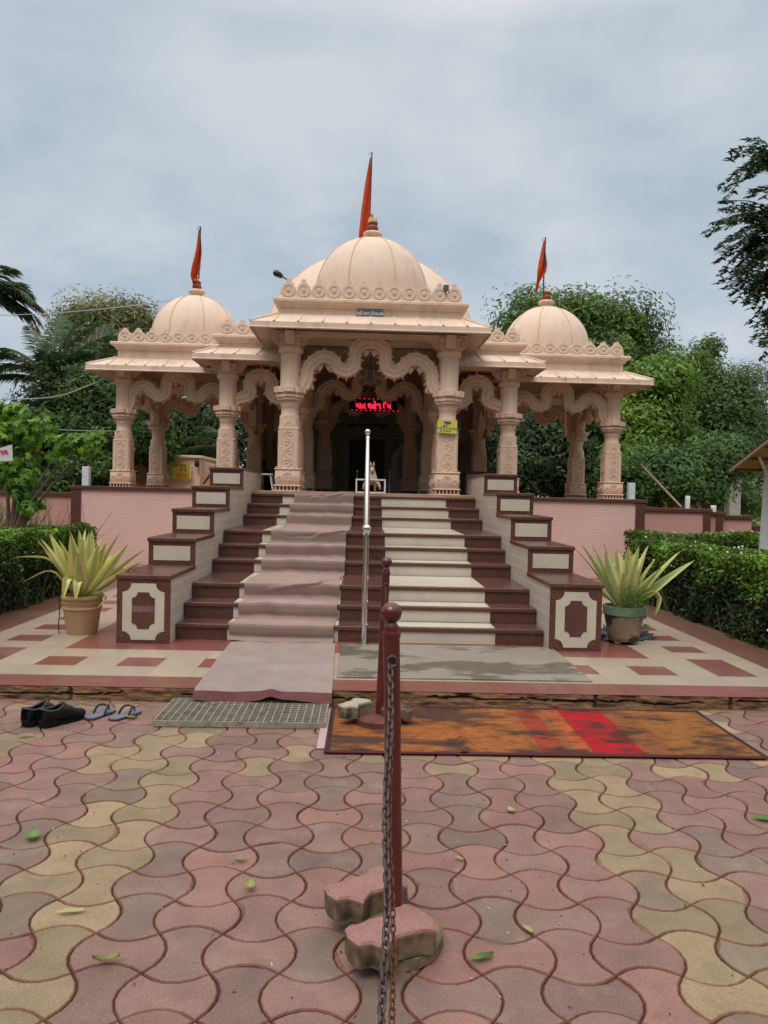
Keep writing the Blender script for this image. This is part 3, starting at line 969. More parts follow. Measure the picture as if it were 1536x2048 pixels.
MERLON = None
def merlon_mesh(w):
    mb = MB()
    r = w * .46
    pts = [(-w / 2, 0), (w / 2, 0), (w / 2, .10)]
    cz = .135
    a0 = -math.acos(min(1, (w / 2 - .0) / (w * .5)))
    for a in np.linspace(.08, 1.02, 7): pts.append((r * 1.02 * math.cos(a), cz + r * 1.02 * math.sin(a)))
    pts += [(.042, cz + r + .005), (.036, cz + r + .05), (.022, cz + r + .058), (-.022, cz + r + .058), (-.036, cz + r + .05), (-.042, cz + r + .005)]
    for a in np.linspace(PI - 1.02, PI - .08, 7): pts.append((r * 1.02 * math.cos(a), cz + r * 1.02 * math.sin(a)))
    pts.append((-w / 2, .10))
    mb.prism(pts, 0, .10, 'y')
    # raised disc, ring and boss
    for y0, rr0, rr1, dy in ((0, r * .92, r * .92, -.014), (-.014, r * .62, r * .60, .010), (-.004, r * .30, r * .22, -.022)):
        n = 24
        vs = [(rr0 * math.cos(2 * PI * i / n), y0, cz + rr0 * math.sin(2 * PI * i / n)) for i in range(n)] + \
             [(rr1 * math.cos(2 * PI * i / n), y0 + dy, cz + rr1 * math.sin(2 * PI * i / n)) for i in range(n)]
        fs = [(i, n + i, n + (i + 1) % n, (i + 1) % n) for i in range(n)]
        if dy < 0 and rr0 < r * .5: fs.append(tuple(n + i for i in range(n))[::-1])
        elif dy < 0: pass
        mb.add(vs, fs)
    n = 24
    ring = []
    for rr, y in ((r * .92, -.014), (r * .62, -.014)):
        ring += [(rr * math.cos(2 * PI * i / n), y, cz + rr * math.sin(2 * PI * i / n)) for i in range(n)]
    mb.add(ring, [(i, (i + 1) % n, n + (i + 1) % n, n + i) for i in range(n)])
    ring = []
    for rr, y in ((r * .60, -.004), (r * .30, -.004)):
        ring += [(rr * math.cos(2 * PI * i / n), y, cz + rr * math.sin(2 * PI * i / n)) for i in range(n)]
    mb.add(ring, [(i, (i + 1) % n, n + (i + 1) % n, n + i) for i in range(n)])
    me_o = mb.build('merlon', M['cream'])
    me = me_o.data
    bpy.data.objects.remove(me_o)
    return me
MER = merlon_mesh(.252)

def roof_band(xa, xb, ya, yb, z0, zc, zt, sides='FLR', fsplit=None, over=.10):
    """wall band from z0 to zc, a cornice at zc and a crested parapet up to zt; sides that carry the cresting"""
    mb = MB()
    for a, b in (fsplit or [(xa, xb)]):
        mb.box(a, b, ya, ya + .12, z0, zc - .02)
    mb.box(xa, xa + .12, ya + .121, yb, z0, zc - .02); mb.box(xb - .12, xb, ya + .121, yb, z0, zc - .02)
    mb.box(xa + .121, xb - .121, yb - .12, yb, z0, zc - .02)
    wl = tb(mb, 'wall_band', M['cream'])
    c = MB()
    prof = [(0, zc - .07), (.03, zc - .065), (.045, zc - .03), (over, zc), (over + .012, zc + .01), (over + .012, zc + .045), (over, zc + .06), (.02, zc + .075)]
    vs = []
    for o, z in prof:
        vs += [(xa - o, ya - o, z), (xb + o, ya - o, z), (xb + o, yb + o, z), (xa - o, yb + o, z)]
    fs = []
    for k in range(len(prof) - 1):
        for i in range(4):
            j = (i + 1) % 4
            fs.append((k * 4 + i, k * 4 + j, k * 4 + 4 + j, k * 4 + 4 + i))
    k = len(prof) - 1
    fs.append((k * 4, k * 4 + 1, k * 4 + 2, k * 4 + 3))
    c.add(vs, fs)
    tb(c, 'cornice', M['cream'], wl)
    zb = zc + .072
    pw = MB()
    pw.box(xa - .001, xb + .001, ya, ya + .10, zb, zb + .075)
    pw.box(xa, xa + .10, ya + .1, yb, zb, zb + .075); pw.box(xb - .10, xb, ya + .1, yb, zb, zb + .075)
    pa = tb(pw, 'parapet', M['cream'])
    hs = (zt - zb) / .31
    def place(x, y, rz, sx):
        o = bpy.data.objects.new('merlon', MER); COL.objects.link(o); o.parent = pa
        o.location = (x, y - 13.0, zb - PLAT); o.rotation_euler = (0, 0, rz); o.scale = (sx, 1, hs)
    if 'F' in sides:
        for a, b in (fsplit or [(xa, xb)]):
            n = round((b - a) / .255)
            for i in range(n):
                place(a + (b - a) * (i + .5) / n, ya - .002, 0, (b - a) / n / .252)
    nl = round((yb - ya - .12) / .262)
    for sd, xx, rz in (('L', xa - .002, -PI / 2), ('R', xb + .002, PI / 2)):
        if sd in sides:
            for i in range(nl):
                place(xx, ya + .11 + (yb - ya - .12) * (i + .5) / nl, rz, (yb - ya - .12) / nl / .252)
    return wl

M['rib'] = mat('dome_rib_paint', (.62, .45, .345), .75, .05)
def dome(x, y, zc, R, zbase, ribs=8, sz=1.0, name='dome', seg=64):
    mb = MB()
    prof = [(R * 1.0, zbase - zc)]
    for t in np.linspace(0, PI / 2 * .955, 22):
        prof.append((R * math.cos(t), R * sz * math.sin(t)))
    prof = [(r, z) for r, z in prof]
    mb.lathe(prof, (x, y, zc), seg)
    rb = mb
    for k in range(ribs):
        a = (k + .5) * 2 * PI / ribs
        rb.tube([(x + (r + .004) * math.cos(a), y + (r + .004) * math.sin(a), zc + z + .003) for r, z in prof], .011 * R ** .5, 6, 1)
    do = tb(mb, name, [M['dome'], M['rib']])
    return do, zc + R * sz * math.sin(PI / 2 * .955)

M['kalash'] = mat('red_painted_pot', lin(132, 62, 48), 0.5, 0.15, 20, 0.1)
M['petal'] = mat('pale_yellow_paint', lin(200, 172, 128), 0.5, 0.1, 20)
def finial(do, x, y, z, s, crown=False, pot=True):
    mb = MB()
    mb.lathe([(.36 * s, -.10 * s), (.30 * s, .0), (.22 * s, .06 * s), (.21 * s, .10 * s), (.22 * s, .12 * s)], (x, y, z), 32, lobes=lambda i: 1 if i % 2 else .96)
    fo = tb(mb, 'finial', M['stone'], do)
    m2 = MB()
    m2.lathe([(.20 * s, .11 * s), (.30 * s, .15 * s), (.34 * s, .20 * s), (.335 * s, .24 * s), (.27 * s, .29 * s), (.16 * s, .31 * s)], (x, y, z), 40, lobes=lambda i: 1 if i % 2 else .95)
    mo = tb(m2, 'finial', M['stone'], do)
    if pot:
        m3 = MB()
        m3.lathe([(.12 * s, .30 * s), (.16 * s, .33 * s), (.185 * s, .40 * s), (.18 * s, .48 * s), (.14 * s, .53 * s), (.165 * s, .56 * s), (.175 * s, .60 * s), (.12 * s, .62 * s)], (x, y, z), 28)
        tb(m3, 'finial_pot', M['kalash'], do)
        m4 = MB()
        if crown:
            for k in range(8):
                a = k * PI / 4
                m4.lathe([(.05 * s, 0), (.055 * s, .06 * s), (.03 * s, .13 * s), (.004, .19 * s)], (x + .12 * s * math.cos(a), y + .12 * s * math.sin(a), z + .61 * s), 8)
        else:
            m4.lathe([(.10 * s, .61 * s), (.13 * s, .66 * s), (.10 * s, .73 * s), (.03 * s, .80 * s), (.006, .88 * s)], (x, y, z), 16)
        tb(m4, 'finial_crown', M['petal'], do)

# entrance porch
eave(-1.90, 1.90, 11.86, 15.4, .42, 4.205, 4.43, step=.355)
roof_band(-1.47, 1.47, 12.27, 14.9, 4.38, 4.60, 4.985, sides='FLR')
d0, zt_ = dome(0, 13.75, 5.12, 1.03, 4.64)
finial(d0, 0, 13.75, zt_ - .02, .53, crown=True)
# main hall, either side of the porch and behind it
eave(-2.99, 2.99, 12.74, 20.6, .40, 3.835, 4.03, step=.36, gap=(-1.50, 1.50))
roof_band(-2.61, 2.61, 13.10, 20.2, 3.98, 4.155, 4.485, sides='F', fsplit=[(-2.61, -1.56), (1.56, 2.61)])
d1, zt1 = dome(0, 17.2, 4.46, 2.52, 4.2, sz=.985, seg=96)
finial(d1, 0, 17.2, zt1 - .05, .90, pot=False)
# side pavilions
for s in (-1, 1):
    xa, xb = (-5.10, -2.00) if s < 0 else (2.05, 5.21)
    eave(xa, xb, 13.66, 17.1, .42, 3.745, 3.95, step=.335)
    roof_band(xa + .44, xb - .44, 14.06, 16.7, 3.90, 4.165, 4.50, sides='FLR')
    ds, zs_ = dome(3.60 if s > 0 else -3.53, 15.40, 4.58, .865, 4.2, sz=1.0)
    finial(ds, 3.60 if s > 0 else -3.53, 15.40, zs_ - .01, .50)

# beams and ceilings
def beam(*b):
    m_ = MB(); m_.box(*b); tb(m_, 'beam', M['stone'])
for y, x0, x1, z in ((12.42, -1.5, 1.5, 4.12), (15.3, -1.5, 1.5, 4.12), (18.0, -1.3, 1.3, 4.12)):
    beam(x0, x1, y - .13, y + .13, z - .055, z + .04)
for x in (-1.30, 1.30):
    beam(x - .13, x + .13, 12.56, 15.1, 4.066, 4.158)
for s in (-1, 1):
    beam(min(s * 1.1, s * 2.7), max(s * 1.1, s * 2.7), 13.17, 13.43, 3.752, 3.83)
    beam(min(s * 2.56, s * 4.83), max(s * 2.56, s * 4.83), 14.07, 14.33, 3.752, 3.825)
    beam(min(s * 2.56, s * 4.83), max(s * 2.56, s * 4.83), 16.42, 16.68, 3.752, 3.825)
    beam(min(s * 4.51, s * 4.77), max(s * 4.51, s * 4.77), 14.34, 16.41, 3.753, 3.826)
    beam(min(s * 2.34, s * 2.58), max(s * 2.34, s * 2.58), 13.44, 19.8, 3.754, 3.827)
cl = MB()
cl.box(-1.55, 1.55, 12.2, 15.15, 4.165, 4.37)
cl.box(-2.48, 2.48, 13.23, 20.05, 4.06, 4.10)
for s in (-1, 1):
    cl.box(min(s * 2.67, s * 4.9), max(s * 2.67, s * 4.9), 14.03, 16.72, 3.83, 3.905)
# open up the hall ceiling behind the porch arch so that the taller arch is seen
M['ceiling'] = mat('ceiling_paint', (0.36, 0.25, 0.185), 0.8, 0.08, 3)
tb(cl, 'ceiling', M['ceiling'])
# lattice strip under the porch eave
lt = MB()
for i in range(60):
    u = -1.45 + 2.9 * i / 59
    lt.box(u - .012, u + .012, 12.262, 12.285, 4.14, 4.20)
lt.box(-1.6, 1.6, 12.24, 12.29, 4.125, 4.14)
tb(lt, 'lattice_strip', M['stone'])

# floor of the temple
fl = MB()
fl.bbox(-2.25, 2.25, 11.93, 13.6, 1.46, PLAT, .008)
fl.box(-5.1, 5.0, 13.601, 20.8, 1.40, PLAT - .002)
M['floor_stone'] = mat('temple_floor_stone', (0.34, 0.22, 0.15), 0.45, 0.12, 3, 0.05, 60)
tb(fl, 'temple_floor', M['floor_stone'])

# inner shrine
M['shrine'] = mat('pale_green_tiled_wall', (0.25, 0.25, 0.215), 0.35, 0.08, 2, 0.03, 50, brick=(0.45, 0.30, 0.005, (0.17, 0.17, 0.15), 'X'))
sh = MB()
sh.box(-2.7, -.52, 19.6, 19.8, PLAT, 3.84); sh.box(.52, 2.7, 19.6, 19.8, PLAT, 3.84); sh.box(-.52, .52, 19.6, 19.8, 3.35, 3.84)
sh.box(-1.3, 1.3, 22.4, 22.6, PLAT, 3.84)
sh.box(-1.3, -1.2, 19.8, 22.4, PLAT, 3.84); sh.box(1.2, 1.3, 19.8, 22.4, PLAT, 3.84)
sh.box(-1.3, 1.3, 19.8, 22.6, 3.84, 3.95)
tb(sh, 'shrine_wall', M['shrine'])
df = MB()
for s in (-1, 1):
    df.box(min(s * .46, s * .66), max(s * .46, s * .66), 19.5, 19.62, PLAT, 2.95)
    df.box(min(s * .80, s * 1.0), max(s * .80, s * 1.0), 19.48, 19.6, PLAT, 2.95)
df.box(-.75, .75, 19.48, 19.62, 2.95, 3.06)
df.box(-.9, .9, 19.30, 19.6, 3.06, 3.14)
df.box(-.82, .82, 19.36, 19.6, 3.14, 3.24)
tb(df, 'shrine_doorway', M['shrine'])
dp = MB()
dp.box(-.35, .36, 19.46, 19.475, 3.20, 3.30)
tb(dp, 'door_plaque', mat('ochre_board', (0.40, 0.25, 0.16), 0.6))
dd = MB(); dd.box(-.459, .459, 19.9, 19.93, PLAT, 3.35)  # near-black sheet closing the doorway opening
tb(dd, 'doorway_panel', mat('near_black_panel', (0.02, 0.017, 0.016), 0.4))
M['side_white'] = mat('white_side_tile', (0.50, 0.46, 0.40), 0.3, 0.06, 2, brick=(0.40, 0.12, 0.004, (0.32, 0.29, 0.26), 'X'))
for s in (-1, 1):                                          # tiled back panels, plus side walls added to darken the hall
    sw = MB(); sw.box(min(s * 2.5, s * 2.6), max(s * 2.5, s * 2.6), 16.75, 18.89, PLAT, 3.75); tb(sw, 'side_wall', M['side_white'])
    sw = MB(); sw.box(min(s * 2.0, s * 2.7), max(s * 2.0, s * 2.7), 18.9, 19.0, PLAT, 3.0); tb(sw, 'side_wall', M['side_white'])
ap = empty('alcove', (1.0 + TX, 18.9, PLAT))
tag(ap, 'small white arched shrine alcove standing inside the hall on the right', 'alcove')
a = MB()
pts = [(-.38, 0), (.38, 0), (.38, .55)] + [(.38 * math.cos(t), .55 + .45 * math.sin(t)) for t in np.linspace(.15, PI - .15, 14)] + [(-.38, .55)]
inn = [(-.25, .12), (.25, .12), (.25, .55)] + [(.25 * math.cos(t), .55 + .30 * math.sin(t)) for t in np.linspace(.15, PI - .15, 14)] + [(-.25, .55)]
n = len(pts)
a.add([(x, -.2, z + .25) for x, z in pts] + [(x, -.2, z + .25) for x, z in inn], [(i, (i + 1) % n, n + (i + 1) % n, n + i) for i in range(n)])
a.add([(x, -.2, z + .25) for x, z in inn] + [(x, .1, z + .25) for x, z in inn], [(i, (i + 1) % n, n + (i + 1) % n, n + i) for i in range(n)] + [tuple(range(n, 2 * n))])
a.add([(x, -.2, z + .25) for x, z in pts] + [(x, .15, z + .25) for x, z in pts], [(i, n + i, n + (i + 1) % n, (i + 1) % n) for i in range(n)])
a.box(-.5, .5, -.3, .18, 0, .25)
a.build('alcove_frame', mat('white_marble', (0.55, 0.53, 0.5), 0.3, .06), ap)
a = MB(); a.lathe([(.13, 0), (.15, .1), (.11, .3), (.06, .38), (.08, .46), (.07, .53), (.01, .58)], (0, -.02, .37), 16)
a.build('idol', mat('vermilion_stone', (0.22, 0.045, 0.02), 0.5, .2), ap)
# ------------------------------------------------------------------ terrace walls beside the stairs
def ribbed_wall(name, x0, x1, y, z0, z1, thick, label, pil_left, pil_right, pitch=.034, post=.17):
    r = empty(name, ((x0 + x1) / 2, y, z0))
    tag(r, label, 'wall')
    o = Vector(r.location)
    a = MB()
    prof = []
    z = z0
    while z < z1 - .062:
        zt = min(z + pitch, z1 - .062)
        prof += [(y, z + .003), (y - .0035, z + .009), (y - .0035, zt - .005), (y, zt)]
        z += pitch
    n = len(prof)
    xl = x0 + (post if pil_left else 0); xr = x1 - (post if pil_right else 0)
    a.add([(xl, p, q) for p, q in prof] + [(xr, p, q) for p, q in prof], [(i, n + i, n + i + 1, i + 1) for i in range(n - 1)])
    a.box(x0, x1, y + .004, y + thick, z0, z1 - .06)
    a.v = [(p[0] - o.x, p[1] - o.y, p[2] - o.z) for p in a.v]
    a.build('ribbed_face', M['pink_wall'], r)
    c = MB(); c.bbox(x0 - .04, x1 + .04, y - .045, y + thick + .02, z1 - .06, z1, .006)
    c.v = [(p[0] - o.x, p[1] - o.y, p[2] - o.z) for p in c.v]
    c.build('coping', M['granite'], r)
    for f, xa in ((pil_left, x0), (pil_right, x1 - post)):
        if f:
            p = MB(); p.bbox(xa, xa + post, y - .03, y + .0035, z0, z1 - .061, .006)
            p.v = [(q[0] - o.x, q[1] - o.y, q[2] - o.z) for q in p.v]
            p.build('pilaster', M['granite'], r)
    return r
ribbed_wall('terrace_wall', -5.16, -2.265, 13.38, ZP, 1.56, .22, 'pink ribbed terrace wall left of the stairs with dark granite coping', True, False)
ribbed_wall('terrace_wall', 2.265, 5.06, 13.38, ZP, 1.545, .22, 'pink ribbed terrace wall right of the stairs with dark granite coping', False, True)
M['pink_flat'] = mat('pink_smooth_render', (0.56, 0.30, 0.255), 0.8, 0.06, 1.0, 0.03, 40, bump=0.003, spec=0.2, brick=(0.9, 0.42, 0.003, (0.45, 0.24, 0.20), 'X'),
                       dirt=[((0.36, 0.18, 0.15), 4.0, 0.6, 0.85, 0.35, (1, 1, 0.3))])
def plain_wall(x0, x1, y, z1, label, posts=(), z0=-.05, thick=.2, name='boundary_wall', m=None):
    r = empty(name, ((x0 + x1) / 2, y, z0)); tag(r, label, 'wall')
    o = Vector(r.location)
    def fin(mb, nm, mt):
        mb.v = [(p[0] - o.x, p[1] - o.y, p[2] - o.z) for p in mb.v]
        mb.build(nm, mt, r)
    a = MB(); a.box(x0, x1, y, y + thick, z0, z1 - .07); fin(a, 'wall_panel', m or M['pink_flat'])
    c = MB(); c.bbox(x0 - .02, x1 + .02, y - .04, y + thick + .04, z1 - .07, z1, .006); fin(c, 'coping', M['granite'])
    for px in posts:
        p = MB(); p.bbox(px - .07, px + .07, y - .03, y - .001, z0, z1 - .071, .005); fin(p, 'pilaster', M['granite'])
    return r
plain_wall(-16, -5.22, 13.75, 1.435, 'low pink boundary wall running left behind the hedge and young tree')
plain_wall(-9.6, -6.45, 18.0, 1.66, 'short pink wall far behind the left boundary wall')
plain_wall(-6.2, -5.0, 17.0, 1.60, 'small cream wall behind the white post on the left', m=M['cream'])
plain_wall(5.12, 6.56, 14.0, 1.40, 'pink boundary wall just right of the terrace wall', posts=(6.48,))
plain_wall(6.60, 6.86, 14.1, 1.35, 'narrow pink boundary wall between two dark granite pilasters', posts=(6.77,))
plain_wall(6.90, 7.45, 14.2, 1.29, 'stepped pink boundary wall in front of the grey concrete pillar')
plain_wall(7.49, 12.0, 14.3, 1.10, 'lowest pink boundary wall at the far right behind the white shelter post')
plain_wall(7.3, 8.35, 18.0, 1.62, 'upper pink wall seen over the right boundary wall with brown coping', posts=(7.42, 8.27))
plain_wall(5.2, 7.2, 18.2, 1.46, 'cream wall with brown coping far behind the right boundary wall', m=M['cream'])

# white posts, pillar, poles
M['post_white'] = mat('white_post_paint', (0.62, 0.64, 0.66), 0.6, 0.08, 8)
def post(p, w_, h, label, round_=False):
    a = MB()
    if round_: a.lathe([(w_ / 2, 0), (w_ / 2, h - .01), (w_ / 2 - .01, h)], (0, 0, 0), 16)
    else: a.bbox(-w_ / 2, w_ / 2, -w_ / 2, w_ / 2, 0, h, .006)
    tag(a.build('white_post', M['post_white'], None, p), label, 'post')
post((-4.93, 13.46, 1.56), .12, .34, 'short white square post standing on the left end of the terrace coping')
post((4.83, 13.46, 1.545), .115, .30, 'short white square post on the right end of the terrace coping')
post((6.15, 14.1, 1.40), .09, .24, 'short white round post on the right boundary wall', True)
post((6.70, 14.2, 1.35), .10, .12, 'stubby white post with a rough top beside the dark pilaster', True)
cp = MB(); cp.bbox(-.17, .17, -.17, .17, 0, 2.6, .02)
tag(cp.build('concrete_pillar', mat('raw_concrete', (0.36, 0.33, 0.29), 0.9, 0.25, 4, 0.2, 60, bump=.006), None, (10.95, 22.0, -.05)), 'bare grey concrete pillar beyond the right boundary wall', 'pillar')
M['bamboo'] = mat('bamboo', (0.34, 0.26, 0.17), 0.6, 0.15, 10)
for nm, a, b, r_, lab in (('bamboo_pole', P(1282, 930, 15.0), P(1362, 1014, 14.6), .025, 'pale bamboo pole leaning over the right boundary wall beside the trees'),
                          ('bamboo_pole', P(447, 914, 14.6), P(408, 966, 16.5), .025, 'bamboo pole leaning against the cream building by the left columns')):
    mb = MB(); c = (a + b) / 2
    pts = [a.lerp(b, t) - c for t in np.linspace(0, 1, 9)]
    mb.tube(pts, r_, 8)
    for q in pts[1:-1]:
        mb.sphere(q, r_ * 1.12, 8, 4, 0, 1, 1, .4)
    tag(mb.build(nm, M['bamboo'], None, c), lab, 'pole')

# cream outbuilding with posters behind the left pavilion
ob = empty('outbuilding', (-6.2, 19.5, 0)); tag(ob, 'low cream outbuilding with posters behind the left pavilion', 'building')
M['ob'] = mat('outbuilding_paint', (0.80, 0.60, 0.43), 0.8, 0.08, 1.5, 0.04, 40, bump=.004, dirt=[((0.35, 0.2, 0.12), 3, .6, .8, .4, (1, 1, .4))])
a = MB(); a.box(-2.2, 1.95, 0, 2.6, 0, 2.35); a.build('wall', M['ob'], ob)
a = MB(); a.add([(1.955, .3, 0), (1.955, .3, 2.28), (4.6, 4.2, 1.6), (4.6, 4.2, 0), (1.955, .5, 0), (1.955, .5, 2.28), (4.6, 4.4, 1.6), (4.6, 4.4, 0)],
               [(0, 1, 2, 3), (7, 6, 5, 4), (1, 5, 6, 2), (3, 2, 6, 7), (0, 4, 5, 1)]); a.build('side_wall', M['ob'], ob)
a = MB(); a.bbox(-2.26, 2.0, -.06, 2.7, 2.352, 2.42, .01); a.build('roof_slab', M['ob'], ob)
a = MB(); a.box(2.3, 2.62, .8, .85, 1.3, 2.0); a.build('brick_opening', mat('dark_brick', (.22, .09, .05), .9, .2, 20), ob)
for xx, lab in ((-2.0, 0), (-1.72, 0)):
    a = MB(); a.box(xx - .008, xx + .008, -.02, -.004, .4, 2.3); a.build('conduit', mat('rust_pipe', (.16, .07, .04), .7), ob)
for i, xx in enumerate((-.85, .25)):
    a = MB(); a.bbox(xx - .16, xx + .16, .5, .8, 2.422, 2.52, .01); a.build('roof_block', M['ob'], ob)
a = MB(); a.lathe([(.05, 0), (.07, .06), (.06, .16), (.02, .2)], (1.90, -.12, 2.12), 10); a.build('wall_lamp', M['soot'], ob)
PY = mat('poster_yellow', (0.62, 0.47, 0.05), 0.5, 0.06, 4); PR = mat('poster_red', (0.50, 0.06, 0.035), 0.6); PP = mat('poster_purple', (0.22, 0.10, 0.16), 0.6)
PB = mat('poster_blue', (0.20, 0.30, 0.52), 0.6); PW = mat('paper_white', (0.70, 0.70, 0.66), 0.6); INK = mat('ink', (0.02, 0.02, 0.03), 0.7); BLUEINK = mat('blue_ink', (0.05, 0.08, 0.30), 0.7)
ps = empty('poster', P(357, 942, 19.4)); tag(ps, 'yellow poster with purple heading and a white seated figure on the cream outbuilding', 'poster')
a = MB(); a.box(-.30, .30, -.008, 0, -.20, .20); a.build('sheet', PY, ps)
a = MB(); a.box(.301, .325, -.006, 0, -.20, .20); a.build('white_margin', PW, ps)
text_part('heading', "માહિતી સ્થળ", .085, PP, ps, (-.02, -.010, .145), (PI / 2, 0, 0), .003)
a = MB()
a.sphere((-.20, -.012, .035), .022, 10, 6, 0, 1, .2, 1); a.add([(-.26, -.012, -.13), (-.14, -.012, -.13), (-.17, -.012, .01), (-.23, -.012, .01)], [(0, 1, 2, 3)])
a.add([(-.29, -.0115, -.14), (-.11, -.0115, -.14), (-.15, -.0115, -.08), (-.25, -.0115, -.08)], [(0, 1, 2, 3)])
a.build('seated_figure', PB, ps)
a = MB()
for i in range(4): a.box(-.07 + .01 * i, .26 - .03 * (i % 2), -.011, -.0085, -.16 + .028 * i, -.148 + .028 * i)
a.build('printed_line', PR, ps)
text_part('symbol', "૭ દ", .13, PP, ps, (.12, -.010, .03), (PI / 2, 0, 0), .006)
ps2 = empty('poster', P(299, 944, 19.4)); tag(ps2, 'narrow pale green list poster beside the back column of the left pavilion', 'poster')
a = MB(); a.box(-.09, .09, -.008, 0, -.25, .25); a.build('sheet', mat('poster_green', (0.42, 0.52, 0.20), .6, .1, 6), ps2)
a = MB()
for i in range(13): a.box(-.07, .06 - .02 * (i % 3), -.011, -.0085, -.22 + .034 * i, -.208 + .034 * i)
a.build('printed_line', INK, ps2)

# yellow roofed shelter at the right edge
kp = Vector((6.02, 11.0, 0)); kl = empty('shelter', kp); tag(kl, 'yellow corrugated shelter roof on a white post at the right edge', 'shelter')
a = MB(); a.lathe([(.15, 0), (.13, .5), (.10, 1.2), (.08, 1.9), (.075, 2.2)], (0, 0, 0), 20); a.build('post', M['white_paint'], kl)
Yc = mat('yellow_corrugated_sheet', (0.42, 0.25, 0.06), 0.6, .15, 5)
# single pitch, low at the back and rising towards the viewer, so its underside is seen
YF, YN, ZF, ZN, XL, XR = .2, -1.15, 2.03, 2.48, -.50, 1.6
a = MB()
nr_ = 54
for k in range(nr_):
    t0, t1 = k / nr_, (k + 1) / nr_
    d0, d1 = (0, .012) if k % 2 == 0 else (.012, 0)
    p0 = (YF + (YN - YF) * t0, ZF + (ZN - ZF) * t0 + d0); p1 = (YF + (YN - YF) * t1, ZF + (ZN - ZF) * t1 + d1)
    s0, s1 = XL - .05 * t0, XL - .05 * t1
    a.add([(s0, *p0), (XR, *p0), (XR, *p1), (s1, *p1)], [(0, 1, 2, 3)])
    a.add([(s0, p0[0], p0[1] + .02), (XR, p0[0], p0[1] + .02), (XR, p1[0], p1[1] + .02), (s1, p1[0], p1[1] + .02)], [(3, 2, 1, 0)])
a.build('roof', Yc, kl)
a = MB()
for x in (XL, -.02, .5, 1.1): a.tube([(x - .0, YF, ZF - .03), (x - (.05 if x == XL else 0), YN, ZN - .03)], .020, 6)
a.build('rafter', mat('pale_rafter', (.42, .34, .26), .6), kl)
a = MB()
for t in (.02, .34, .66): a.tube([(XL, YF + (YN - YF) * t, ZF + (ZN - ZF) * t - .012), (XR, YF + (YN - YF) * t, ZF + (ZN - ZF) * t - .012)], .02, 6)
a.build('purlin', mat('brown_purlin', (.20, .10, .035), .6), kl)
a = MB()
a.tube([(XL + .12, YN * .35, 2.19), (-.10, -.12, 1.93), (0, -.05, 1.96)], .02, 8); a.tube([(0, 0, 1.9), (0, -.2, 2.14)], .05, 10)
a.build('brace', M['white_paint'], kl)

# ------------------------------------------------------------------ foliage
def leaf_mesh(name, pos, nrm, length, width, cols, m, droop=None, axis=None):
    """one rhombic leaf per position"""
    n = len(pos)
    rnd = RNG.normal(size=(n, 3))
    nrm = nrm / (np.linalg.norm(nrm, axis=1, keepdims=True) + 1e-9)
    t = axis if axis is not None else rnd
    t = t - nrm * np.sum(t * nrm, axis=1, keepdims=True)
    t /= (np.linalg.norm(t, axis=1, keepdims=True) + 1e-9)
    b = np.cross(nrm, t)
    L_ = length[:, None]; W_ = width[:, None]
    v = np.empty((n, 4, 3))
    v[:, 0] = pos - t * L_ * .5
    v[:, 1] = pos + b * W_ * .5 - t * L_ * .05 + nrm * W_ * .12
    v[:, 2] = pos + t * L_ * .5 - nrm * L_ * .10
    v[:, 3] = pos - b * W_ * .5 - t * L_ * .05 + nrm * W_ * .12
    me = bpy.data.meshes.new(name)
    me.vertices.add(n * 4); me.loops.add(n * 4); me.polygons.add(n)
    me.vertices.foreach_set('co', v.reshape(-1).astype(np.float32))
    me.loops.foreach_set('vertex_index', np.arange(n * 4, dtype=np.int32))
    me.polygons.foreach_set('loop_start', np.arange(0, n * 4, 4, dtype=np.int32))
    me.polygons.foreach_set('loop_total', np.full(n, 4, dtype=np.int32))
    me.update()
    colour_attr(me, np.repeat(cols, 4, axis=0))
    me.materials.append(m)
    return me

M['leaf'] = mat('leaf', (0, 0, 0), 0.5, 0.0, fine=0, attr=True, trans=0.34, spec=0.35)
M['leaf_thin'] = mat('thin_leaf', (0, 0, 0), 0.45, 0.0, fine=0, attr=True, trans=0.4, spec=0.35)
M['bark'] = mat('bark', (0.13, 0.095, 0.07), 0.95, 0.3, 6, 0.2, 60, bump=.01, bscale=30)

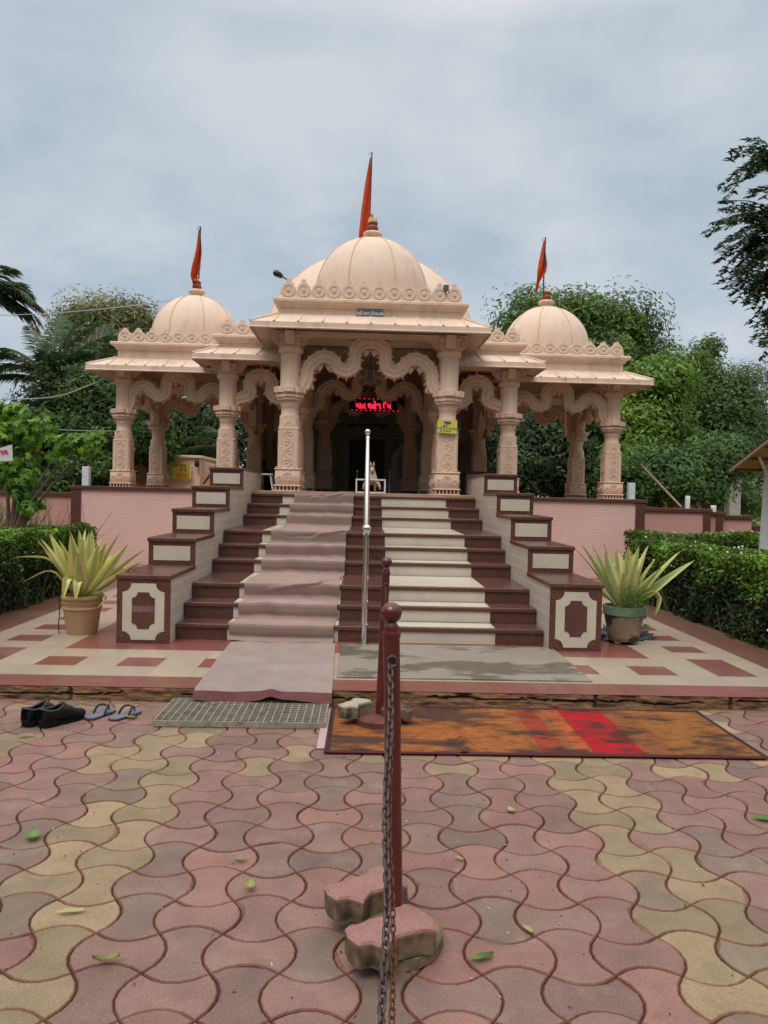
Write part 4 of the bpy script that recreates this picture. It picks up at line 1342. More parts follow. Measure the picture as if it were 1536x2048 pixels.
def crown(lumps, n, leaf, pal, dens=120, spread=.42, inner=.28, up=.8):
    """lumps: (x, y, z, rx, ry, rz); returns pos, normals, length, width, colours"""
    lumps = np.array(lumps, float)
    vol = lumps[:, 3] * lumps[:, 4] + lumps[:, 3] * lumps[:, 5]
    ncl = max(8, n // dens)
    which = RNG.choice(len(lumps), ncl, p=vol / vol.sum())
    d = RNG.normal(size=(ncl, 3)); d /= np.linalg.norm(d, axis=1, keepdims=True)
    r = inner + ((.84 if dens > 60 else .97) - inner) * RNG.random(ncl) ** .6
    c = lumps[which, :3] + d * lumps[which, 3:] * r[:, None]
    spread = spread * (1.45 if dens > 60 else 1.0)
    cs = spread * (.55 + .9 * RNG.random(ncl)) * np.minimum(1.0, lumps[which, 3] * .5 + .5)
    tone = RNG.random(ncl)
    ci = np.repeat(np.arange(ncl), dens)
    m = len(ci)
    off = RNG.normal(size=(m, 3)) * .62
    off *= np.minimum(1.0, 1.05 / (np.linalg.norm(off, axis=1, keepdims=True) + 1e-6))
    off = off * cs[ci][:, None] * np.array([1, 1, .75])
    pos = c[ci] + off
    nrm = d[ci] * .45 + off / (cs[ci][:, None] + 1e-6) * 1.15 + np.array([0, -.1, up * .55]) + RNG.normal(size=(m, 3)) * .42
    ln = leaf[0] * (.65 + .7 * RNG.random(m)); wd = leaf[1] * (.7 + .6 * RNG.random(m))
    pal = np.array(pal)
    k = np.clip(tone[ci] * (len(pal) - 1) + RNG.normal(size=m) * .16, 0, len(pal) - 1.001)
    k0 = k.astype(int); f = (k - k0)[:, None]
    cols = pal[k0] * (1 - f) + pal[k0 + 1] * f
    cols *= (.88 + .45 * RNG.random(m))[:, None]
    return pos, nrm, ln, wd, cols

def limb_tree(name, base, lumps, n, leaf, pal, label, cat='tree', trunk_r=.22, group=None, dens=120, spread=.42, inner=.28, fork=.38, up=.8, stems=1):
    base = Vector(base)
    r = empty(name, base); tag(r, label, cat, group)
    cr_ = crown(lumps, n, leaf, pal, dens, spread, inner, up)
    me = leaf_mesh('crown', cr_[0] - np.array(base), *cr_[1:], M['leaf'])
    link('crown', me, r)
    mb = MB()
    lc = [Vector(l[:3]) - base for l in lumps]
    top = max(lc, key=lambda q: q.z)
    for s_ in range(stems):
        o = Vector((random.uniform(-.5, .5) * (stems > 1), random.uniform(-.3, .3) * (stems > 1), 0))
        fk = Vector((top.x * .25, top.y * .25, top.z * fork)) + o
        mb.tube([o, o + Vector((.06, .02, fk.z * .5)), fk], [trunk_r * 1.25, trunk_r, trunk_r * .85], 10)
        for l in lc:
            mid = fk.lerp(l, .55) + Vector((random.uniform(-.2, .2), random.uniform(-.2, .2), .25))
            mb.tube([fk, mid, l], [trunk_r * .6, trunk_r * .35, trunk_r * .1], 7)
            for q in range(3):
                e = l + Vector((random.uniform(-1, 1), random.uniform(-1, 1), random.uniform(-.3, 1))) * .7
                mb.tube([mid.lerp(l, .6), l.lerp(e, .5) + Vector((0, 0, .1)), e], [trunk_r * .18, trunk_r * .10, trunk_r * .04], 5)
    mb.build('trunk', M['bark'], r)
    return r

G_NEEM = [(0.024, 0.050, 0.010), (0.050, 0.105, 0.018), (0.095, 0.180, 0.028), (0.16, 0.27, 0.040)]
G_BRIGHT = [(0.045, 0.10, 0.014), (0.10, 0.20, 0.024), (0.16, 0.27, 0.034), (0.20, 0.33, 0.04)]
G_DARK = [(0.012, 0.026, 0.010), (0.022, 0.048, 0.014), (0.036, 0.075, 0.020), (0.06, 0.115, 0.028)]
def lump(px, py, d, rpx, rpy=None, rd=None):
    c = P(px, py, d); s = d / F
    return (c.x, c.y, c.z, rpx * s, rd if rd else rpx * s, (rpy or rpx) * s)

# big neem behind the right pavilion
limb_tree('neem_tree', (9.2, 25, -.05), [lump(1130, 640, 25, 80, 55), lump(1235, 660, 25, 85, 75), lump(1050, 640, 24.5, 55, 55), lump(1180, 740, 24, 120, 80), lump(1300, 760, 25, 80, 80), lump(1100, 760, 24, 90, 90), lump(1240, 840, 24, 110, 90), lump(1125, 860, 23.5, 90, 90), lump(1040, 700, 24.5, 40, 60)],
          64000, (.19, .062), G_NEEM, 'tall dark feathery neem tree rising behind the dome of the right pavilion', trunk_r=.28, spread=.5)
limb_tree('neem_tree', (13.0, 27, -.05), [lump(1385, 770, 27, 45, 70), lump(1375, 845, 27, 70, 80), lump(1330, 800, 26, 50, 60), lump(1415, 700, 27.5, 18, 20), lump(1395, 740, 27, 28, 40)],
          26000, (.19, .062), G_NEEM, 'slender neem with a ragged pointed top right of the big tree', trunk_r=.18, spread=.45)
limb_tree('bushy_tree', (9.5, 20.5, -.05), [lump(1300, 770, 20.5, 65, 40), lump(1340, 760, 20.5, 45, 40), lump(1285, 850, 20.5, 70, 70), lump(1265, 930, 20, 60, 70), lump(1345, 840, 21, 40, 60)],
          26000, (.17, .06), G_BRIGHT, 'bright yellow-green tree growing against the right pavilion roof', trunk_r=.14, spread=.36)
limb_tree('bushy_tree', (12.6, 27, -.05), [lump(1450, 810, 26, 75, 80), lump(1410, 880, 26, 80, 80), lump(1475, 880, 26, 60, 80), lump(1390, 940, 24, 80, 70)],
          34000, (.18, .065), [(0.02, 0.045, 0.013), (0.04, 0.09, 0.02), (0.07, 0.14, 0.03), (0.11, 0.19, 0.04)], 'mid green round topped tree behind the boundary wall at the right', trunk_r=.2, spread=.48)
limb_tree('bushy_tree', (8.2, 18.5, -.05), [lump(1330, 950, 18.5, 80, 60), lump(1410, 930, 19, 75, 50), lump(1462, 905, 19, 50, 35), lump(1255, 970, 18.5, 60, 50), lump(1375, 985, 18.5, 60, 40)],
          24000, (.15, .055), [(0.02, 0.05, 0.016), (0.04, 0.10, 0.022), (0.085, 0.17, 0.035), (0.12, 0.21, 0.045)], 'low leafy tree with drooping sprays just over the right boundary wall', trunk_r=.12, spread=.36, stems=2)
limb_tree('feathery_tree', (20.5, 36, -.05), [lump(1520, 790, 34, 45, 70), lump(1530, 870, 34, 45, 70), lump(1500, 840, 34, 30, 60)],
          5200, (.22, .06), [(0.07, 0.10, 0.06), (0.11, 0.15, 0.08), (0.15, 0.19, 0.10)], 'pale thin feathery tree at the far right with sky showing through', trunk_r=.1, spread=.5)
limb_tree('bushy_tree', (5.6, 22, -.05), [lump(1080, 900, 21, 80, 90), lump(1150, 930, 21, 70, 70), lump(1180, 860, 22, 70, 80), lump(1030, 940, 20.5, 60, 60), lump(985, 890, 21, 45, 70)],
          26000, (.18, .065), G_DARK, 'very dark leafy tree seen between the columns of the right pavilion', trunk_r=.16, spread=.46)
limb_tree('bushy_tree', (12.5, 31, -.05), [lump(1440, 960, 30, 60, 40), lump(1520, 960, 30, 60, 40), lump(1490, 1000, 29, 60, 25)],
          5500, (.24, .08), [(0.05, 0.10, 0.035), (0.09, 0.16, 0.05), (0.13, 0.21, 0.06)], 'light green bush around the bare concrete pillar at the right', trunk_r=.03, spread=.45, stems=1)
# left side
limb_tree('mango_tree', (-9.2, 18.5, -.05), [lump(140, 800, 18.5, 85, 55), lump(205, 800, 18.5, 60, 50), lump(110, 870, 18, 90, 60), lump(200, 880, 18, 75, 70), lump(60, 860, 18.5, 60, 60), lump(170, 930, 17.5, 60, 40), lump(290, 870, 19, 55, 60), lump(70, 940, 18, 70, 40)],
          46000, (.15, .055), [(0.014, 0.036, 0.010), (0.030, 0.075, 0.016), (0.065, 0.14, 0.026), (0.14, 0.22, 0.032)], 'rounded dark mango tree with yellowish tips behind the left pavilion', trunk_r=.2, spread=.36)
limb_tree('flowering_tree', (-11.5, 30, -.05), [lump(215, 645, 30, 85, 40), lump(165, 665, 30, 45, 40), lump(270, 660, 30, 45, 40), lump(230, 710, 29.5, 80, 50), lump(300, 690, 30, 30, 50)],
          36000, (.18, .07), [(0.05, 0.075, 0.022), (0.11, 0.125, 0.035), (0.21, 0.205, 0.07), (0.36, 0.34, 0.20)], 'tall olive tree topped with pale creamy flower sprays at the left', trunk_r=.22, spread=.55, up=.5)
limb_tree('bushy_tree', (-5.6, 24, -.05), [lump(340, 870, 24, 70, 70), lump(400, 850, 24, 60, 60), lump(430, 890, 24, 50, 60), lump(300, 830, 25, 60, 60), lump(500, 880, 24, 50, 80)],
          22000, (.18, .065), G_DARK, 'dark tree with gaps of sky seen between the columns of the left pavilion', trunk_r=.16, spread=.45)
limb_tree('climbing_shrub', (-6.2, 15.6, -.05), [lump(190, 940, 15.5, 50, 30), lump(140, 960, 15.5, 45, 22), lump(215, 955, 15.5, 25, 25), lump(110, 975, 15.5, 40, 20)],
          9000, (.09, .05), [(0.02, 0.055, 0.014), (0.04, 0.10, 0.02), (0.08, 0.165, 0.03), (0.10, 0.2, 0.04)], 'small leaved shrub in front of the left pavilion column, behind the wall', 'shrub', trunk_r=.05, spread=.22, stems=2)

# star leaved young tree at the left
def lobed_leaves(name, pos, nrm, size, cols, m):
    n = len(pos)
    A = np.array([0, .5, .62, 1.05, 1.25, 1.75, 2.0, 2.5, 2.9, PI, -2.9, -2.5, -2.0, -1.75, -1.25, -1.05, -.62, -.5])
    Rr = np.array([1.0, .52, .48, .92, .50, .74, .40, .46, .20, .05, .20, .46, .40, .74, .50, .92, .48, .52])
    k = len(A)
    nrm = nrm / np.linalg.norm(nrm, axis=1, keepdims=True)
    t = RNG.normal(size=(n, 3)) * np.array([1, 1, .4]) + np.array([0, -.3, -.6])
    t -= nrm * np.sum(t * nrm, axis=1, keepdims=True); t /= np.linalg.norm(t, axis=1, keepdims=True)
    b = np.cross(nrm, t)
    vs = np.empty((n, k + 1, 3))
    vs[:, 0] = pos
    for i in range(k):
        r = Rr[i] * size
        vs[:, i + 1] = pos + t * (r * math.cos(A[i]))[:, None] + b * (r * math.sin(A[i]))[:, None] - nrm * (r * r / size * .18)[:, None]
    vs = vs.reshape(-1, 3)
    fs = []
    for q in range(n):
        o = q * (k + 1)
        for i in range(k):
            fs.append((o, o + 1 + i, o + 1 + (i + 1) % k))
    me = bpy.data.meshes.new(name)
    me.from_pydata(vs.tolist(), [], fs)
    colour_attr(me, np.repeat(cols, k + 1, axis=0))
    me.materials.append(m)
    return me
yb = P(20, 1090, 10.6); yb = Vector((yb.x - .1, yb.y, -.02))
yt = empty('young_tree', yb); tag(yt, 'young tree with bright green star shaped leaves at the left edge', 'tree')
SH = [lump(45, 850, 10.6, 60, 45, .35), lump(10, 900, 10.6, 60, 50, .35), lump(40, 960, 10.6, 45, 40, .3), lump(80, 870, 10.5, 30, 30, .25), lump(150, 890, 10.4, 32, 22, .2), lump(185, 885, 10.4, 26, 22, .2), lump(115, 905, 10.4, 22, 20, .2), lump(60, 1010, 10.5, 25, 18, .2), lump(5, 820, 10.7, 40, 30, .3)]
cr_ = crown(SH, 1500, (.12, .12), [(0.04, 0.11, 0.014), (0.08, 0.20, 0.020), (0.14, 0.29, 0.03), (0.21, 0.37, 0.04)], dens=6, spread=.15, inner=.15, up=1.2)
me = lobed_leaves('crown', cr_[0] - np.array(yb), cr_[1], cr_[2] * .62, cr_[4], M['leaf_thin'])
link('crown', me, yt)
mb = MB()
fk = Vector((.1, 0, .75))
mb.tube([(0, 0, 0), (.03, 0, .4), fk], [.05, .045, .04], 8); mb.tube([(-.35, .1, 0), (-.33, .1, .5), (-.2, 0, 1.3)], [.04, .035, .03], 8)
for l in SH:
    q = Vector(l[:3]) - yb
    mb.tube([fk, fk.lerp(q, .5) + Vector((0, 0, .1)), q], [.03, .018, .008], 6)
mb.build('trunk', M['bark'], yt)

# near branches hanging in at the top right
hb = Vector((7.2, 9.0, -.02))
ht = empty('overhanging_tree', hb); tag(ht, 'dark leafy branches hanging into the picture at the top right', 'tree')
pos = []; axis = []; nr = []; tw = MB()
# tree trunk stands outside the frame, limbs reach in
tw.tube([(0, 0, 0), (.1, 0, 1.6), (.0, -.1, 3.2), (-.3, -.2, 4.6)], [.2, .17, .14, .08], 10)
hubs = [P(1560, 330, 8.6), P(1575, 450, 8.7), P(1570, 560, 8.6), P(1600, 400, 8.9), P(1600, 620, 8.8), P(1560, 500, 8.3)]
for h in hubs:
    q = h - hb
    tw.tube([(-.05, -.1, 3.0 if q.z > 3.4 else 2.0), Vector((-.1, -.1, 3.2)).lerp(q, .5) + Vector((0, 0, .25)), q], [.07, .045, .02], 6)
tips = [(1462, 300, 0), (1490, 330, 0), (1470, 345, 0), (1450, 378, 0), (1415, 468, 1), (1432, 495, 1), (1440, 440, 1), (1455, 420, 1), (1435, 520, 1), (1440, 545, 1), (1436, 562, 2), (1470, 600, 2), (1465, 585, 2), (1500, 570, 2), (1500, 680, 4), (1510, 650, 4), (1520, 690, 4), (1530, 640, 4), (1480, 500, 5), (1490, 440, 5), (1500, 390, 3), (1515, 330, 3), (1520, 300, 3), (1480, 470, 1), (1475, 540, 5), (1500, 520, 5), (1510, 600, 2), (1525, 560, 2), (1530, 420, 3), (1490, 600, 2), (1536, 500, 1), (1505, 470, 1), (1515, 550, 5), (1485, 560, 5)]
tips += [(t[0] + random.uniform(-14, 40), t[1] + random.uniform(-25, 25), t[2]) for t in tips for _ in range(2)]
for tx, ty, hi in tips:
    a = hubs[hi] - hb
    b = P(tx, ty, 8.5 + random.uniform(-.35, .45)) - hb
    mid = a.lerp(b, .5) + Vector((0, 0, .12))
    pts = [tuple(q) for q in (a, mid, b)]
    cur = [Vector(q) for q in catmull(pts, 8)]
    tw.tube(cur, [.008 - .005 * i / len(cur) for i in range(len(cur))], 5)
    for i in range(2, len(cur)):
        for rep in range(3):
            t = (cur[i] - cur[i - 1]).normalized()
            side = Vector((random.uniform(-1, 1), random.uniform(-1, 1), random.uniform(-.9, .5)))
            ax = (t * .9 + side * .9 + Vector((0, 0, -.35))).normalized()
            p_ = cur[i - 1].lerp(cur[i], random.random()) + ax * .045
            pos.append(p_); axis.append(ax); nr.append((random.uniform(-.6, .6), random.uniform(-.9, .3), 1))
pos = np.array([tuple(p) for p in pos]); axis = np.array([tuple(p) for p in axis]); nr = np.array(nr)
k = len(pos)
cols = np.array([(0.035, 0.075, 0.026)]) * (.6 + .9 * RNG.random((k, 1)))
me = leaf_mesh('crown', pos, nr, .085 + .045 * RNG.random(k), .034 + .014 * RNG.random(k), cols, M['leaf'], axis=axis)
link('crown', me, ht); tw.build('trunk', M['bark'], ht)

# coconut palms
def palm(base, top, fronds, length, label, pal, leaflet=.55, nl=70):
    base = Vector(base); top = Vector(top)
    r = empty('coconut_palm', base); tag(r, label, 'palm tree')
    mb = MB(); q = top - base
    mb.tube([(0, 0, 0), (q.x * .3 + .15, 0, q.z * .4), (q.x * .8, q.y * .5, q.z * .8), tuple(q)], [.20, .15, .13, .12], 10)
    mb.build('trunk', M['bark'], r)
    vs = []; fs = []; cols = []; rach = MB()
    for az, el, ln, droop in fronds:
        pts = []
        p = Vector(q); L0 = ln * length; n = 16
        e_ = el
        for i in range(n + 1):
            pts.append(Vector(p))
            p = p + Vector((math.cos(az) * math.cos(e_), math.sin(az) * math.cos(e_), math.sin(e_))) * (L0 / n)
            e_ -= droop / n * (0.4 + 1.2 * i / n)
        rach.tube(pts, [.035 * (1 - .85 * i / n) for i in range(n + 1)], 5)
        c0 = np.array(pal[random.randrange(len(pal))]) * random.uniform(.8, 1.2)
        for i in range(nl):
            u = .12 + .88 * i / nl
            f = u * n; k0 = min(int(f), n - 1)
            b = pts[k0].lerp(pts[k0 + 1], f - k0)
            t = (pts[k0 + 1] - pts[k0]).normalized()
            sd = t.cross(Vector((0, 0, 1)))
            sd = sd.normalized() if sd.length > 1e-3 else Vector((1, 0, 0))
            up = sd.cross(t)
            ll = leaflet * (math.sin(PI * min(1, u * .85 + .12)) ** .6) * random.uniform(.85, 1.1)
            for s_ in (-1, 1):
                dr = (t * .65 + sd * s_ * .8 + up * random.uniform(-.1, .25) - Vector((0, 0, random.uniform(.15, .5)))).normalized()
                tip = b + dr * ll - Vector((0, 0, .18 * ll))
                m_ = b + dr * ll * .5
                wv = t * .013
                o = len(vs)
                vs += [b - wv, b + wv, m_ + wv * 1.1, tip, m_ - wv * 1.1]
                fs.append((o, o + 1, o + 2, o + 3, o + 4))
                cc = c0 * random.uniform(.75, 1.25)
                cols += [cc] * 5
    me = bpy.data.meshes.new('fronds'); me.from_pydata([tuple(v) for v in vs], [], fs)
    colour_attr(me, np.array(cols)); me.materials.append(M['leaf'])
    fo = link('fronds', me, r)
    rach.build('rachis', mat('palm_rachis', (.14, .13, .05), .7), fo)
    return r
PALM = [(0.035, 0.075, 0.03), (0.055, 0.10, 0.035), (0.10, 0.13, 0.04), (0.08, 0.10, 0.035)]
t1 = P(-45, 590, 17)
palm((t1.x - .3, 17.2, -.05), t1, [(0, .55, .75, 1.5), (.1, .2, .95, 1.3), (-.5, .9, .8, 1.6), (.3, -.1, .85, 1.1), (2.0, .7, 1, 1.4), (3.4, .4, 1, 1.6), (-1.6, .5, .9, 1.6), (-.3, .35, .95, 1.5), (.15, .0, .9, 1.2), (-1.0, .1, .8, 1.2), (1.2, .8, .9, 1.4)],
     1.75, 'coconut palm with drooping fronds entering from the left edge', PALM, .50, 56)
t2 = P(100, 765, 19)
palm((t2.x, 19.2, -.05), t2, [(PI * .97, .95, 1.0, 1.5), (PI * .9, .65, .95, 1.4), (PI * 1.1, .3, .9, 1.2), (1.5, 1.45, 1.0, .5), (.3, 1.35, 1.05, .5), (.2, 1.0, 1.05, .9), (.0, .85, 1.25, 1.1), (-.5, .9, .9, 1.4), (.4, .4, .9, 1.3), (-1.2, .8, .9, 1.5), (3.8, .8, .9, 1.5), (2.4, 1.2, 1, .8), (.1, 1.2, 1.0, .7)],
     2.0, 'coconut palm with a full crown of fronds left of the pavilion roof', [(0.04, 0.095, 0.04), (0.055, 0.12, 0.045), (0.08, 0.15, 0.05)], .50, 80)
t3 = P(190, 745, 21)
palm((t3.x, 21.2, -.05), t3, [(.05, 1.15, 1.0, .8), (.5, 1.4, 1.0, .5), (-.2, .9, 1, 1.1), (.0, .5, .9, 1.3), (2.6, 1.1, .9, .9), (1.6, 1.3, .9, .7)],
     2.0, 'smaller coconut palm half hidden beside the left pavilion roof', [(0.04, 0.10, 0.045), (0.06, 0.13, 0.055)], .5, 54)
t4 = P(470, 900, 22)
palm((t4.x, 22.2, -.05), t4, [(PI * .95, .5, 1, .9), (PI * 1.05, .2, 1, .8), (PI * .9, .9, .9, 1.2), (PI * 1.0, -.1, .9, .5), (PI * .8, .3, .8, 1.2)],
     1.7, 'small palm with fronds spreading behind the left pavilion columns', [(0.04, 0.08, 0.03), (0.06, 0.10, 0.035)], .45, 50)

# a far belt of trees so that the horizon is closed all round
fb = []
for i in range(120):
    a = rad(3 * i)
    back = math.cos(a) < .1  # unseen rear trees, set nearer and taller to hold back front light
    d = (26 if back else 62) + (5 if back else 12) * math.sin(i * 2.1)
    h = 5.0 + 2.0 * math.sin(i * 1.7) + 1.2 * math.sin(i * 4.1)
    h *= 2.1 if back else 1.0
    fb.append((d * math.sin(a), d * math.cos(a), h * .45, 3.2, 2.5, h * .62))
cr_ = crown(fb, 46000, (.75, .42), G_NEEM, dens=14, spread=1.0, inner=.5)
tag(link('woodland_and_rear_screen', leaf_mesh('woodland_and_rear_screen', *cr_, M['leaf'])), kind='stuff')

# ------------------------------------------------------------------ hedges
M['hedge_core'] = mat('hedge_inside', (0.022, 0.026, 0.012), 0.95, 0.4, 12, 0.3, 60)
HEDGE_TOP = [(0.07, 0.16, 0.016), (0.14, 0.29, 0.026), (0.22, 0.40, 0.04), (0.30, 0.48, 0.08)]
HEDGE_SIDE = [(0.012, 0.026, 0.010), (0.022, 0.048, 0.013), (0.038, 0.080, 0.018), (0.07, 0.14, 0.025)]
def hedge(x0, x1, y0, y1, z0, z1, n, label, leaf=(.052, .026), flowers=30):
    c = Vector(((x0 + x1) / 2, (y0 + y1) / 2, z0))
    r = empty('hedge', c); tag(r, label, 'hedge')
    def wob(x, y): return .035 * np.sin(x * 3.1 + 1) + .03 * np.sin(y * 4.3) + .02 * np.sin(x * 9 + y * 7)
    core = MB()
    m_ = .13
    nx, ny = max(2, int((x1 - x0) / .25)), max(2, int((y1 - y0) / .25))
    core.box(x0 + m_ - c.x, x1 - m_ - c.x, y0 + m_ - c.y, y1 - m_ - c.y, 0.02, z1 - m_ - z0)  # solid dark box filling the hedge behind its leaves
    core.build('dark_core', M['hedge_core'], r)
    A_top = (x1 - x0) * (y1 - y0); A_s = 2 * (y1 - y0) * (z1 - z0); A_f = 2 * (x1 - x0) * (z1 - z0)
    p = np.array([A_top * 1.35, A_s, A_f]); p /= p.sum()
    k = RNG.choice(3, n, p=p)
    X = x0 + (x1 - x0) * RNG.random(n); Y = y0 + (y1 - y0) * RNG.random(n); Z = z0 + (z1 - z0) * RNG.random(n) ** .8
    nr = np.zeros((n, 3))
    sgn = np.where(RNG.random(n) < .5, -1, 1)
    dep = np.abs(RNG.normal(size=n)) * .075
    rr = .045
    t = k == 0
    Z[t] = z1 - dep[t]; nr[t] = (0, 0, 1)
    s_ = k == 1
    X[s_] = np.where(sgn[s_] < 0, x0 + dep[s_], x1 - dep[s_]); nr[s_, 0] = sgn[s_]
    f_ = k == 2
    Y[f_] = np.where(sgn[f_] < 0, y0 + dep[f_], y1 - dep[f_]); nr[f_, 1] = sgn[f_]
    Z += np.where(Z > z0 + (z1 - z0) * .5, wob(X, Y), 0) * .9
    ex = np.sin(Y * 5 + Z * 6) * .03 + np.sin(Y * 13 + Z * 4) * .018
    X += np.where(s_, ex * sgn, 0)
    pos = np.stack([X, Y, Z], 1) - np.array(c)
    nr = nr * .9 + RNG.normal(size=(n, 3)) * .6 + np.array([0, 0, .55])
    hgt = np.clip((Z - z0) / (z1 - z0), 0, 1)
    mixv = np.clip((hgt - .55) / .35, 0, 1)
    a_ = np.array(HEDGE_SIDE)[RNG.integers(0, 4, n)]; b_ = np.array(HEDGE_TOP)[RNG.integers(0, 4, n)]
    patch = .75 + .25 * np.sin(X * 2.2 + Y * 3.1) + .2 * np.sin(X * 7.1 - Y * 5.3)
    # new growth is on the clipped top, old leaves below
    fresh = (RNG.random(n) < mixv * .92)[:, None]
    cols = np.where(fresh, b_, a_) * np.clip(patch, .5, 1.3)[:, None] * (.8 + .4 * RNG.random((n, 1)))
    keep = (hgt > .35) | (RNG.random(n) < .35 + 1.2 * hgt)
    pos, nr, cols = pos[keep], nr[keep], cols[keep]
    m = len(pos)
    ln = leaf[0] * (.6 + .8 * RNG.random(m)); wd = leaf[1] * (.7 + .6 * RNG.random(m))
    if flowers:
        kf = flowers
        pf = np.stack([x0 + (x1 - x0) * RNG.random(kf), y0 + (y1 - y0) * RNG.random(kf), z1 + .02 + .02 * RNG.random(kf)], 1)
        sd_ = RNG.random(kf) < .35
        pf[sd_, 0] = np.where(x0 > 0, x0 - .01, x1 + .01); pf[sd_, 2] = z0 + (z1 - z0) * (.3 + .6 * RNG.random(sd_.sum()))
        pf[:, 2] += np.where(~sd_, wob(pf[:, 0], pf[:, 1]), 0)
        pos = np.concatenate([pos, pf - np.array(c)]); nr = np.concatenate([nr, RNG.normal(size=(kf, 3)) + np.array([0, -.5, 1])])
        ln = np.concatenate([ln, np.full(kf, .035)]); wd = np.concatenate([wd, np.full(kf, .034)]); cols = np.concatenate([cols, np.full((kf, 3), .72)])
    link('foliage', leaf_mesh('foliage', pos, nr, ln, wd, cols, M['leaf']), r)
    # bare twigs near the ground
    tw = MB()
    for i in range(int(110 * (y1 - y0) / 3)):
        side = random.choice((-1, 1))
        xx = (x0 + .06 if side < 0 else x1 - .06) - c.x
        if random.random() < .25 and True:
            xx = random.uniform(x0, x1) - c.x; yy = (y0 + .05) - c.y
        else: yy = random.uniform(y0, y1) - c.y
        h_ = random.uniform(.25, .6)
        tw.tube([(xx, yy, 0), (xx + random.uniform(-.06, .06), yy + random.uniform(-.06, .06), h_ * .5), (xx + random.uniform(-.12, .12), yy + random.uniform(-.12, .12), h_)], [.007, .005, .003], 4, 0, False)
    tag(tw.build('bare_twigs', M['bark'], r), kind='stuff')
    return r
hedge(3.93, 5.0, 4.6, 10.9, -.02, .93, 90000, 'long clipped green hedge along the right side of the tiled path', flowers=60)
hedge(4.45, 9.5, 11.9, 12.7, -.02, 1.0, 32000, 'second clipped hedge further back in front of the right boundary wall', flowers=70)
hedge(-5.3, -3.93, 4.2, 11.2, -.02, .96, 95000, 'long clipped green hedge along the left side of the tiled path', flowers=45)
# tall grasses behind the left hedge
gb = Vector((-5.3, 11.9, -.02))
gv = []; gf = []; gc = []
for i in range(700):
    bx, by = random.gauss(0, .55) - .55, random.gauss(0, .22)
    h_ = random.uniform(.7, 1.45); lean = random.gauss(0, .28) + .08; ly = random.gauss(0, .15)
    w_ = .009; o = len(gv)
    for j, t in enumerate((0, .4, .75, 1)):
        x = bx + lean * t * t; z = h_ * t * (1 - .12 * abs(lean) * t); y = by + ly * t * t
        ww = w_ * (1 - t) + .001
        gv += [(x - ww, y, z), (x + ww, y + .004, z)]
    for j in range(3): gf.append((o + 2 * j, o + 2 * j + 1, o + 2 * j + 3, o + 2 * j + 2))
    cc = np.array(random.choice([(0.06, 0.13, 0.03), (0.09, 0.17, 0.04), (0.14, 0.20, 0.06), (0.22, 0.22, 0.09)])) * random.uniform(.7, 1.2)
    gc += [cc] * 8
me = bpy.data.meshes.new('ornamental_grass'); me.from_pydata(gv, [], gf); colour_attr(me, np.array(gc)); me.materials.append(M['leaf'])
tag(link('ornamental_grass', me, None, gb), 'clump of tall thin grass blades rising behind the left hedge', 'plant')
# ------------------------------------------------------------------ mats and carpets
M['carpet'] = mat('faded_pink_carpet', (0.300, 0.215, 0.192), 0.95, 0.08, 3.0, 0.10, 320, bump=0.0015, bscale=400, spec=0.1,
                  dirt=[((0.37, 0.29, 0.27), 3.5, 0.5, 0.8, 0.5, (1, 1, 1)), ((0.22, 0.13, 0.12), 5.0, 0.62, 0.85, 0.4, (1, 1, 1))])
def stair_carpet():
    prof = []
    for k, d in enumerate(SD):
        z1 = ZP + RISE * (k + 1)
        zb = z1 - RISE
        if k == 0: prof += [(d - .085, ZP + .012), (d - .05, ZP + .02)]
        prof += [(d - .004 + random.uniform(-.008, .006), zb + .035), (d - .016 + random.uniform(-.006, .004), z1 - .075), (d - .026, z1 - .020), (d - .020, z1 + .006), (d - .004, z1 + .012), (d + .05, z1 + .009)]
        dn = SD[k + 1] if k < 8 else 12.3
        m = 5 if dn - d > .6 else 2
        for q in range(1, m + 1):
            u = q / (m + 1)
            prof.append((d + .06 + (dn - .085 - d - .06) * u, z1 + .007 + random.uniform(0, .004)))
        if k < 8: prof.append((dn - .012, z1 + .010))
    prof[-1] = (12.0, PLAT + .004)
    # resample finely and blend for softness
    fine = []
    for (a, b), (c, e) in zip(prof[:-1], prof[1:]):
        for q in range(4):
            fine.append((a + (c - a) * q / 4, b + (e - b) * q / 4))
    fine.append(prof[-1])
    fine = np.array(fine)
    for _ in range(1):
        fine[1:-1] = fine[1:-1] * .8 + (fine[:-2] + fine[2:]) * .1
    nx = 48
    vs = []; fs = []
    for r, (y, z) in enumerate(fine):
        t = (y - 7.1) / 4.9
        xa = -1.245 + .145 * t + .012 * math.sin(y * 6); xb = -.255 + .10 * t + .010 * math.sin(y * 5 + 1)
        for i in range(nx):
            u = i / (nx - 1)
            x = xa + (xb - xa) * u
            cr1 = math.exp(-((z - ZP - .30 - .16 * u + .05 * math.sin(y * 3)) % .47 / .035) ** 2) * (u > .25)
            wr = .006 * math.sin(u * 9 + y * 3.7) * math.sin(y * 9 + u * 2) + .005 * math.sin(u * 4 - y * 5) + .003 * math.sin(u * 23 + y * 17) + .014 * cr1
            vs.append((x, y - abs(wr) * 1.2, z + max(0, wr) * 1.3))
    nr = len(fine)
    for r in range(nr - 1):
        for i in range(nx - 1):
            fs.append((r * nx + i, r * nx + i + 1, (r + 1) * nx + i + 1, (r + 1) * nx + i))
    c = Vector((-.7, 7.1, ZP))
    me = bpy.data.meshes.new('stair_carpet'); me.from_pydata([(x - c.x, y - c.y, z - c.z) for x, y, z in vs], [], fs)
    me.polygons.foreach_set('use_smooth', [True] * len(fs)); me.materials.append(M['carpet'])
    tag(link('stair_carpet', me, None, c), 'faded pink carpet runner laid down the left half of the stairs', 'carpet')
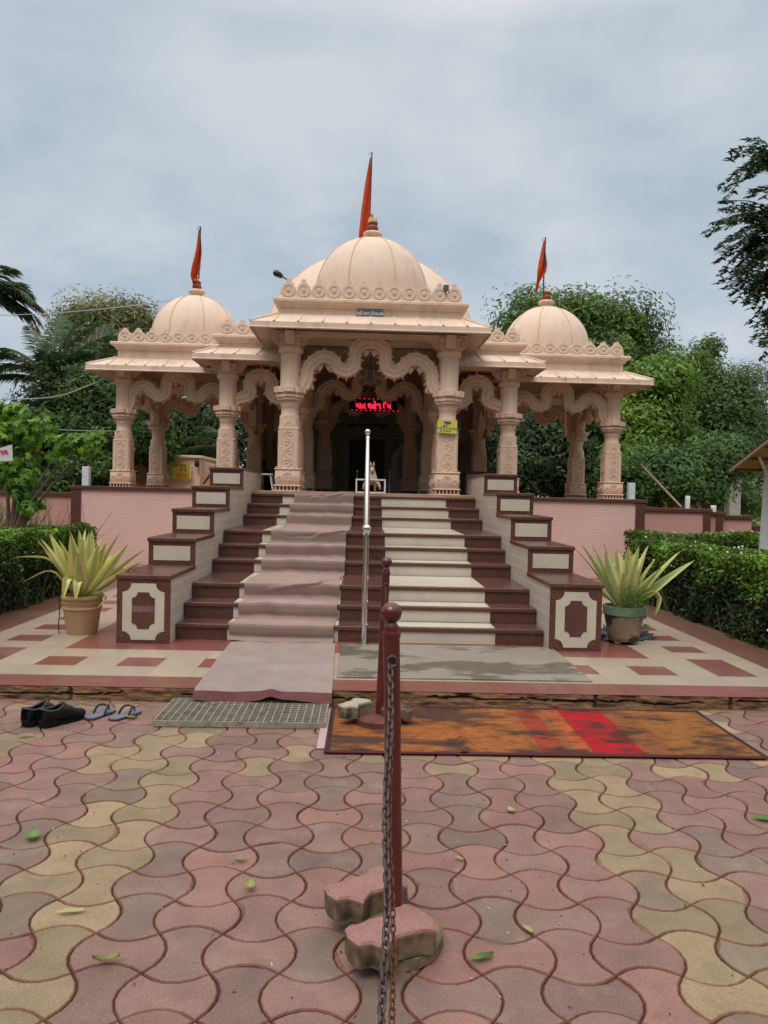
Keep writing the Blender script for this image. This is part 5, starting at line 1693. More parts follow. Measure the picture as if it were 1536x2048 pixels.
stair_carpet()
def floor_carpet():
    nx, ny = 60, 60
    vs = []; fs = []
    for j in range(ny):
        v = j / (ny - 1)
        y = 7.10 - v * 1.82
        for i in range(nx):
            u = i / (nx - 1)
            x = (-1.225 + .0 * v) + (.985) * u + .045 * v
            z = ZP + .008 + .004 * math.sin(u * 9 + v * 4) ** 2
            f = math.exp(-((u - .50 - .06 * v) / .05) ** 2) * max(0, v - .7) * .07
            z += f
            if y < KERB - .02:
                o = KERB - .02 - y
                z -= o * (.50 + .12 * math.sin(u * 7))
                z += .008 * math.sin(u * 12 + 1) * o * 6
            vs.append((x, y - .004 * math.sin(u * 8 + 2) * v, z))
    for j in range(ny - 1):
        for i in range(nx - 1):
            fs.append((j * nx + i, (j + 1) * nx + i, (j + 1) * nx + i + 1, j * nx + i + 1))
    c = Vector((-.7, 6.2, ZP))
    me = bpy.data.meshes.new('floor_carpet'); me.from_pydata([(x - c.x, y - c.y, z - c.z) for x, y, z in vs], [], fs)
    me.polygons.foreach_set('use_smooth', [True] * len(fs))
    me.polygons.foreach_set('material_index', [1 if (f[0] // nx) > 55 else 0 for f in fs])
    me.materials.append(mat('worn_grey_pink_carpet', (0.270, 0.214, 0.194), 0.9, 0.10, 4.0, 0.10, 300, bump=.0015, bscale=350, spec=.2,
                            dirt=[((0.36, 0.32, 0.31), 3.0, .5, .8, .5, (1, 1, 1)), ((0.22, 0.15, 0.14), 4.0, .60, .85, .4, (1, 1, 1))]))
    me.materials.append(mat('dark_red_carpet_end', (0.10, 0.032, 0.034), 0.9, 0.2, 10, 0.1, 300))
    tag(link('floor_carpet', me, None, c), 'greyish pink carpet on the tiles, folded over the kerb above the metal grate', 'carpet')
floor_carpet()

a = MB(); a.bbox(-1.0, 1.0, -.635, .635, 0, .014, .003)
M['slab'] = mat('wet_grey_stone', (0.26, 0.235, 0.195), 0.35, 0.08, 2.5, 0.08, 200, bump=.0008, bscale=200, spec=.5,
                dirt=[((0.09, 0.08, 0.055), 0.8, 0.50, 0.55, 0.85, (1, 2.0, 1)), ((0.36, 0.33, 0.29), 5, .58, .8, .3, (1, 1, 1))])
tag(a.build('door_mat', M['slab'], None, (.82, 6.42, ZP + .001)), 'large grey-green mat with wet patches lying at the foot of the stairs', 'mat')

# orange rug with stripes
from mathutils import noise as mnoise
def rug():
    nx, ny = 230, 90
    W_, D_ = 2.64, .965
    vs = []; fs = []; cols = []
    for j in range(ny):
        v = j / (ny - 1)
        for i in range(nx):
            u = i / (nx - 1)
            x = (u - .5) * W_; y = (v - .5) * D_
            z = .012
            # puckered crease near the left third
            cr_ = .31 + .015 * math.sin(v * 9)
            z += .016 * math.exp(-((u - cr_) / .010) ** 2) * (.5 + .5 * math.sin(v * 5 + .6))
            z += .003 * math.sin(u * 21 + v * 4) * math.sin(v * 7)
            vs.append((x, y + .004 * math.sin(u * 17), z))
            if .575 < u < .605: c = (.42, .10, .035)
            elif .605 <= u < .725 and u > .61: c = (.40, .014, .022)
            elif .49 < u < .55: c = (.33, .055, .03)
            elif u < .47: c = (.33, .115, .035)
            elif u < .575: c = (.29, .105, .036)
            elif u < .80: c = (.25, .095, .034)
            else: c = (.28, .115, .034)
            q3 = Vector((x * 2.2, y * 5.5, 1.7))
            g_ = .5 + .55 * mnoise.fractal(q3, 1.0, 2.0, 5) + .28 * math.exp(-((u - .30) / .05) ** 2) + .25 * max(0, 1 - min(v, 1 - v) / .16) - .12 * (u > .6)
            weft = .90 + .10 * math.sin(j * 2.6) + .06 * math.sin(i * 1.9 + j)
            k_ = min(1, max(0, (g_ - .56) / .22)) * .85
            c = tuple((q * (1 - k_) + e_ * k_) * weft for q, e_ in zip(c, (.040, .032, .030)))
            em = min(u * W_, (1 - u) * W_, v * D_, (1 - v) * D_)
            if em < .03: c = (.035, .028, .028)
            cols.append(c)
    for j in range(ny - 1):
        for i in range(nx - 1):
            fs.append((j * nx + i, j * nx + i + 1, (j + 1) * nx + i + 1, (j + 1) * nx + i))
    me = bpy.data.meshes.new('striped_rug'); me.from_pydata(vs, [], fs); colour_attr(me, np.array(cols))
    me.polygons.foreach_set('use_smooth', [True] * len(fs))
    me.materials.append(mat('dirty_rug_pile', (0, 0, 0), 0.95, 0.12, 6, 0.2, 260, bump=.003, bscale=260, spec=.1, attr=True,
                            dirt=[((0.030, 0.026, 0.025), 2.4, .49, .62, .85, (1, 2.2, 1)), ((0.03, 0.022, 0.02), 15.0, .53, .66, .6, (.5, 2.5, 1)), ((.05, .04, .035), 60, .56, .66, .5, (1, 1, 1)), ((.12, .045, .02), 20, .5, .7, .5, (1, 1, 1))]))
    r = link('striped_rug', me, None, (1.125, 4.85, .004))
    tag(r, 'dirty orange rug with a bright red stripe lying in front of the kerb', 'rug')
    # red piping round the rim
    p = MB()
    p.tube([(-W_ / 2, -D_ / 2, .010), (W_ / 2, -D_ / 2, .010), (W_ / 2, D_ / 2, .010), (-W_ / 2, D_ / 2, .010), (-W_ / 2, -D_ / 2, .010)], .007, 6)
    p.build('rug_edging', mat('dark_red_piping', (.10, .012, .018), .8), r)
    b = MB(); b.bbox(-.035, .05, -.42, .42, 0, .006, .002)
    tag(b.build('under_rug', mat('pink_rug_backing', (.42, .30, .30), .9, .1, 10), None, (-.215, 4.87, .003)), 'strip of pale pink rug showing beneath the left end of the orange rug', 'rug')
rug()

# metal floor grate
gr = empty('floor_grate', (-.77, 5.10, 0)); tag(gr, 'rectangular steel grid grate lying below the kerb carpet', 'grate')
M['galv'] = mat('galvanised_steel', (0.33, 0.31, 0.25), 0.55, 0.2, 20, 0.15, 120, metal=.35, dirt=[((.13, .10, .06), 12, .52, .7, .6, (1, 1, 1))])
W_, D_ = 1.11, .54
a = MB()
a.box(-W_ / 2, W_ / 2, -D_ / 2, -D_ / 2 + .008, .004, .042); a.box(-W_ / 2, W_ / 2, D_ / 2 - .008, D_ / 2, .004, .042)
a.box(-W_ / 2, -W_ / 2 + .008, -D_ / 2 + .008, D_ / 2 - .008, .004, .042); a.box(W_ / 2 - .008, W_ / 2, -D_ / 2 + .008, D_ / 2 - .008, .004, .042)
a.build('frame', M['galv'], gr)
a = MB()
for i in range(1, 22):
    x = -W_ / 2 + W_ * i / 22
    a.box(x - .0035, x + .0035, -D_ / 2 + .008, D_ / 2 - .008, .030, .0405)
for j in range(1, 11):
    y = -D_ / 2 + D_ * j / 11
    a.box(-W_ / 2 + .008, W_ / 2 - .008, y - .0033, y + .0033, .030, .0415)
a.build('grid', M['galv'], gr)
a = MB(); a.box(-W_ / 2 + .01, W_ / 2 - .01, -D_ / 2 + .01, D_ / 2 - .01, .002, .005)  # near-black sheet under the bars, so the cells look dark
a.build('grate_underlay', mat('black_underlay', (.018, .015, .012), .95, .4, 30), gr)

# ------------------------------------------------------------------ bollards, chains and loose paver blocks
def zig(s=1.0):
    """outline of a zig-zag concrete paving block"""
    t = [(-.128, .0), (-.116, -.044), (-.078, -.050), (-.050, -.090), (-.006, -.050), (.075, -.050), (.106, -.064), (.134, -.020), (.120, .036),
         (.088, .084), (.044, .082), (.024, .050), (-.055, .050), (-.078, .040), (-.122, .038)]
    return [(x * s, y * s) for x, y in t]
def block(name, loc, rz, label, m, h=.085, s=1.0, tilt=0.0):
    a = MB(); o = zig(s); n = len(o)
    vs = []
    for z, k in ((0, 1.0), (h - .008, 1.0), (h, .93)):
        vs += [(x * k * (1 + .02 * math.sin(x * 91 + z * 40)), y * k, z) for x, y in o]
    a.add(vs, [tuple(range(n - 1, -1, -1)), tuple(range(2 * n, 3 * n))])
    for r in range(2):
        a.add(vs, [(r * n + i, r * n + (i + 1) % n, (r + 1) * n + (i + 1) % n, (r + 1) * n + i) for i in range(n)])
    o_ = a.build(name, m, None, loc, (tilt, 0, rz))
    return tag(o_, label, 'paving block')
def blockmat(nm, c, side):
    m = mat(nm, c, .85, .12, 12, .25, 220, bump=.003, bscale=180, dirt=[((.06, .05, .03), 8, .58, .72, .5, (1, 1, 1))])
    t = m.node_tree; b = t.nodes['Principled BSDF']
    src = b.inputs['Base Color'].links[0].from_socket
    g = t.nodes.new('ShaderNodeTexCoord'); s = t.nodes.new('ShaderNodeSeparateXYZ'); t.links.new(g.outputs['Object'], s.inputs[0])
    r = t.nodes.new('ShaderNodeMapRange'); r.inputs['From Min'].default_value = .076; r.inputs['From Max'].default_value = .066
    t.links.new(s.outputs['Z'], r.inputs['Value'])
    x = t.nodes.new('ShaderNodeMix'); x.data_type = 'RGBA'; t.links.new(r.outputs[0], x.inputs['Factor']); t.links.new(src, x.inputs['A'])
    n = t.nodes.new('ShaderNodeTexNoise'); n.inputs['Scale'].default_value = 14; n.inputs['Detail'].default_value = 6; t.links.new(g.outputs['Object'], n.inputs['Vector'])
    rp = t.nodes.new('ShaderNodeValToRGB'); rp.color_ramp.elements[0].position = .36; rp.color_ramp.elements[0].color = (.035, .028, .016, 1)
    rp.color_ramp.elements[1].position = .62; rp.color_ramp.elements[1].color = (*side, 1)
    t.links.new(n.outputs['Fac'], rp.inputs[0]); t.links.new(rp.outputs[0], x.inputs['B'])
    t.links.new(x.outputs['Result'], b.inputs['Base Color'])
    return m
M['blk_pink'] = blockmat('pink_paver_block', (.285, .150, .130), (.19, .13, .08))
M['blk_grey'] = blockmat('grey_paver_block', (.36, .32, .235), (.20, .17, .115))
M['blk_red'] = blockmat('red_paver_block', (.28, .13, .11), (.15, .09, .07))
M['base_c'] = mat('mossy_concrete', (.20, .145, .095), .9, .25, 12, .2, 150, bump=.004, bscale=90, dirt=[((.05, .045, .025), 9, .5, .66, .7, (1, 1, 1))])

def bollard(x, y, z0, H, lean, r, label, hook=True):
    b = empty('bollard', (x, y, z0)); tag(b, label, 'bollard', 'maroon bollards with round caps')
    b.rotation_euler = (0, lean, 0)
    a = MB(); a.lathe([(r * 1.02, .03), (r * 1.02, .2), (r * .985, H - .115)], (0, 0, 0), 24); a.build('pole', M['maroon'], b)
    a = MB()
    a.lathe([(r * 1.0, H - .12), (r * 1.12, H - .112), (r * 1.12, H - .10), (r * .92, H - .092), (r * .98, H - .085), (r * .70, H - .072), (r * .55, H - .06)], (0, 0, 0), 24)
    a.build('collar', M['maroon'], b)
    a = MB(); a.sphere((0, 0, H - .034), .036, 24, 16); a.build('ball_cap', M['maroon'], b)
    a = MB()
    a.tube([(0, -r - .012 + .016 * math.sin(t) * 0, H - .19 + .017 * math.cos(t)) if False else (.017 * math.sin(t), -r - .012, H - .19 + .017 * math.cos(t)) for t in np.linspace(0, 2 * PI, 15)], .004, 6)
    a.tube([(0, -r + .01, H - .172), (0, -r - .014, H - .172)], .006, 6)
    a.build('hook_ring', M['chain_dark'], b)
    a = MB(); a.lathe([(.165, 0), (.165, .035), (.145, .05), (.03, .058)], (0, 0, 0), 32); a.build('base_disc', M['base_c'] if y < 4 else mat('maroon_base', (.12, .035, .03), .7, .2, 12), b)
    return b
bollard(.140, 2.53, 0, 1.165, -.034, .0285, 'nearer maroon bollard with round cap and a chain hanging towards the viewer')
bollard(.133, 4.96, .016, 1.10, .026, .0255, 'farther thinner maroon bollard standing on the orange rug')
block('paving_block', (.040, 2.655, .052), .42, 'pink zigzag paving block just behind the nearer bollard', M['blk_pink'], s=1.16)
block('paving_block', (.118, 2.405, .048), .40, 'pink zigzag paving block with mossy sides in front of the nearer bollard', M['blk_pink'], tilt=.03, s=1.16)
block('paving_block', (-.03, 4.96, .06), .75, 'pale grey paving block on the left of the farther bollard base', M['blk_grey'], s=.95)
block('paving_block', (.235, 4.95, .06), -.35, 'reddish paving block on the right of the farther bollard base', M['blk_red'], s=.95, h=.06)

def chain(p0, p1, sag, link_l, link_w, wire, m, label, name='chain'):
    p0 = Vector(p0); p1 = Vector(p1)
    N_ = 400
    pts = []
    for i in range(N_ + 1):
        t = i / N_
        q = p0.lerp(p1, t); q.z -= sag * 4 * t * (1 - t)
        q.x += .004 * math.sin(t * 23)
        pts.append(q)
    mb = MB(); acc = 0; last = pts[0]; k = 0; start = pts[0]
    pitch = link_l - wire * 2
    cs = [0]
    for a, b in zip(pts[:-1], pts[1:]): cs.append(cs[-1] + (b - a).length)
    n = int(cs[-1] / pitch); j = 0
    def at(s):
        nonlocal j
        while j < N_ - 1 and cs[j + 1] < s: j += 1
        f = (s - cs[j]) / max(1e-9, cs[j + 1] - cs[j])
        return pts[j].lerp(pts[j + 1], min(1, f))
    prev = at(0)
    for i in range(n):
        nx_ = at((i + 1) * pitch)
        t = (nx_ - prev).normalized(); c = (prev + nx_) / 2
        u = t.cross(Vector((1, .15, 0))).normalized(); w_ = t.cross(u)
        ang = (PI / 2 if i % 2 else 0) + random.uniform(-.25, .25) + .7
        s_ = u * math.cos(ang) + w_ * math.sin(ang)
        hl, hw = (link_l - wire) / 2, (link_w - wire) / 2
        loop = []
        for q in range(14):
            a = 2 * PI * q / 14
            ex = max(0, hl - hw)
            loop.append(c + t * (math.cos(a) * hw + (ex if math.cos(a) > 0 else -ex)) + s_ * (math.sin(a) * hw))
        loop.append(loop[0])
        mb.tube(loop, wire / 2, 6, 0, False)
        prev = nx_
    o = mb.xform(Matrix.Translation(-p0)).build(name, m, None, p0)
    return tag(o, label, 'chain')
chain((.100, 2.488, .965), (.02, .32, .80), .40, .040, .024, .0072, M['chain_dark'], 'dark iron chain hanging from the nearer bollard towards the viewer')
chain((.102, 2.490, .950), (.065, .32, .80), .46, .031, .017, .0046, M['chain_rust'], 'thinner rusty chain hanging beside the dark chain')
chain((.155, 4.925, .93), (.118, 2.57, .965), .42, .026, .015, .004, M['chain_rust'], 'fine rusty chain slung between the two bollards')

# ------------------------------------------------------------------ shoes and sandals
def loft(mb, secs, n=16, mi=0, close=True):
    """secs: list of (y, half width, z0, z1, xoff, power)"""
    vs = []
    for y, hw, z0, z1, xo in secs:
        for i in range(n):
            a = 2 * PI * i / n
            ca, sa = math.cos(a), math.sin(a)
            x = xo + hw * math.copysign(abs(ca) ** .7, ca)
            z = (z0 + z1) / 2 + (z1 - z0) / 2 * math.copysign(abs(sa) ** .75, sa)
            vs.append((x, y, z))
    fs = []
    for k in range(len(secs) - 1):
        for i in range(n):
            j = (i + 1) % n
            fs.append((k * n + i, k * n + j, (k + 1) * n + j, (k + 1) * n + i))
    if close:
        fs.append(tuple(range(n - 1, -1, -1))); fs.append(tuple((len(secs) - 1) * n + i for i in range(n)))
    mb.add(vs, fs, mi, True)
def outline_sole(L, W_heel, W_ball, bend=0.012):
    pts = []
    prof = [(0, .0), (.02, .70), (.08, .98), (.20, 1.0), (.40, .86), (.55, .92), (.72, 1.16), (.85, 1.10), (.94, .78), (1.0, .0)]
    ys = np.linspace(0, 1, 26)
    hw = np.interp(ys, [p[0] for p in prof], [p[1] for p in prof]) * W_heel
    off = bend * np.sin(ys * PI * 1.2)
    pts = [(off[i] + hw[i], (ys[i] - .5) * L) for i in range(26)] + [(off[i] - hw[i], (ys[i] - .5) * L) for i in range(24, 0, -1)]
    return pts
def shoe(x, y, rz, label):
    s = empty('shoe', (x, y, 0), rz); s.scale = (1.1, 1.08, 1.15); tag(s, label, 'shoe', 'pair of black shoes')
    a = MB(); a.prism(outline_sole(.295, .041, .05), 0, .022, 'z'); a.prism([(px, py) for px, py in outline_sole(.30, .042, .05) if py < -.05] , .0, .034, 'z')
    a.build('sole', mat('black_rubber', (.006, .006, .006), .8, .1, spec=.15), s)
    a = MB()
    secs = [(-.145, .020, .02, .095, 0), (-.142, .034, .018, .105, 0), (-.12, .040, .016, .108, 0), (-.07, .041, .016, .104, .003), (-.02, .040, .016, .108, .006)]
    loft(a, secs, 18, 0, False)
    # hollow the opening: upper vamp
    v = [(-.02, .040, .016, .108, .006), (.02, .043, .016, .098, .008), (.06, .047, .015, .075, .009), (.095, .047, .014, .062, .007), (.125, .036, .014, .055, .004), (.143, .018, .016, .042, .002), (.148, .004, .02, .03, 0)]
    loft(a, v, 18, 0, True)
    # cut the top of the heel part away so that the foot opening is seen
    keepf = []
    for f, mi, sm in zip(a.f, a.m, a.s):
        cy = sum(a.v[i][1] for i in f) / len(f); cz = sum(a.v[i][2] for i in f) / len(f)
        if cy < -.018 and cz > .088: continue
        keepf.append((f, mi, sm))
    a.f = [k[0] for k in keepf]; a.m = [k[1] for k in keepf]; a.s = [k[2] for k in keepf]
    a.build('upper', M['black'], s)
    a = MB()
    a.tube([(.030, -.02, .100), (.040, -.06, .088), (.039, -.11, .092), (.022, -.142, .104), (-.022, -.142, .104), (-.039, -.11, .092), (-.034, -.06, .088), (-.020, -.02, .100), (.0, .012, .112), (.030, -.02, .100)], .006, 8)
    a.build('padded_collar', mat('grey_lining', (.05, .052, .055), .8, .1), s)
    a = MB(); a.box(-.030, .034, -.125, -.02, .028, .034); a.build('insole', M['soot'], s)
    a = MB()
    for k in range(4):
        yy = -.005 + .018 * k; zz = .108 - .008 * k
        a.tube([(-.016, yy, zz - .006), (.008, yy + .003, zz + .003), (.030, yy, zz - .006)], .0025, 5)
    a.tube([(-.01, -.015, .113), (-.025, -.01, .118), (.0, .0, .116), (.03, -.014, .119), (.01, -.012, .114)], .0022, 5)
    a.build('laces', M['soot'], s)
shoe(-2.055, 4.925, -.42, 'black leather shoe on the left of the pair beside the kerb')
shoe(-1.925, 4.900, -.62, 'black leather shoe on the right of the pair, beside the blue flip-flops')
FB = mat('blue_grey_foam', (.12, .145, .20), .6, .15, 20, .1); FR = mat('black_strap', (.02, .018, .022), .5); FE = mat('wine_edge', (.08, .02, .03), .6)
def flipflop(x, y, rz, label):
    s = empty('flip_flop', (x, y, 0), rz); tag(s, label, 'sandal', 'pair of blue flip-flops')
    a = MB(); a.prism(outline_sole(.265, .040, .048), 0, .012, 'z'); a.build('sole', FE, s)
    a = MB(); a.prism([(px * .97, py * .985) for px, py in outline_sole(.265, .040, .048)], .0121, .020, 'z'); a.build('footbed', FB, s)
    a = MB()
    for sx in (-1, 1):
        a.tube(catmull([(sx * .045, -.02, .014), (sx * .040, .012, .055), (sx * .022, .045, .062), (.004, .072, .042)], 6), [.009, .009, .009, .0085, .008, .008, .008, .008, .0075, .0075, .007, .007, .007, .006, .006, .006, .006, .006, .005], 6)
    a.tube([(.004, .072, .042), (.004, .075, .018)], .005, 6)
    a.build('strap', FR, s)
flipflop(-1.735, 5.06, -.38, 'left blue-grey flip-flop with black strap next to the shoes')
flipflop(-1.565, 5.045, -.52, 'right blue-grey flip-flop with black strap, farther from the shoes')

# ------------------------------------------------------------------ pots and plants
def pot_left():
    s = empty('plant_pot', (-2.74, 7.42, ZP)); s.scale = (.9, .9, 1); tag(s, 'tan cement pot with ribbed rim left of the stairs', 'plant pot')
    a = MB()
    a.lathe([(.155, 0), (.163, .02), (.192, .235), (.196, .245), (.205, .25), (.205, .262), (.198, .268), (.210, .345), (.218, .35), (.218, .375), (.20, .378), (.19, .34), (.185, .32)], (0, 0, 0), 48)
    a.build('pot_body', mat('tan_cement', (.40, .26, .14), .8, .08, 5, .06, 90, bump=.003, bscale=60, dirt=[((.10, .07, .05), 5, .62, .74, .7, (1, 1, 1.5))]), s)
    a = MB()
    for k in range(60):
        t = 2 * PI * k / 60
        a.sphere((.205 * math.cos(t), .205 * math.sin(t), .308), .009, 6, 4)
    a.build('beaded_band', mat('tan_cement_bead', (.40, .26, .14), .8, .1, 20), s)
    a = MB(); a.lathe([(.184, .318), (.10, .33), (.01, .335)], (0, 0, 0), 24); a.build('soil', mat('dark_soil', (.03, .02, .014), .95, .4, 40), s)
    a = MB(); a.tube(catmull([(-.05, -.19, .38), (-.19, -.10, .372), (-.222, -.06, .33), (-.225, -.05, .2), (-.235, -.05, .08), (-.22, -.06, .0)], 5), .006, 5)
    a.build('drip_hose', M['soot'], s)
pot_left()
def pot_right():
    s = empty('plant_pot', (2.63, 7.42, ZP)); tag(s, 'weathered cement pot with green rim and moss stains right of the stairs', 'plant pot')
    a = MB(); a.lathe([(.140, .03), (.148, .045), (.158, .10), (.192, .29)], (0, 0, 0), 48)
    m = mat('weathered_cement', (.235, .175, .13), .85, .12, 5, .08, 90, bump=.004, bscale=50,
            dirt=[((.36, .20, .10), 3.5, .5, .58, .8, (1, 1, 1)), ((.025, .030, .018), 4.2, .50, .58, .95, (1, 1, 1.6))])
    a.build('pot_body', m, s)
    a = MB(); a.lathe([(.192, .29), (.2, .292), (.206, .36), (.206, .375), (.19, .377), (.18, .33)], (0, 0, 0), 48)
    a.build('rim', mat('faded_green_rim', (.13, .21, .16), .7, .15, 8, .1, 80, dirt=[((.30, .26, .20), 6, .55, .7, .5, (1, 1, 1))]), s)
    for k in range(4):
        t = PI / 4 + k * PI / 2
        f = MB(); f.bbox(-.035, .035, -.03, .03, 0, .045, .008); f.build('foot', M['base_c'], s, (.105 * math.cos(t), .105 * math.sin(t), 0), (0, 0, t))
    a = MB(); a.lathe([(.179, .325), (.10, .335), (.01, .34)], (0, 0, 0), 24); a.build('soil', M['bed'], s)
pot_right()

def agave(loc, specs, label, green, pale=-.2):
    vs = []; fs = []; cols = []
    for az, el, ln, wd, droop, kink in specs:
        ln *= .88; el = min(1.5, el + .06)
        wd = wd * (1.0 if wd > .11 else 1.25)
        n = 14
        p = Vector((.05 * math.cos(az), .05 * math.sin(az), 0)); e = el
        side = Vector((-math.sin(az), math.cos(az), 0))
        tw = random.uniform(-.95, .95)
        phase = random.random()
        gsh = np.array(green) * random.uniform(.75, 1.25); ysh = np.array((.60, .52, .15)) * random.uniform(.85, 1.15)
        csh = np.array((.66, .62, .36)) * random.uniform(.85, 1.1)
        o = len(vs); K = 9
        for i in range(n + 1):
            t = i / n
            dr = Vector((math.cos(az) * math.cos(e), math.sin(az) * math.cos(e), math.sin(e)))
            nr = side.cross(dr) * -1
            ta = tw * min(1, t * 3)
            sd = side * math.cos(ta) + nr * math.sin(ta); nr = nr * math.cos(ta) - side * math.sin(ta)
            wv = wd * (.55 + 1.1 * t - .1 * t * t if t < .42 else 1.0 * ((1 - t) / .58) ** .72) * .5
            wv = max(wv, .0015)
            for q in range(K):
                u = (q / (K - 1)) * 2 - 1
                vs.append(tuple(p + sd * (u * wv) + nr * (abs(u) ** 1.5 * wv * .55)))
                au = abs(u)
                stripe = math.sin(u * 9 + phase * 6)
                if au > .72: c = ysh
                elif au > .42: c = csh if stripe > pale else gsh * 1.6
                else: c = gsh * 1.5 if stripe > 0 else (gsh * .7 + csh * .3)
                if t > .95: c = c * np.array((.55, .42, .35))
                if t < .12: c = c * np.array((.95, .95, .75))
                cols.append(c * 1.12)
            p = p + dr * (ln / n)
            e -= droop / n * (.3 + 1.4 * t)
            if kink and .40 < t < .58: e -= kink / 3
        for i in range(n):
            for q in range(K - 1):
                fs.append((o + i * K + q, o + i * K + q + 1, o + (i + 1) * K + q + 1, o + (i + 1) * K + q))
    me = bpy.data.meshes.new('agave_plant'); me.from_pydata(vs, [], fs); colour_attr(me, np.array(cols))
    me.polygons.foreach_set('use_smooth', [True] * len(fs))
    me.materials.append(M['agave'])
    return tag(link('agave_plant', me, None, loc), label, 'plant')
M['agave'] = mat('variegated_leaf', (0, 0, 0), 0.45, 0.06, 8, 0.05, 90, attr=True, trans=.12, spec=.4)
def specs(n, lmin, lmax, seed):
    rr = random.Random(seed); o = []
    for i in range(n):
        f = i / n
        az = i * 2.399 + rr.uniform(-.25, .25)
        el = 1.52 - .58 * f + rr.uniform(-.07, .07)
        o.append((az, el, rr.uniform(lmin, lmax) * (1 - .12 * (f > .8)), rr.uniform(.12, .165), rr.uniform(.0, .16) + .10 * f, 0))
    return o
sl = specs(26, .66, .82, 4)
sl += [(PI * .98, .95, .95, .05, .5, .7), (PI * 1.03, .85, .75, .055, .3, 1.2), (-PI / 2 + .1, 1.05, .50, .085, .35, 2.3), (-PI / 2 - .25, 1.0, .62, .085, .35, 2.2),
       (-.1, .72, .88, .085, .15, 0), (-.35, .55, .85, .08, .1, 0), (-.5, .8, .9, .09, .15, 0), (.1, .6, .75, .07, .2, 0), (-.45, .35, .5, .06, .3, 2.6), (PI + .3, 1.0, .82, .09, .15, 0), (PI - .35, 1.05, .85, .09, .15, 0)]
agave((-2.74, 7.42, ZP + .325), sl, 'large yellow striped agave with a bent front leaf in the tan pot', (.22, .26, .08), .1)
sr = specs(20, .64, .80, 9)
sr += [(-.15, .70, .92, .08, .15, 0), (.1, .85, .9, .075, .15, 0), (-.3, .9, .88, .075, .1, 0), (-.25, .75, .62, .075, .9, 2.0), (PI * .95, .95, .88, .055, .25, 0), (PI * 1.05, 1.0, .9, .06, .2, 0), (PI, .75, .72, .06, .6, .6), (PI * 1.1, 1.05, .85, .06, .1, 0), (-PI * .62, .95, .55, .10, .1, 0)]
agave((2.63, 7.42, ZP + .325), sr, 'grey-green striped agave in the weathered green rimmed pot', (.17, .25, .10), .55)
# feathery companion growing in the right pot
c0 = np.array([[2.66, 7.24, ZP + .48]])
pos = c0 + RNG.normal(size=(900, 3)) * np.array([.075, .05, .085])
me = leaf_mesh('feathery_plant', pos - c0[0], RNG.normal(size=(900, 3)) + np.array([0, -.4, .5]), np.full(900, .035), np.full(900, .006), np.array([(.13, .26, .05)]) * (.6 + .8 * RNG.random((900, 1))), M['leaf_thin'])
tag(link('feathery_plant', me, None, c0[0]), 'small feathery green plant growing among the agave leaves in the right pot', 'plant')
# broad leaved weeds at the hedge foot behind right pot
pos = np.array([2.95, 8.3, ZP + .12]) + RNG.normal(size=(60, 3)) * np.array([.10, .08, .07])
me = leaf_mesh('weed', pos - np.array([2.95, 8.3, ZP]), RNG.normal(size=(60, 3)) * .5 + np.array([0, -.3, 1]), np.full(60, .10), np.full(60, .07), np.array([(.03, .085, .02)]) * (.6 + .8 * RNG.random((60, 1))), M['leaf'])
tag(link('weed', me, None, (2.95, 8.3, ZP)), 'low broad leaved weed growing behind the right pot', 'plant')

# slate grey ragged rubber mat behind the right pot
rr = random.Random(8)
pts = []
for i in range(44):
    a = 2 * PI * i / 44
    r_ = .40 * (1 + (.22 if i % 2 else -.08) * rr.uniform(.3, 1.1))
    pts.append((r_ * math.cos(a) * 1.05, r_ * math.sin(a) * .85))
a = MB(); a.prism(pts, 0, .012, 'z')
for i in range(0, 44, 2):
    x, y = pts[i]; a.tube([(x * .5, y * .5, .014), (x * .8, y * .8, .03), (x * 1.08, y * 1.08, .035 + rr.uniform(0, .03))], [.02, .02, .004], 5)
tag(a.build('ragged_mat', mat('slate_rubber', (.055, .060, .075), .7, .2, 14, .1, bump=.003), None, (2.62, 7.85, ZP + .002)), 'slate grey ragged edged rubber mat lying behind the right pot', 'mat')

# ------------------------------------------------------------------ flags
def flag(px_top, py_top, d, z_base, curve, label, ink):
    top = P(px_top, py_top, d)
    base = Vector((top.x - .02, d, z_base))
    f = empty('flag', base); tag(f, label, 'flag', 'orange temple flags')
    H = top.z - z_base
    a = MB(); a.tube([(0, 0, 0), (.01, 0, H * .5), (.02, 0, H)], .014, 8)
    a.tube([(.02, 0, H), (-.02, 0, H - .01), (-.05, 0, H - .07)], .006, 5)
    a.build('pole', mat('dark_flag_pole', (.05, .035, .06), .5), f)
    n = 30; vs = []; fs = []
    K = 7
    for i in range(n + 1):
        t = i / n
        zl, zr = curve[0](t), curve[1](t)
        for q in range(K):
            u = q / (K - 1)
            x = (zl * (1 - u) + zr * u) * 1.12
            y = .09 * math.sin(u * 8 + t * 5) * (.3 + t)
            vs.append((x, -.02 + y, H * (.95 - t * curve[2])))
    for i in range(n):
        for q in range(K - 1):
            fs.append((i * K + q, i * K + q + 1, (i + 1) * K + q + 1, (i + 1) * K + q))
    me = bpy.data.meshes.new('cloth'); me.from_pydata(vs, [], fs)
    me.polygons.foreach_set('use_smooth', [True] * len(fs))
    me.materials.append(mat('orange_flag_cloth', (.58, .075, .020), .8, .12, 4, .05, 60, trans=.35, dirt=[((.45, .20, .03), 5.0, .56, .64, .7, (1, 1, 1)), (ink, 4.0, .61, .66, .75, (1.3, 1, 1))]))
    co_ = link('cloth', me, f)
    return f, H
lerp = lambda xs, ys: (lambda t: float(np.interp(t, xs, ys)))
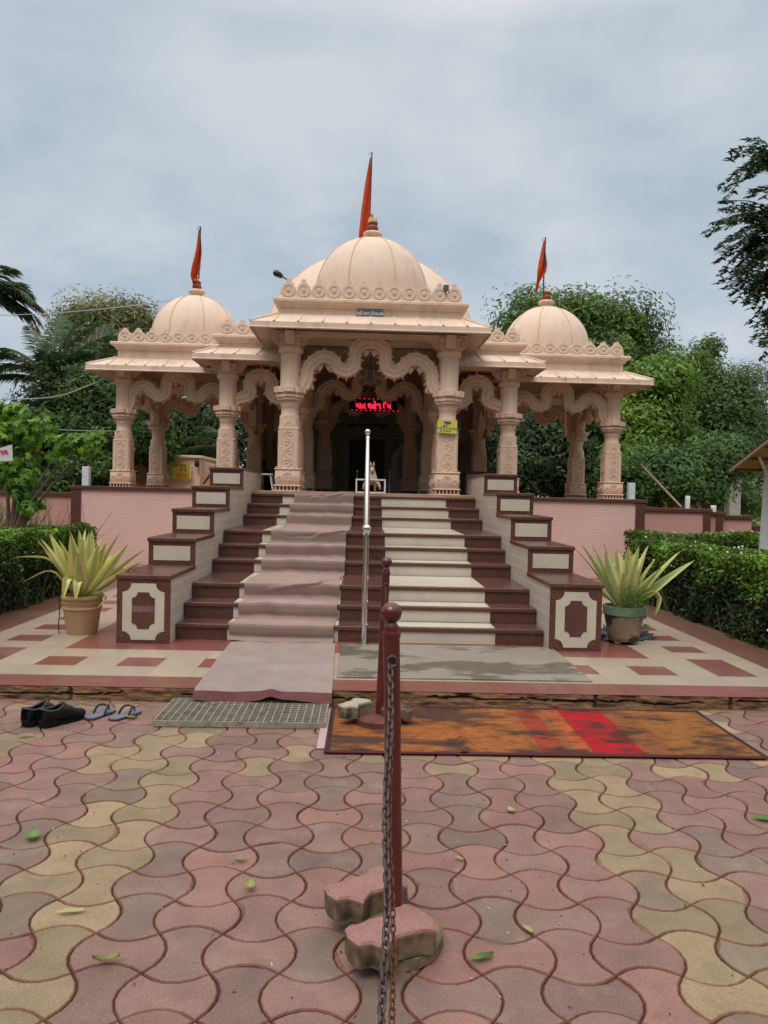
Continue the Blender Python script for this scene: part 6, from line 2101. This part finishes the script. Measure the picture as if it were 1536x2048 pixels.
ff, H = flag(744, 305, 17.0, 6.9, (lerp([0, .25, .5, .75, 1], [-.02, -.11, -.17, -.21, -.19]), lerp([0, .5, .74, .76, .9, 1], [.0, .01, .02, -.09, -.09, -.10]), 1.02), 'tall orange flag on the pole above the main dome', (.12, .16, .24))
a = MB(); a.lathe([(.005, .10), (.035, .07), (.045, .02), (.055, 0), (.02, -.005)], (.05, -.02, H * .36), 12); a.tube([(.05, -.02, H * .36), (.05, -.02, H * .26)], .006, 5); a.sphere((.05, -.02, H * .25), .016, 8, 6)
a.build('bell', mat('old_brass', (.20, .13, .05), .4, .2, 20, metal=.6), ff)
flag(401, 453, 15.4, 5.55, (lerp([0, .3, .6, .8, 1], [-.01, -.06, -.12, -.13, -.06]), lerp([0, .4, .72, .8, 1], [.01, .06, .05, -.01, -.02]), .90), 'small orange flag with blue print above the left dome', (.10, .15, .28))
flag(1091, 475, 15.4, 5.50, (lerp([0, .3, .6, 1], [-.02, -.07, -.12, -.16]), lerp([0, .45, .62, .8, 1], [.01, .05, .03, -.08, -.12]), .78), 'small plain orange flag above the right dome', (.35, .12, .03))

# ------------------------------------------------------------------ signs, lamps and bells on the temple
sg = empty('name_plaque', (TX, 12.268, 4.455)); tag(sg, 'grey name plaque with raised Gujarati letters above the porch eave', 'sign')
a = MB(); a.bbox(-.235, .20, -.03, 0, -.055, .06, .006); a.build('plate', mat('grey_plaque', (.11, .115, .13), .5, .15, 30, .1), sg)
a = MB()
for x0, x1, z0, z1 in ((-.235, .20, .052, .062), (-.235, .20, -.057, -.047), (-.237, -.227, -.047, .052), (.192, .202, -.047, .052)): a.box(x0, x1, -.036, -.0305, z0, z1)
a.build('border', mat('grey_border', (.26, .27, .29), .5), sg)
text_part('lettering', "શ્રી કાળ ભૈરવનાથ", .078, mat('pale_grey_letter', (.66, .68, .70), .5), sg, (-.017, -.033, .0), (PI / 2, 0, 0), .0012, .003, .80)

ns = empty('cctv_notice', P(894, 854, 12.20)); ns.rotation_euler = (0, rad(3), 0)
tag(ns, 'small tilted yellow camera warning notice on the right porch column', 'sign')
a = MB(); a.box(-.162, .162, -.004, .004, -.10, .10); a.build('board', mat('notice_yellow', (.60, .55, .06), .5, .05), ns)
DG = mat('dark_grey_print', (.06, .065, .09), .6)
a = MB()
a.add([(-.06, -.0062, .09), (.02, -.0062, .09), (.065, -.0062, .078), (.06, -.0062, .055), (.03, -.0062, .045), (-.055, -.0062, .06)], [(5, 4, 3, 2, 1, 0)])
a.add([(-.01, -.0065, .05), (.01, -.0065, .05), (-.01, -.0065, .0), (-.03, -.0065, .0)], [(3, 2, 1, 0)])
a.add([(-.062, -.0064, .035), (-.04, -.0064, .035), (-.035, -.0064, .0), (-.065, -.0064, .0)], [(3, 2, 1, 0)])
a.build('camera_symbol', DG, ns)
text_part('wording', "આપ સી.સી. ટી.વી. કેમેરામાં", .042, BLUEINK, ns, (0, -.0055, -.025), (PI / 2, 0, 0), .0008, .0008)
text_part('wording', "કેદ થયેલ છો", .042, BLUEINK, ns, (-.02, -.0055, -.068), (PI / 2, 0, 0), .0008, .0008)

lb = empty('led_sign', (TX + .12, 17.4, 3.60)); tag(lb, 'black scrolling LED board with glowing red Gujarati letters inside the hall', 'sign')
a = MB(); a.bbox(-.56, .56, 0, .08, -.15, .15, .008); a.build('housing', mat('black_housing', (.012, .008, .008), .4), lb)
RL = mat('red_led', (1.0, .02, .06), .5, 0, fine=0, emit=1.5)
text_part('lettering', "માત ઘહેશ ઉપ", .195, RL, lb, (0, -.006, -.035), (PI / 2, 0, 0), .006, .002, .82)
a = MB()
for i in range(11):
    x = -.53 + .106 * i
    a.box(x - .02, x + .02, -.004, -.001, .128, .138); a.box(x + .02, x + .06, -.004, -.001, -.138, -.128)
a.build('led_border', RL, lb)
a = MB()
for x in (-.5, .5): a.tube([(x, .04, .15), (x, .04, .47)], .01, 6)
a.build('hanger', M['soot'], lb)

def spot(loc, aim, label, flood=False):
    s = empty('floodlight', loc); tag(s, label, 'light')
    a = MB()
    if not flood:
        a.tube([(.20, 0, -.10), (.10, 0, -.02), (0, 0, .03)], .012, 6); a.build('arm', M['soot'], s)
        a = MB(); a.tube([(.02, 0, .02), (-.03, -.01, .05), (-.09, -.02, .075), (-.12, -.02, .085)], [.035, .05, .055, .03], 12); a.build('lamp_head', mat('black_lamp', (.02, .022, .026), .35), s)
    else:
        a.box(-.01, .01, -.01, .01, -.06, .0); a.build('arm', M['soot'], s)
        a = MB(); a.bbox(-.045, .045, -.03, .03, 0, .10, .012); a.build('lamp_head', mat('grey_lamp', (.10, .10, .11), .4), s)
spot(P(562, 556, 12.3), None, 'black spotlight on an arm at the left corner of the porch roof')
spot(P(892, 582, 12.25), None, 'small grey floodlight between the crest discs at the right of the porch roof', True)

def bell(loc, drop, r, label):
    s = empty('bell', loc); tag(s, label, 'bell')
    B = mat('brass', (.42, .27, .09), .35, .15, 20, .1, metal=.8)
    a = MB(); a.lathe([(r * .12, r * 1.9), (r * .30, r * 1.85), (r * .52, r * 1.5), (r * .62, r * .8), (r * .75, r * .3), (r * 1.05, 0), (r * .95, -.004)], (0, 0, 0), 24); a.build('bell_body', B, s)
    a = MB(); a.tube([(0, 0, r * .8), (0, 0, -r * .15)], r * .08, 6); a.sphere((0, 0, -r * .2), r * .2, 10, 8); a.build('clapper', M['soot'], s)
    a = MB()
    k = int((drop - r * 1.9) / .035)
    for i in range(k):
        z = r * 1.9 + i * .035
        t = [(.012 * math.cos(q) if i % 2 else 0, 0 if i % 2 else .012 * math.cos(q), z + .018 + .02 * math.sin(q)) for q in np.linspace(0, 2 * PI, 9)]
        a.tube(t, .004, 4, 0, False)
    a.build('chain_links', M['soot'], s)
b1 = P(972, 876, 14.6); bell(b1, 3.75 - b1.z, .085, 'brass bell hanging on a chain inside the right side bay')
b2 = P(513, 868, 14.8); bell(b2, 3.75 - b2.z, .075, 'brass bell hanging on a chain inside the left side bay')
ch = empty('chandelier', P(741, 745, 13.9)); tag(ch, 'small dark glass chandelier hanging behind the top of the entrance arch', 'chandelier')
GL = mat('smoky_glass_drops', (.22, .19, .15), .15, .2, 30, spec=.8)
a = MB(); a.tube([(0, 0, .1), (0, 0, 4.16 - ch.location.z)], .01, 6); a.build('stem', M['soot'], ch)
for k, (rr_, zz) in enumerate(((.10, .16), (.16, .02), (.19, -.14))):
    a = MB()
    a.tube([(rr_ * math.cos(t), rr_ * math.sin(t), zz) for t in np.linspace(0, 2 * PI, 25)], .008, 5)
    for q in range(14):
        t = 2 * PI * q / 14
        a.lathe([(.004, 0), (.014, -.03), (.016, -.06), (.003, -.10)], (rr_ * math.cos(t), rr_ * math.sin(t), zz), 6)
    a.build('drop_tier', GL, ch)
a = MB(); a.lathe([(.02, .1), (.05, .05), (.03, 0), (.06, -.08), (.02, -.2), (.005, -.28)], (0, 0, 0), 14); a.build('stem_boss', GL, ch)

# ------------------------------------------------------------------ figures, statue and furniture in the hall
def skin(name, verts, edges, radii, root, m, parent, sub=2):
    me = bpy.data.meshes.new(name); me.from_pydata(verts, edges, [])
    o = bpy.data.objects.new(name, me); COL.objects.link(o)
    md = o.modifiers.new('skin', 'SKIN')
    for i, v in enumerate(me.skin_vertices[0].data):
        r = radii[i]; v.radius = (r, r) if not isinstance(r, tuple) else r
        v.use_root = (i == root)
    s = o.modifiers.new('sub', 'SUBSURF'); s.levels = sub; s.render_levels = sub
    bpy.context.view_layer.update()
    nm = bpy.data.meshes.new_from_object(o.evaluated_get(bpy.context.evaluated_depsgraph_get()))
    bpy.data.objects.remove(o)
    nm.materials.clear(); nm.materials.append(m)
    nm.polygons.foreach_set('use_smooth', [True] * len(nm.polygons))
    return link(name, nm, parent)
SKIN = mat('brown_skin', (.22, .11, .065), .6, .06, 20); HAIR = mat('black_hair', (.010, .009, .008), .6, .2, 60)
def person(loc, rz, shirt, trousers, label):
    """sitting cross-legged on the floor, facing -Y before rotation"""
    p = empty('person', loc, rz); p.scale = (.84, .84, .84); tag(p, label, 'person')
    V = [(0, 0, .11), (0, -.01, .28), (0, -.01, .45), (0, 0, .56), (0, -.015, .63), (0, -.03, .71), (0, -.035, .79),
         (.17, 0, .53), (.25, -.05, .30), (.17, -.24, .21), (.12, -.30, .19),
         (-.17, 0, .53), (-.25, -.05, .30), (-.17, -.24, .21), (-.12, -.30, .19),
         (.11, -.02, .10), (.34, -.26, .13), (.02, -.34, .06), (-.06, -.36, .05),
         (-.11, -.02, .10), (-.34, -.26, .13), (-.02, -.26, .07), (.08, -.30, .05)]
    E = [(0, 1), (1, 2), (2, 3), (3, 4), (4, 5), (5, 6), (3, 7), (7, 8), (8, 9), (9, 10), (3, 11), (11, 12), (12, 13), (13, 14), (0, 15), (15, 16), (16, 17), (17, 18), (0, 19), (19, 20), (20, 21), (21, 22)]
    R_ = [.14, .125, .14, .09, .052, .078, .082, .062, .045, .033, .03, .062, .045, .033, .03, .09, .068, .042, .04, .09, .068, .042, .04]
    skin('body', V, E, R_, 0, SKIN, p)
    hand = MB()
    for sx in (-1, 1):
        for q in range(5):
            x = sx * (.115 - .012 * q + .02)
            ln = (.045, .06, .065, .06, .048)[q]
            if q == 0: hand.tube([(sx * .14, -.29, .20), (sx * .155, -.32, .20), (sx * .15, -.345, .19)], [.010, .009, .007], 6)
            else: hand.tube([(x, -.315, .19), (x - sx * .005, -.315 - ln * .6, .182), (x - sx * .008, -.315 - ln, .168)], [.009, .008, .006], 6)
    hand.build('fingers', SKIN, p)
    ks = [0, 1, 2, 3, 7, 8, 11, 12]
    rem = {v: i for i, v in enumerate(ks)}
    skin('shirt', [V[i] for i in ks], [(rem[a], rem[b]) for a, b in E if a in rem and b in rem], [R_[i] * 1.14 + .004 for i in ks], 0, shirt, p)
    ks = [0, 15, 16, 17, 19, 20, 21]
    rem = {v: i for i, v in enumerate(ks)}
    skin('trousers', [V[i] for i in ks], [(rem[a], rem[b]) for a, b in E if a in rem and b in rem], [R_[i] * 1.12 + .004 for i in ks], 0, trousers, p)
    h = MB(); h.sphere((0, -.015, .775), .098, 20, 12, 0, .92, 1.0, 1.02)
    hm = [(f, mi, s) for f, mi, s in zip(h.f, h.m, h.s) if sum(h.v[i][2] for i in f) / len(f) > .775 - .35 * (sum(h.v[i][1] for i in f) / len(f) + .03) * 1.9 - .02]
    h.f = [q[0] for q in hm]; h.m = [q[1] for q in hm]; h.s = [q[2] for q in hm]
    h.build('hair', HAIR, p)
    f = MB(); f.lathe([(.013, 0), (.010, .02), (.004, .045)], (0, -.118, .725), 8)
    for sx in (-1, 1): f.sphere((sx * .076, -.02, .74), .018, 8, 6, 0, .5, 1, 1.4)
    f.build('nose_and_ears', SKIN, p)
    f = MB()
    for sx in (-1, 1): f.sphere((sx * .03, -.108, .765), .009, 8, 6)
    f.build('eye', HAIR, p)
    f = MB(); f.tube([(-.02, -.112, .695), (0, -.117, .693), (.02, -.112, .695)], .005, 6); f.build('mouth', mat('lips', (.16, .05, .04), .6), p)
person((P(510, 960, 18.6).x, 18.6, PLAT + .001), 1.1, mat('orange_shirt', (.42, .055, .02), .8, .1), mat('dark_trousers', (.03, .03, .04), .8, .1), 'person in an orange-red shirt sitting on the floor inside the hall')
person((P(526, 960, 18.1).x, 18.1, PLAT + .001), 2.6, mat('dark_shirt', (.05, .025, .02), .8, .1), mat('black_trousers', (.015, .015, .018), .8, .1), 'person with black hair and dark clothes sitting deep inside the hall at the left')
st = empty('stool', (P(531, 970, 13.3).x, 13.3, PLAT)); tag(st, 'small white legged stool behind the top of the left stair parapet', 'stool')
a = MB(); a.bbox(-.13, .13, -.10, .10, .27, .30, .008); a.build('seat', mat('grey_white_plastic', (.5, .5, .5), .5), st)
for sx in (-1, 1):
    for sy in (-1, 1):
        a = MB(); a.tube([(sx * .09, sy * .07, .27), (sx * .14, sy * .10, 0)], .012, 8); a.build('leg', M['white_paint'], st)

hs = Vector((TX + .06, 12.95, PLAT))
stn = empty('glass_case', hs); tag(stn, 'low white framed glass case at the top of the stairs', 'display case')
a = MB()
for x in (-.245, .245):
    for y in (-.15, .15):
        a.box(x - .011, x + .011, y - .011, y + .011, 0, .24)
for z in (.011, .229):
    for y in (-.15, .15): a.box(-.234, .234, y - .011, y + .011, z - .011, z + .011)
    for x in (-.245, .245): a.box(x - .011, x + .011, -.139, .139, z - .0105, z + .0105)
a.build('frame', M['white_paint'], stn)
ho = empty('horse_statue', hs + Vector((.02, 0, .012))); tag(ho, 'small white horse statue with red trappings rearing in the glass case', 'statue')
V = [(0, .10, .24), (0, 0, .26), (0, -.07, .28), (0, -.09, .36), (0, -.10, .43), (0, -.15, .39), (0, -.19, .355),
     (.06, -.10, .22), (.12, -.13, .15), (.14, -.11, .07), (-.06, -.10, .22), (-.12, -.13, .15), (-.14, -.11, .07),
     (.05, .12, .17), (.06, .15, .10), (.055, .13, .012), (-.05, .12, .17), (-.06, .15, .10), (-.055, .13, .012), (0, .17, .24), (0, .21, .12)]
E = [(0, 1), (1, 2), (2, 3), (3, 4), (4, 5), (5, 6), (2, 7), (7, 8), (8, 9), (2, 10), (10, 11), (11, 12), (0, 13), (13, 14), (14, 15), (0, 16), (16, 17), (17, 18), (0, 19), (19, 20)]
R_ = [.075, .075, .08, .055, .045, .035, .025, .04, .03, .024, .04, .03, .024, .045, .026, .02, .045, .026, .02, .02, .015]
HW = mat('ivory_paint', (.62, .52, .36), .5, .08, 20); HRd = mat('red_paint', (.45, .06, .03), .5)
skin('body', V, E, R_, 0, HW, ho)
a = MB()
for sx in (-1, 1): a.lathe([(.016, 0), (.018, .02), (.012, .045), (.002, .075)], (sx * .026, -.095, .455), 8)
a.build('ear', HW, ho)
a = MB()
for sx in (-1, 1): a.lathe([(.028, -.02), (.027, .015)], (sx * .142, -.11, .065), 10)
a.tube([(.04, -.115, .33), (.0, -.15, .315), (-.04, -.115, .33)], .012, 6); a.tube([(.036, -.15, .375), (0, -.18, .36), (-.036, -.15, .375)], .008, 6)
a.build('trappings', HRd, ho)
# notices and furniture deep in the hall
for i, (px, py, d, w_, h_, lab) in enumerate(((652, 926, 17.75, .28, .30, 'white paper notice on a dark inner column left of the shrine'), (681, 903, 19.55, .42, .28, 'ochre notice board on the shrine wall left of the doorway'), (915, 893, 18.6, .40, .30, 'cream notice board inside the hall seen right of the yellow notice'))):
    q = P(px, py, d); b = empty('notice_board', q); tag(b, lab, 'notice')
    a = MB(); a.box(-w_ / 2, w_ / 2, -.02, 0, -h_ / 2, h_ / 2); a.build('sheet', PW if i == 0 else mat('ochre_sheet', (.40, .33, .20), .6), b)
    a = MB()
    for k in range(5):
        z = h_ * .32 - k * h_ * .16
        a.box(-w_ * .4, w_ * (.38 - .1 * (k % 2)), -.023, -.0205, z - h_ * .025, z + h_ * .025)
    a.build('printed_line', INK, b)
for px, lab in ((779, 'thin steel queue post right of the shrine doorway'), (714, 'thin steel queue post left of the shrine doorway')):
    q = P(px, 965, 17.0); a = MB(); a.lathe([(.07, 0), (.07, .015), (.016, .03), (.016, .48), (.022, .5), (.01, .52)], (0, 0, 0), 14)
    tag(a.build('queue_post', M['steel'], None, (q.x, 17.0, PLAT)), lab, 'post')
tb_ = empty('side_table', (P(955, 965, 14.4).x, 14.4, PLAT)); tag(tb_, 'small dark table with a pale front inside the right side bay', 'table')
a = MB(); a.bbox(-.28, .28, -.2, .2, .42, .46, .006); a.build('table_top', mat('dark_wood', (.06, .03, .022), .5), tb_)
a = MB(); a.box(-.25, .25, -.17, -.15, .15, .40); a.build('front_panel', mat('grey_panel', (.3, .3, .29), .6), tb_)
for sx in (-1, 1):
    for sy in (-1, 1):
        a = MB(); a.box(sx * .25 - .02, sx * .25 + .02, sy * .17 - .02, sy * .17 + .02, 0, .419); a.build('leg', mat('dark_leg', (.04, .025, .02), .5), tb_)

# white pennant with red and black writing at the left edge
bn = empty('banner', P(6, 910, 9.2)); tag(bn, 'white cloth banner corner with red and black writing at the left edge', 'banner')
a = MB()
vs = []; n = 10
for i in range(n + 1):
    u = i / n
    x = -.45 + .56 * u
    for v in (0, 1):
        top_ = -.02 + .15 * max(0, (u - .2) / .8)
        z = (-.09 + .02 * u) if v == 0 else top_
        vs.append((x + .01 * (1 - v) * u, .012 * math.sin(u * 6), z))
fs = [(2 * i, 2 * i + 2, 2 * i + 3, 2 * i + 1) for i in range(n)]
me = bpy.data.meshes.new('cloth'); me.from_pydata(vs, [], fs); me.materials.append(mat('white_cloth', (.66, .66, .68), .8, .05, 4, trans=.25))
link('cloth', me, bn)
text_part('lettering', "જાગ", .085, mat('red_print', (.50, .03, .08), .6), bn, (-.01, -.016, .025), (PI / 2, rad(-8), 0), .004, .001, 1.0)
text_part('numeral', "2", .075, INK, bn, (-.075, -.016, -.05), (PI / 2, 0, 0), .002, .001)

# wires
def wire(pts, r, label, col=(.25, .25, .26)):
    p = [Vector(q) for q in pts]
    c = p[0]
    a = MB(); a.tube(catmull([tuple(q - c) for q in p], 8), r, 5)
    tag(a.build('wire', mat('wire', col, .6, 0, fine=0), None, c), label, 'wire')
wire([P(-120, 632, 16), P(80, 628, 16), P(245, 614, 15.8), P(345, 600, 15.5)], .009, 'thin grey overhead wire running from the left edge to the left dome', (.40, .42, .45))
wire([P(-60, 800, 14), P(100, 795, 14.1), P(180, 770, 14.2), P(225, 752, 14.15)], .010, 'pale wire rising to the capital of the left pavilion', (.28, .36, .36))
wire([P(-60, 862, 12.5), P(90, 859, 13.5), P(230, 862, 14.0), P(320, 850, 15), P(400, 832, 16.4)], .007, 'thin grey wire passing behind the left pavilion columns', (.35, .36, .36))
wire([P(1131, 752, 13.6), P(1130, 800, 13.9), P(1132, 872, 14.0)], .006, 'thin cord hanging from the right pavilion eave', (.40, .33, .22))
wire([P(544, 708, 12.8), P(541, 735, 12.9), P(543, 770, 13.1)], .006, 'thin cord hanging at the left side bay', (.40, .33, .22))

# fallen leaves
def fallen(px, py, ln, wd, rz, curl, c0, c1, label):
    d = CH * F / ((py - 988) - (px - 728) * .0236)
    q = P(px, py, d)
    vs = []; fs = []; cols = []
    n = 12
    for i in range(n + 1):
        t = i / n
        hw = wd * .5 * (math.sin(PI * min(1, t * 1.02) ** .85) ** .8) + .0006
        z = .004 + curl * (4 * (t - .5) ** 2) * .5 + .006
        cc = np.array(c0) * (1 - t) + np.array(c1) * t
        for k_, u in enumerate((-1, -.5, 0, .5, 1)):
            vs.append((u * hw, (t - .5) * ln, z + abs(u) * curl * .55 + .002 * math.sin(t * 9 + u * 3)))
            cols.append(cc * (1.15 if k_ == 2 else 1))
    for i in range(n):
        for k_ in range(4): fs.append((i * 5 + k_, i * 5 + k_ + 1, i * 5 + k_ + 6, i * 5 + k_ + 5))
    me = bpy.data.meshes.new('fallen_leaf'); me.from_pydata(vs, [], fs); colour_attr(me, np.array(cols)); me.materials.append(M['leaf_thin'])
    me.polygons.foreach_set('use_smooth', [True] * len(fs))
    tag(link('fallen_leaf', me, None, (q.x, q.y, 0.001), (0, 0, rz)), label, 'leaf', 'leaves fallen on the pavers')
GY = (.30, .34, .10); GG = (.12, .25, .07); YY = (.50, .48, .20)
fallen(66, 1676, .10, .060, .35, .018, (.16, .30, .13), (.20, .34, .10), 'broad fresh green leaf on the yellowish pavers at the left')
fallen(478, 1728, .065, .030, 1.25, .012, (.33, .33, .14), (.24, .27, .09), 'small curled pale green leaf left of the centre of the pavers')
fallen(500, 1785, .075, .034, .15, .020, (.42, .46, .16), (.36, .42, .14), 'upright curled yellow-green leaf above the left foreground')
fallen(140, 1829, .105, .026, 1.75, .004, (.50, .50, .24), (.46, .46, .22), 'long narrow pale yellow leaf in the left foreground')
fallen(212, 1934, .085, .026, 1.75, .026, (.38, .40, .14), (.24, .20, .10), 'twisted leaf with a brown end in the lower left foreground')
fallen(1021, 1634, .060, .034, .25, .012, (.46, .48, .20), (.40, .44, .16), 'pale leaf on the pavers right of the nearer bollard')
fallen(1056, 1882, .055, .020, .55, .008, (.42, .46, .16), (.40, .42, .14), 'small slim yellow leaf in the right foreground')
fallen(962, 1938, .095, .032, 1.9, .010, (.05, .09, .05), (.22, .34, .08), 'dark green leaf beside the nearer bollard base')
fallen(918, 1732, .045, .016, .9, .006, (.40, .44, .16), (.36, .38, .14), 'tiny yellow leaf near the nearer bollard')
fallen(1526, 1657, .10, .050, 1.3, .010, (.10, .22, .05), (.14, .26, .07), 'green leaf at the right edge of the pavers')
fallen(262, 1437, .085, .040, 1.6, .014, (.05, .035, .025), (.40, .38, .10), 'half brown half yellow leaf beside the grate')
fallen(50, 1472, .10, .030, 1.9, .010, (.40, .36, .26), (.30, .25, .17), 'dry pale brown leaf below the black shoes')

# petals and grit
n = 150
k_ = RNG.random(n)
pos = np.stack([RNG.normal(size=n) * 1.1 + .6, 2.2 + 3.1 * RNG.random(n), np.full(n, .004)], 1)
sel = RNG.random(n) < .35
pos[sel, 1] = 5.5 + 1.5 * RNG.random(sel.sum()); pos[sel, 2] = ZP + .017; pos[sel, 0] = RNG.uniform(-.1, 1.7, sel.sum())
nr = RNG.normal(size=(n, 3)) * .3 + np.array([0, 0, 1])
cl_ = np.where((RNG.random(n) < .5)[:, None], np.array([[.62, .58, .52]]), np.array([[.04, .025, .02]]))
tag(link('petal_litter', leaf_mesh('petal_litter', pos, nr, .010 + .014 * RNG.random(n), .004 + .006 * RNG.random(n), cl_, M['leaf'])), kind='stuff')
n = 260
pos = np.stack([RNG.uniform(-2.5, 2.5, n), 1.9 + 3.3 * RNG.random(n), np.full(n, .003)], 1)
tag(link('paving_grit', leaf_mesh('paving_grit', pos, RNG.normal(size=(n, 3)) * .4 + np.array([0, 0, 1]), .006 + .008 * RNG.random(n), .004 + .004 * RNG.random(n), np.array([[.05, .03, .022]]) * (.5 + RNG.random((n, 1))), M['leaf'])), kind='stuff')
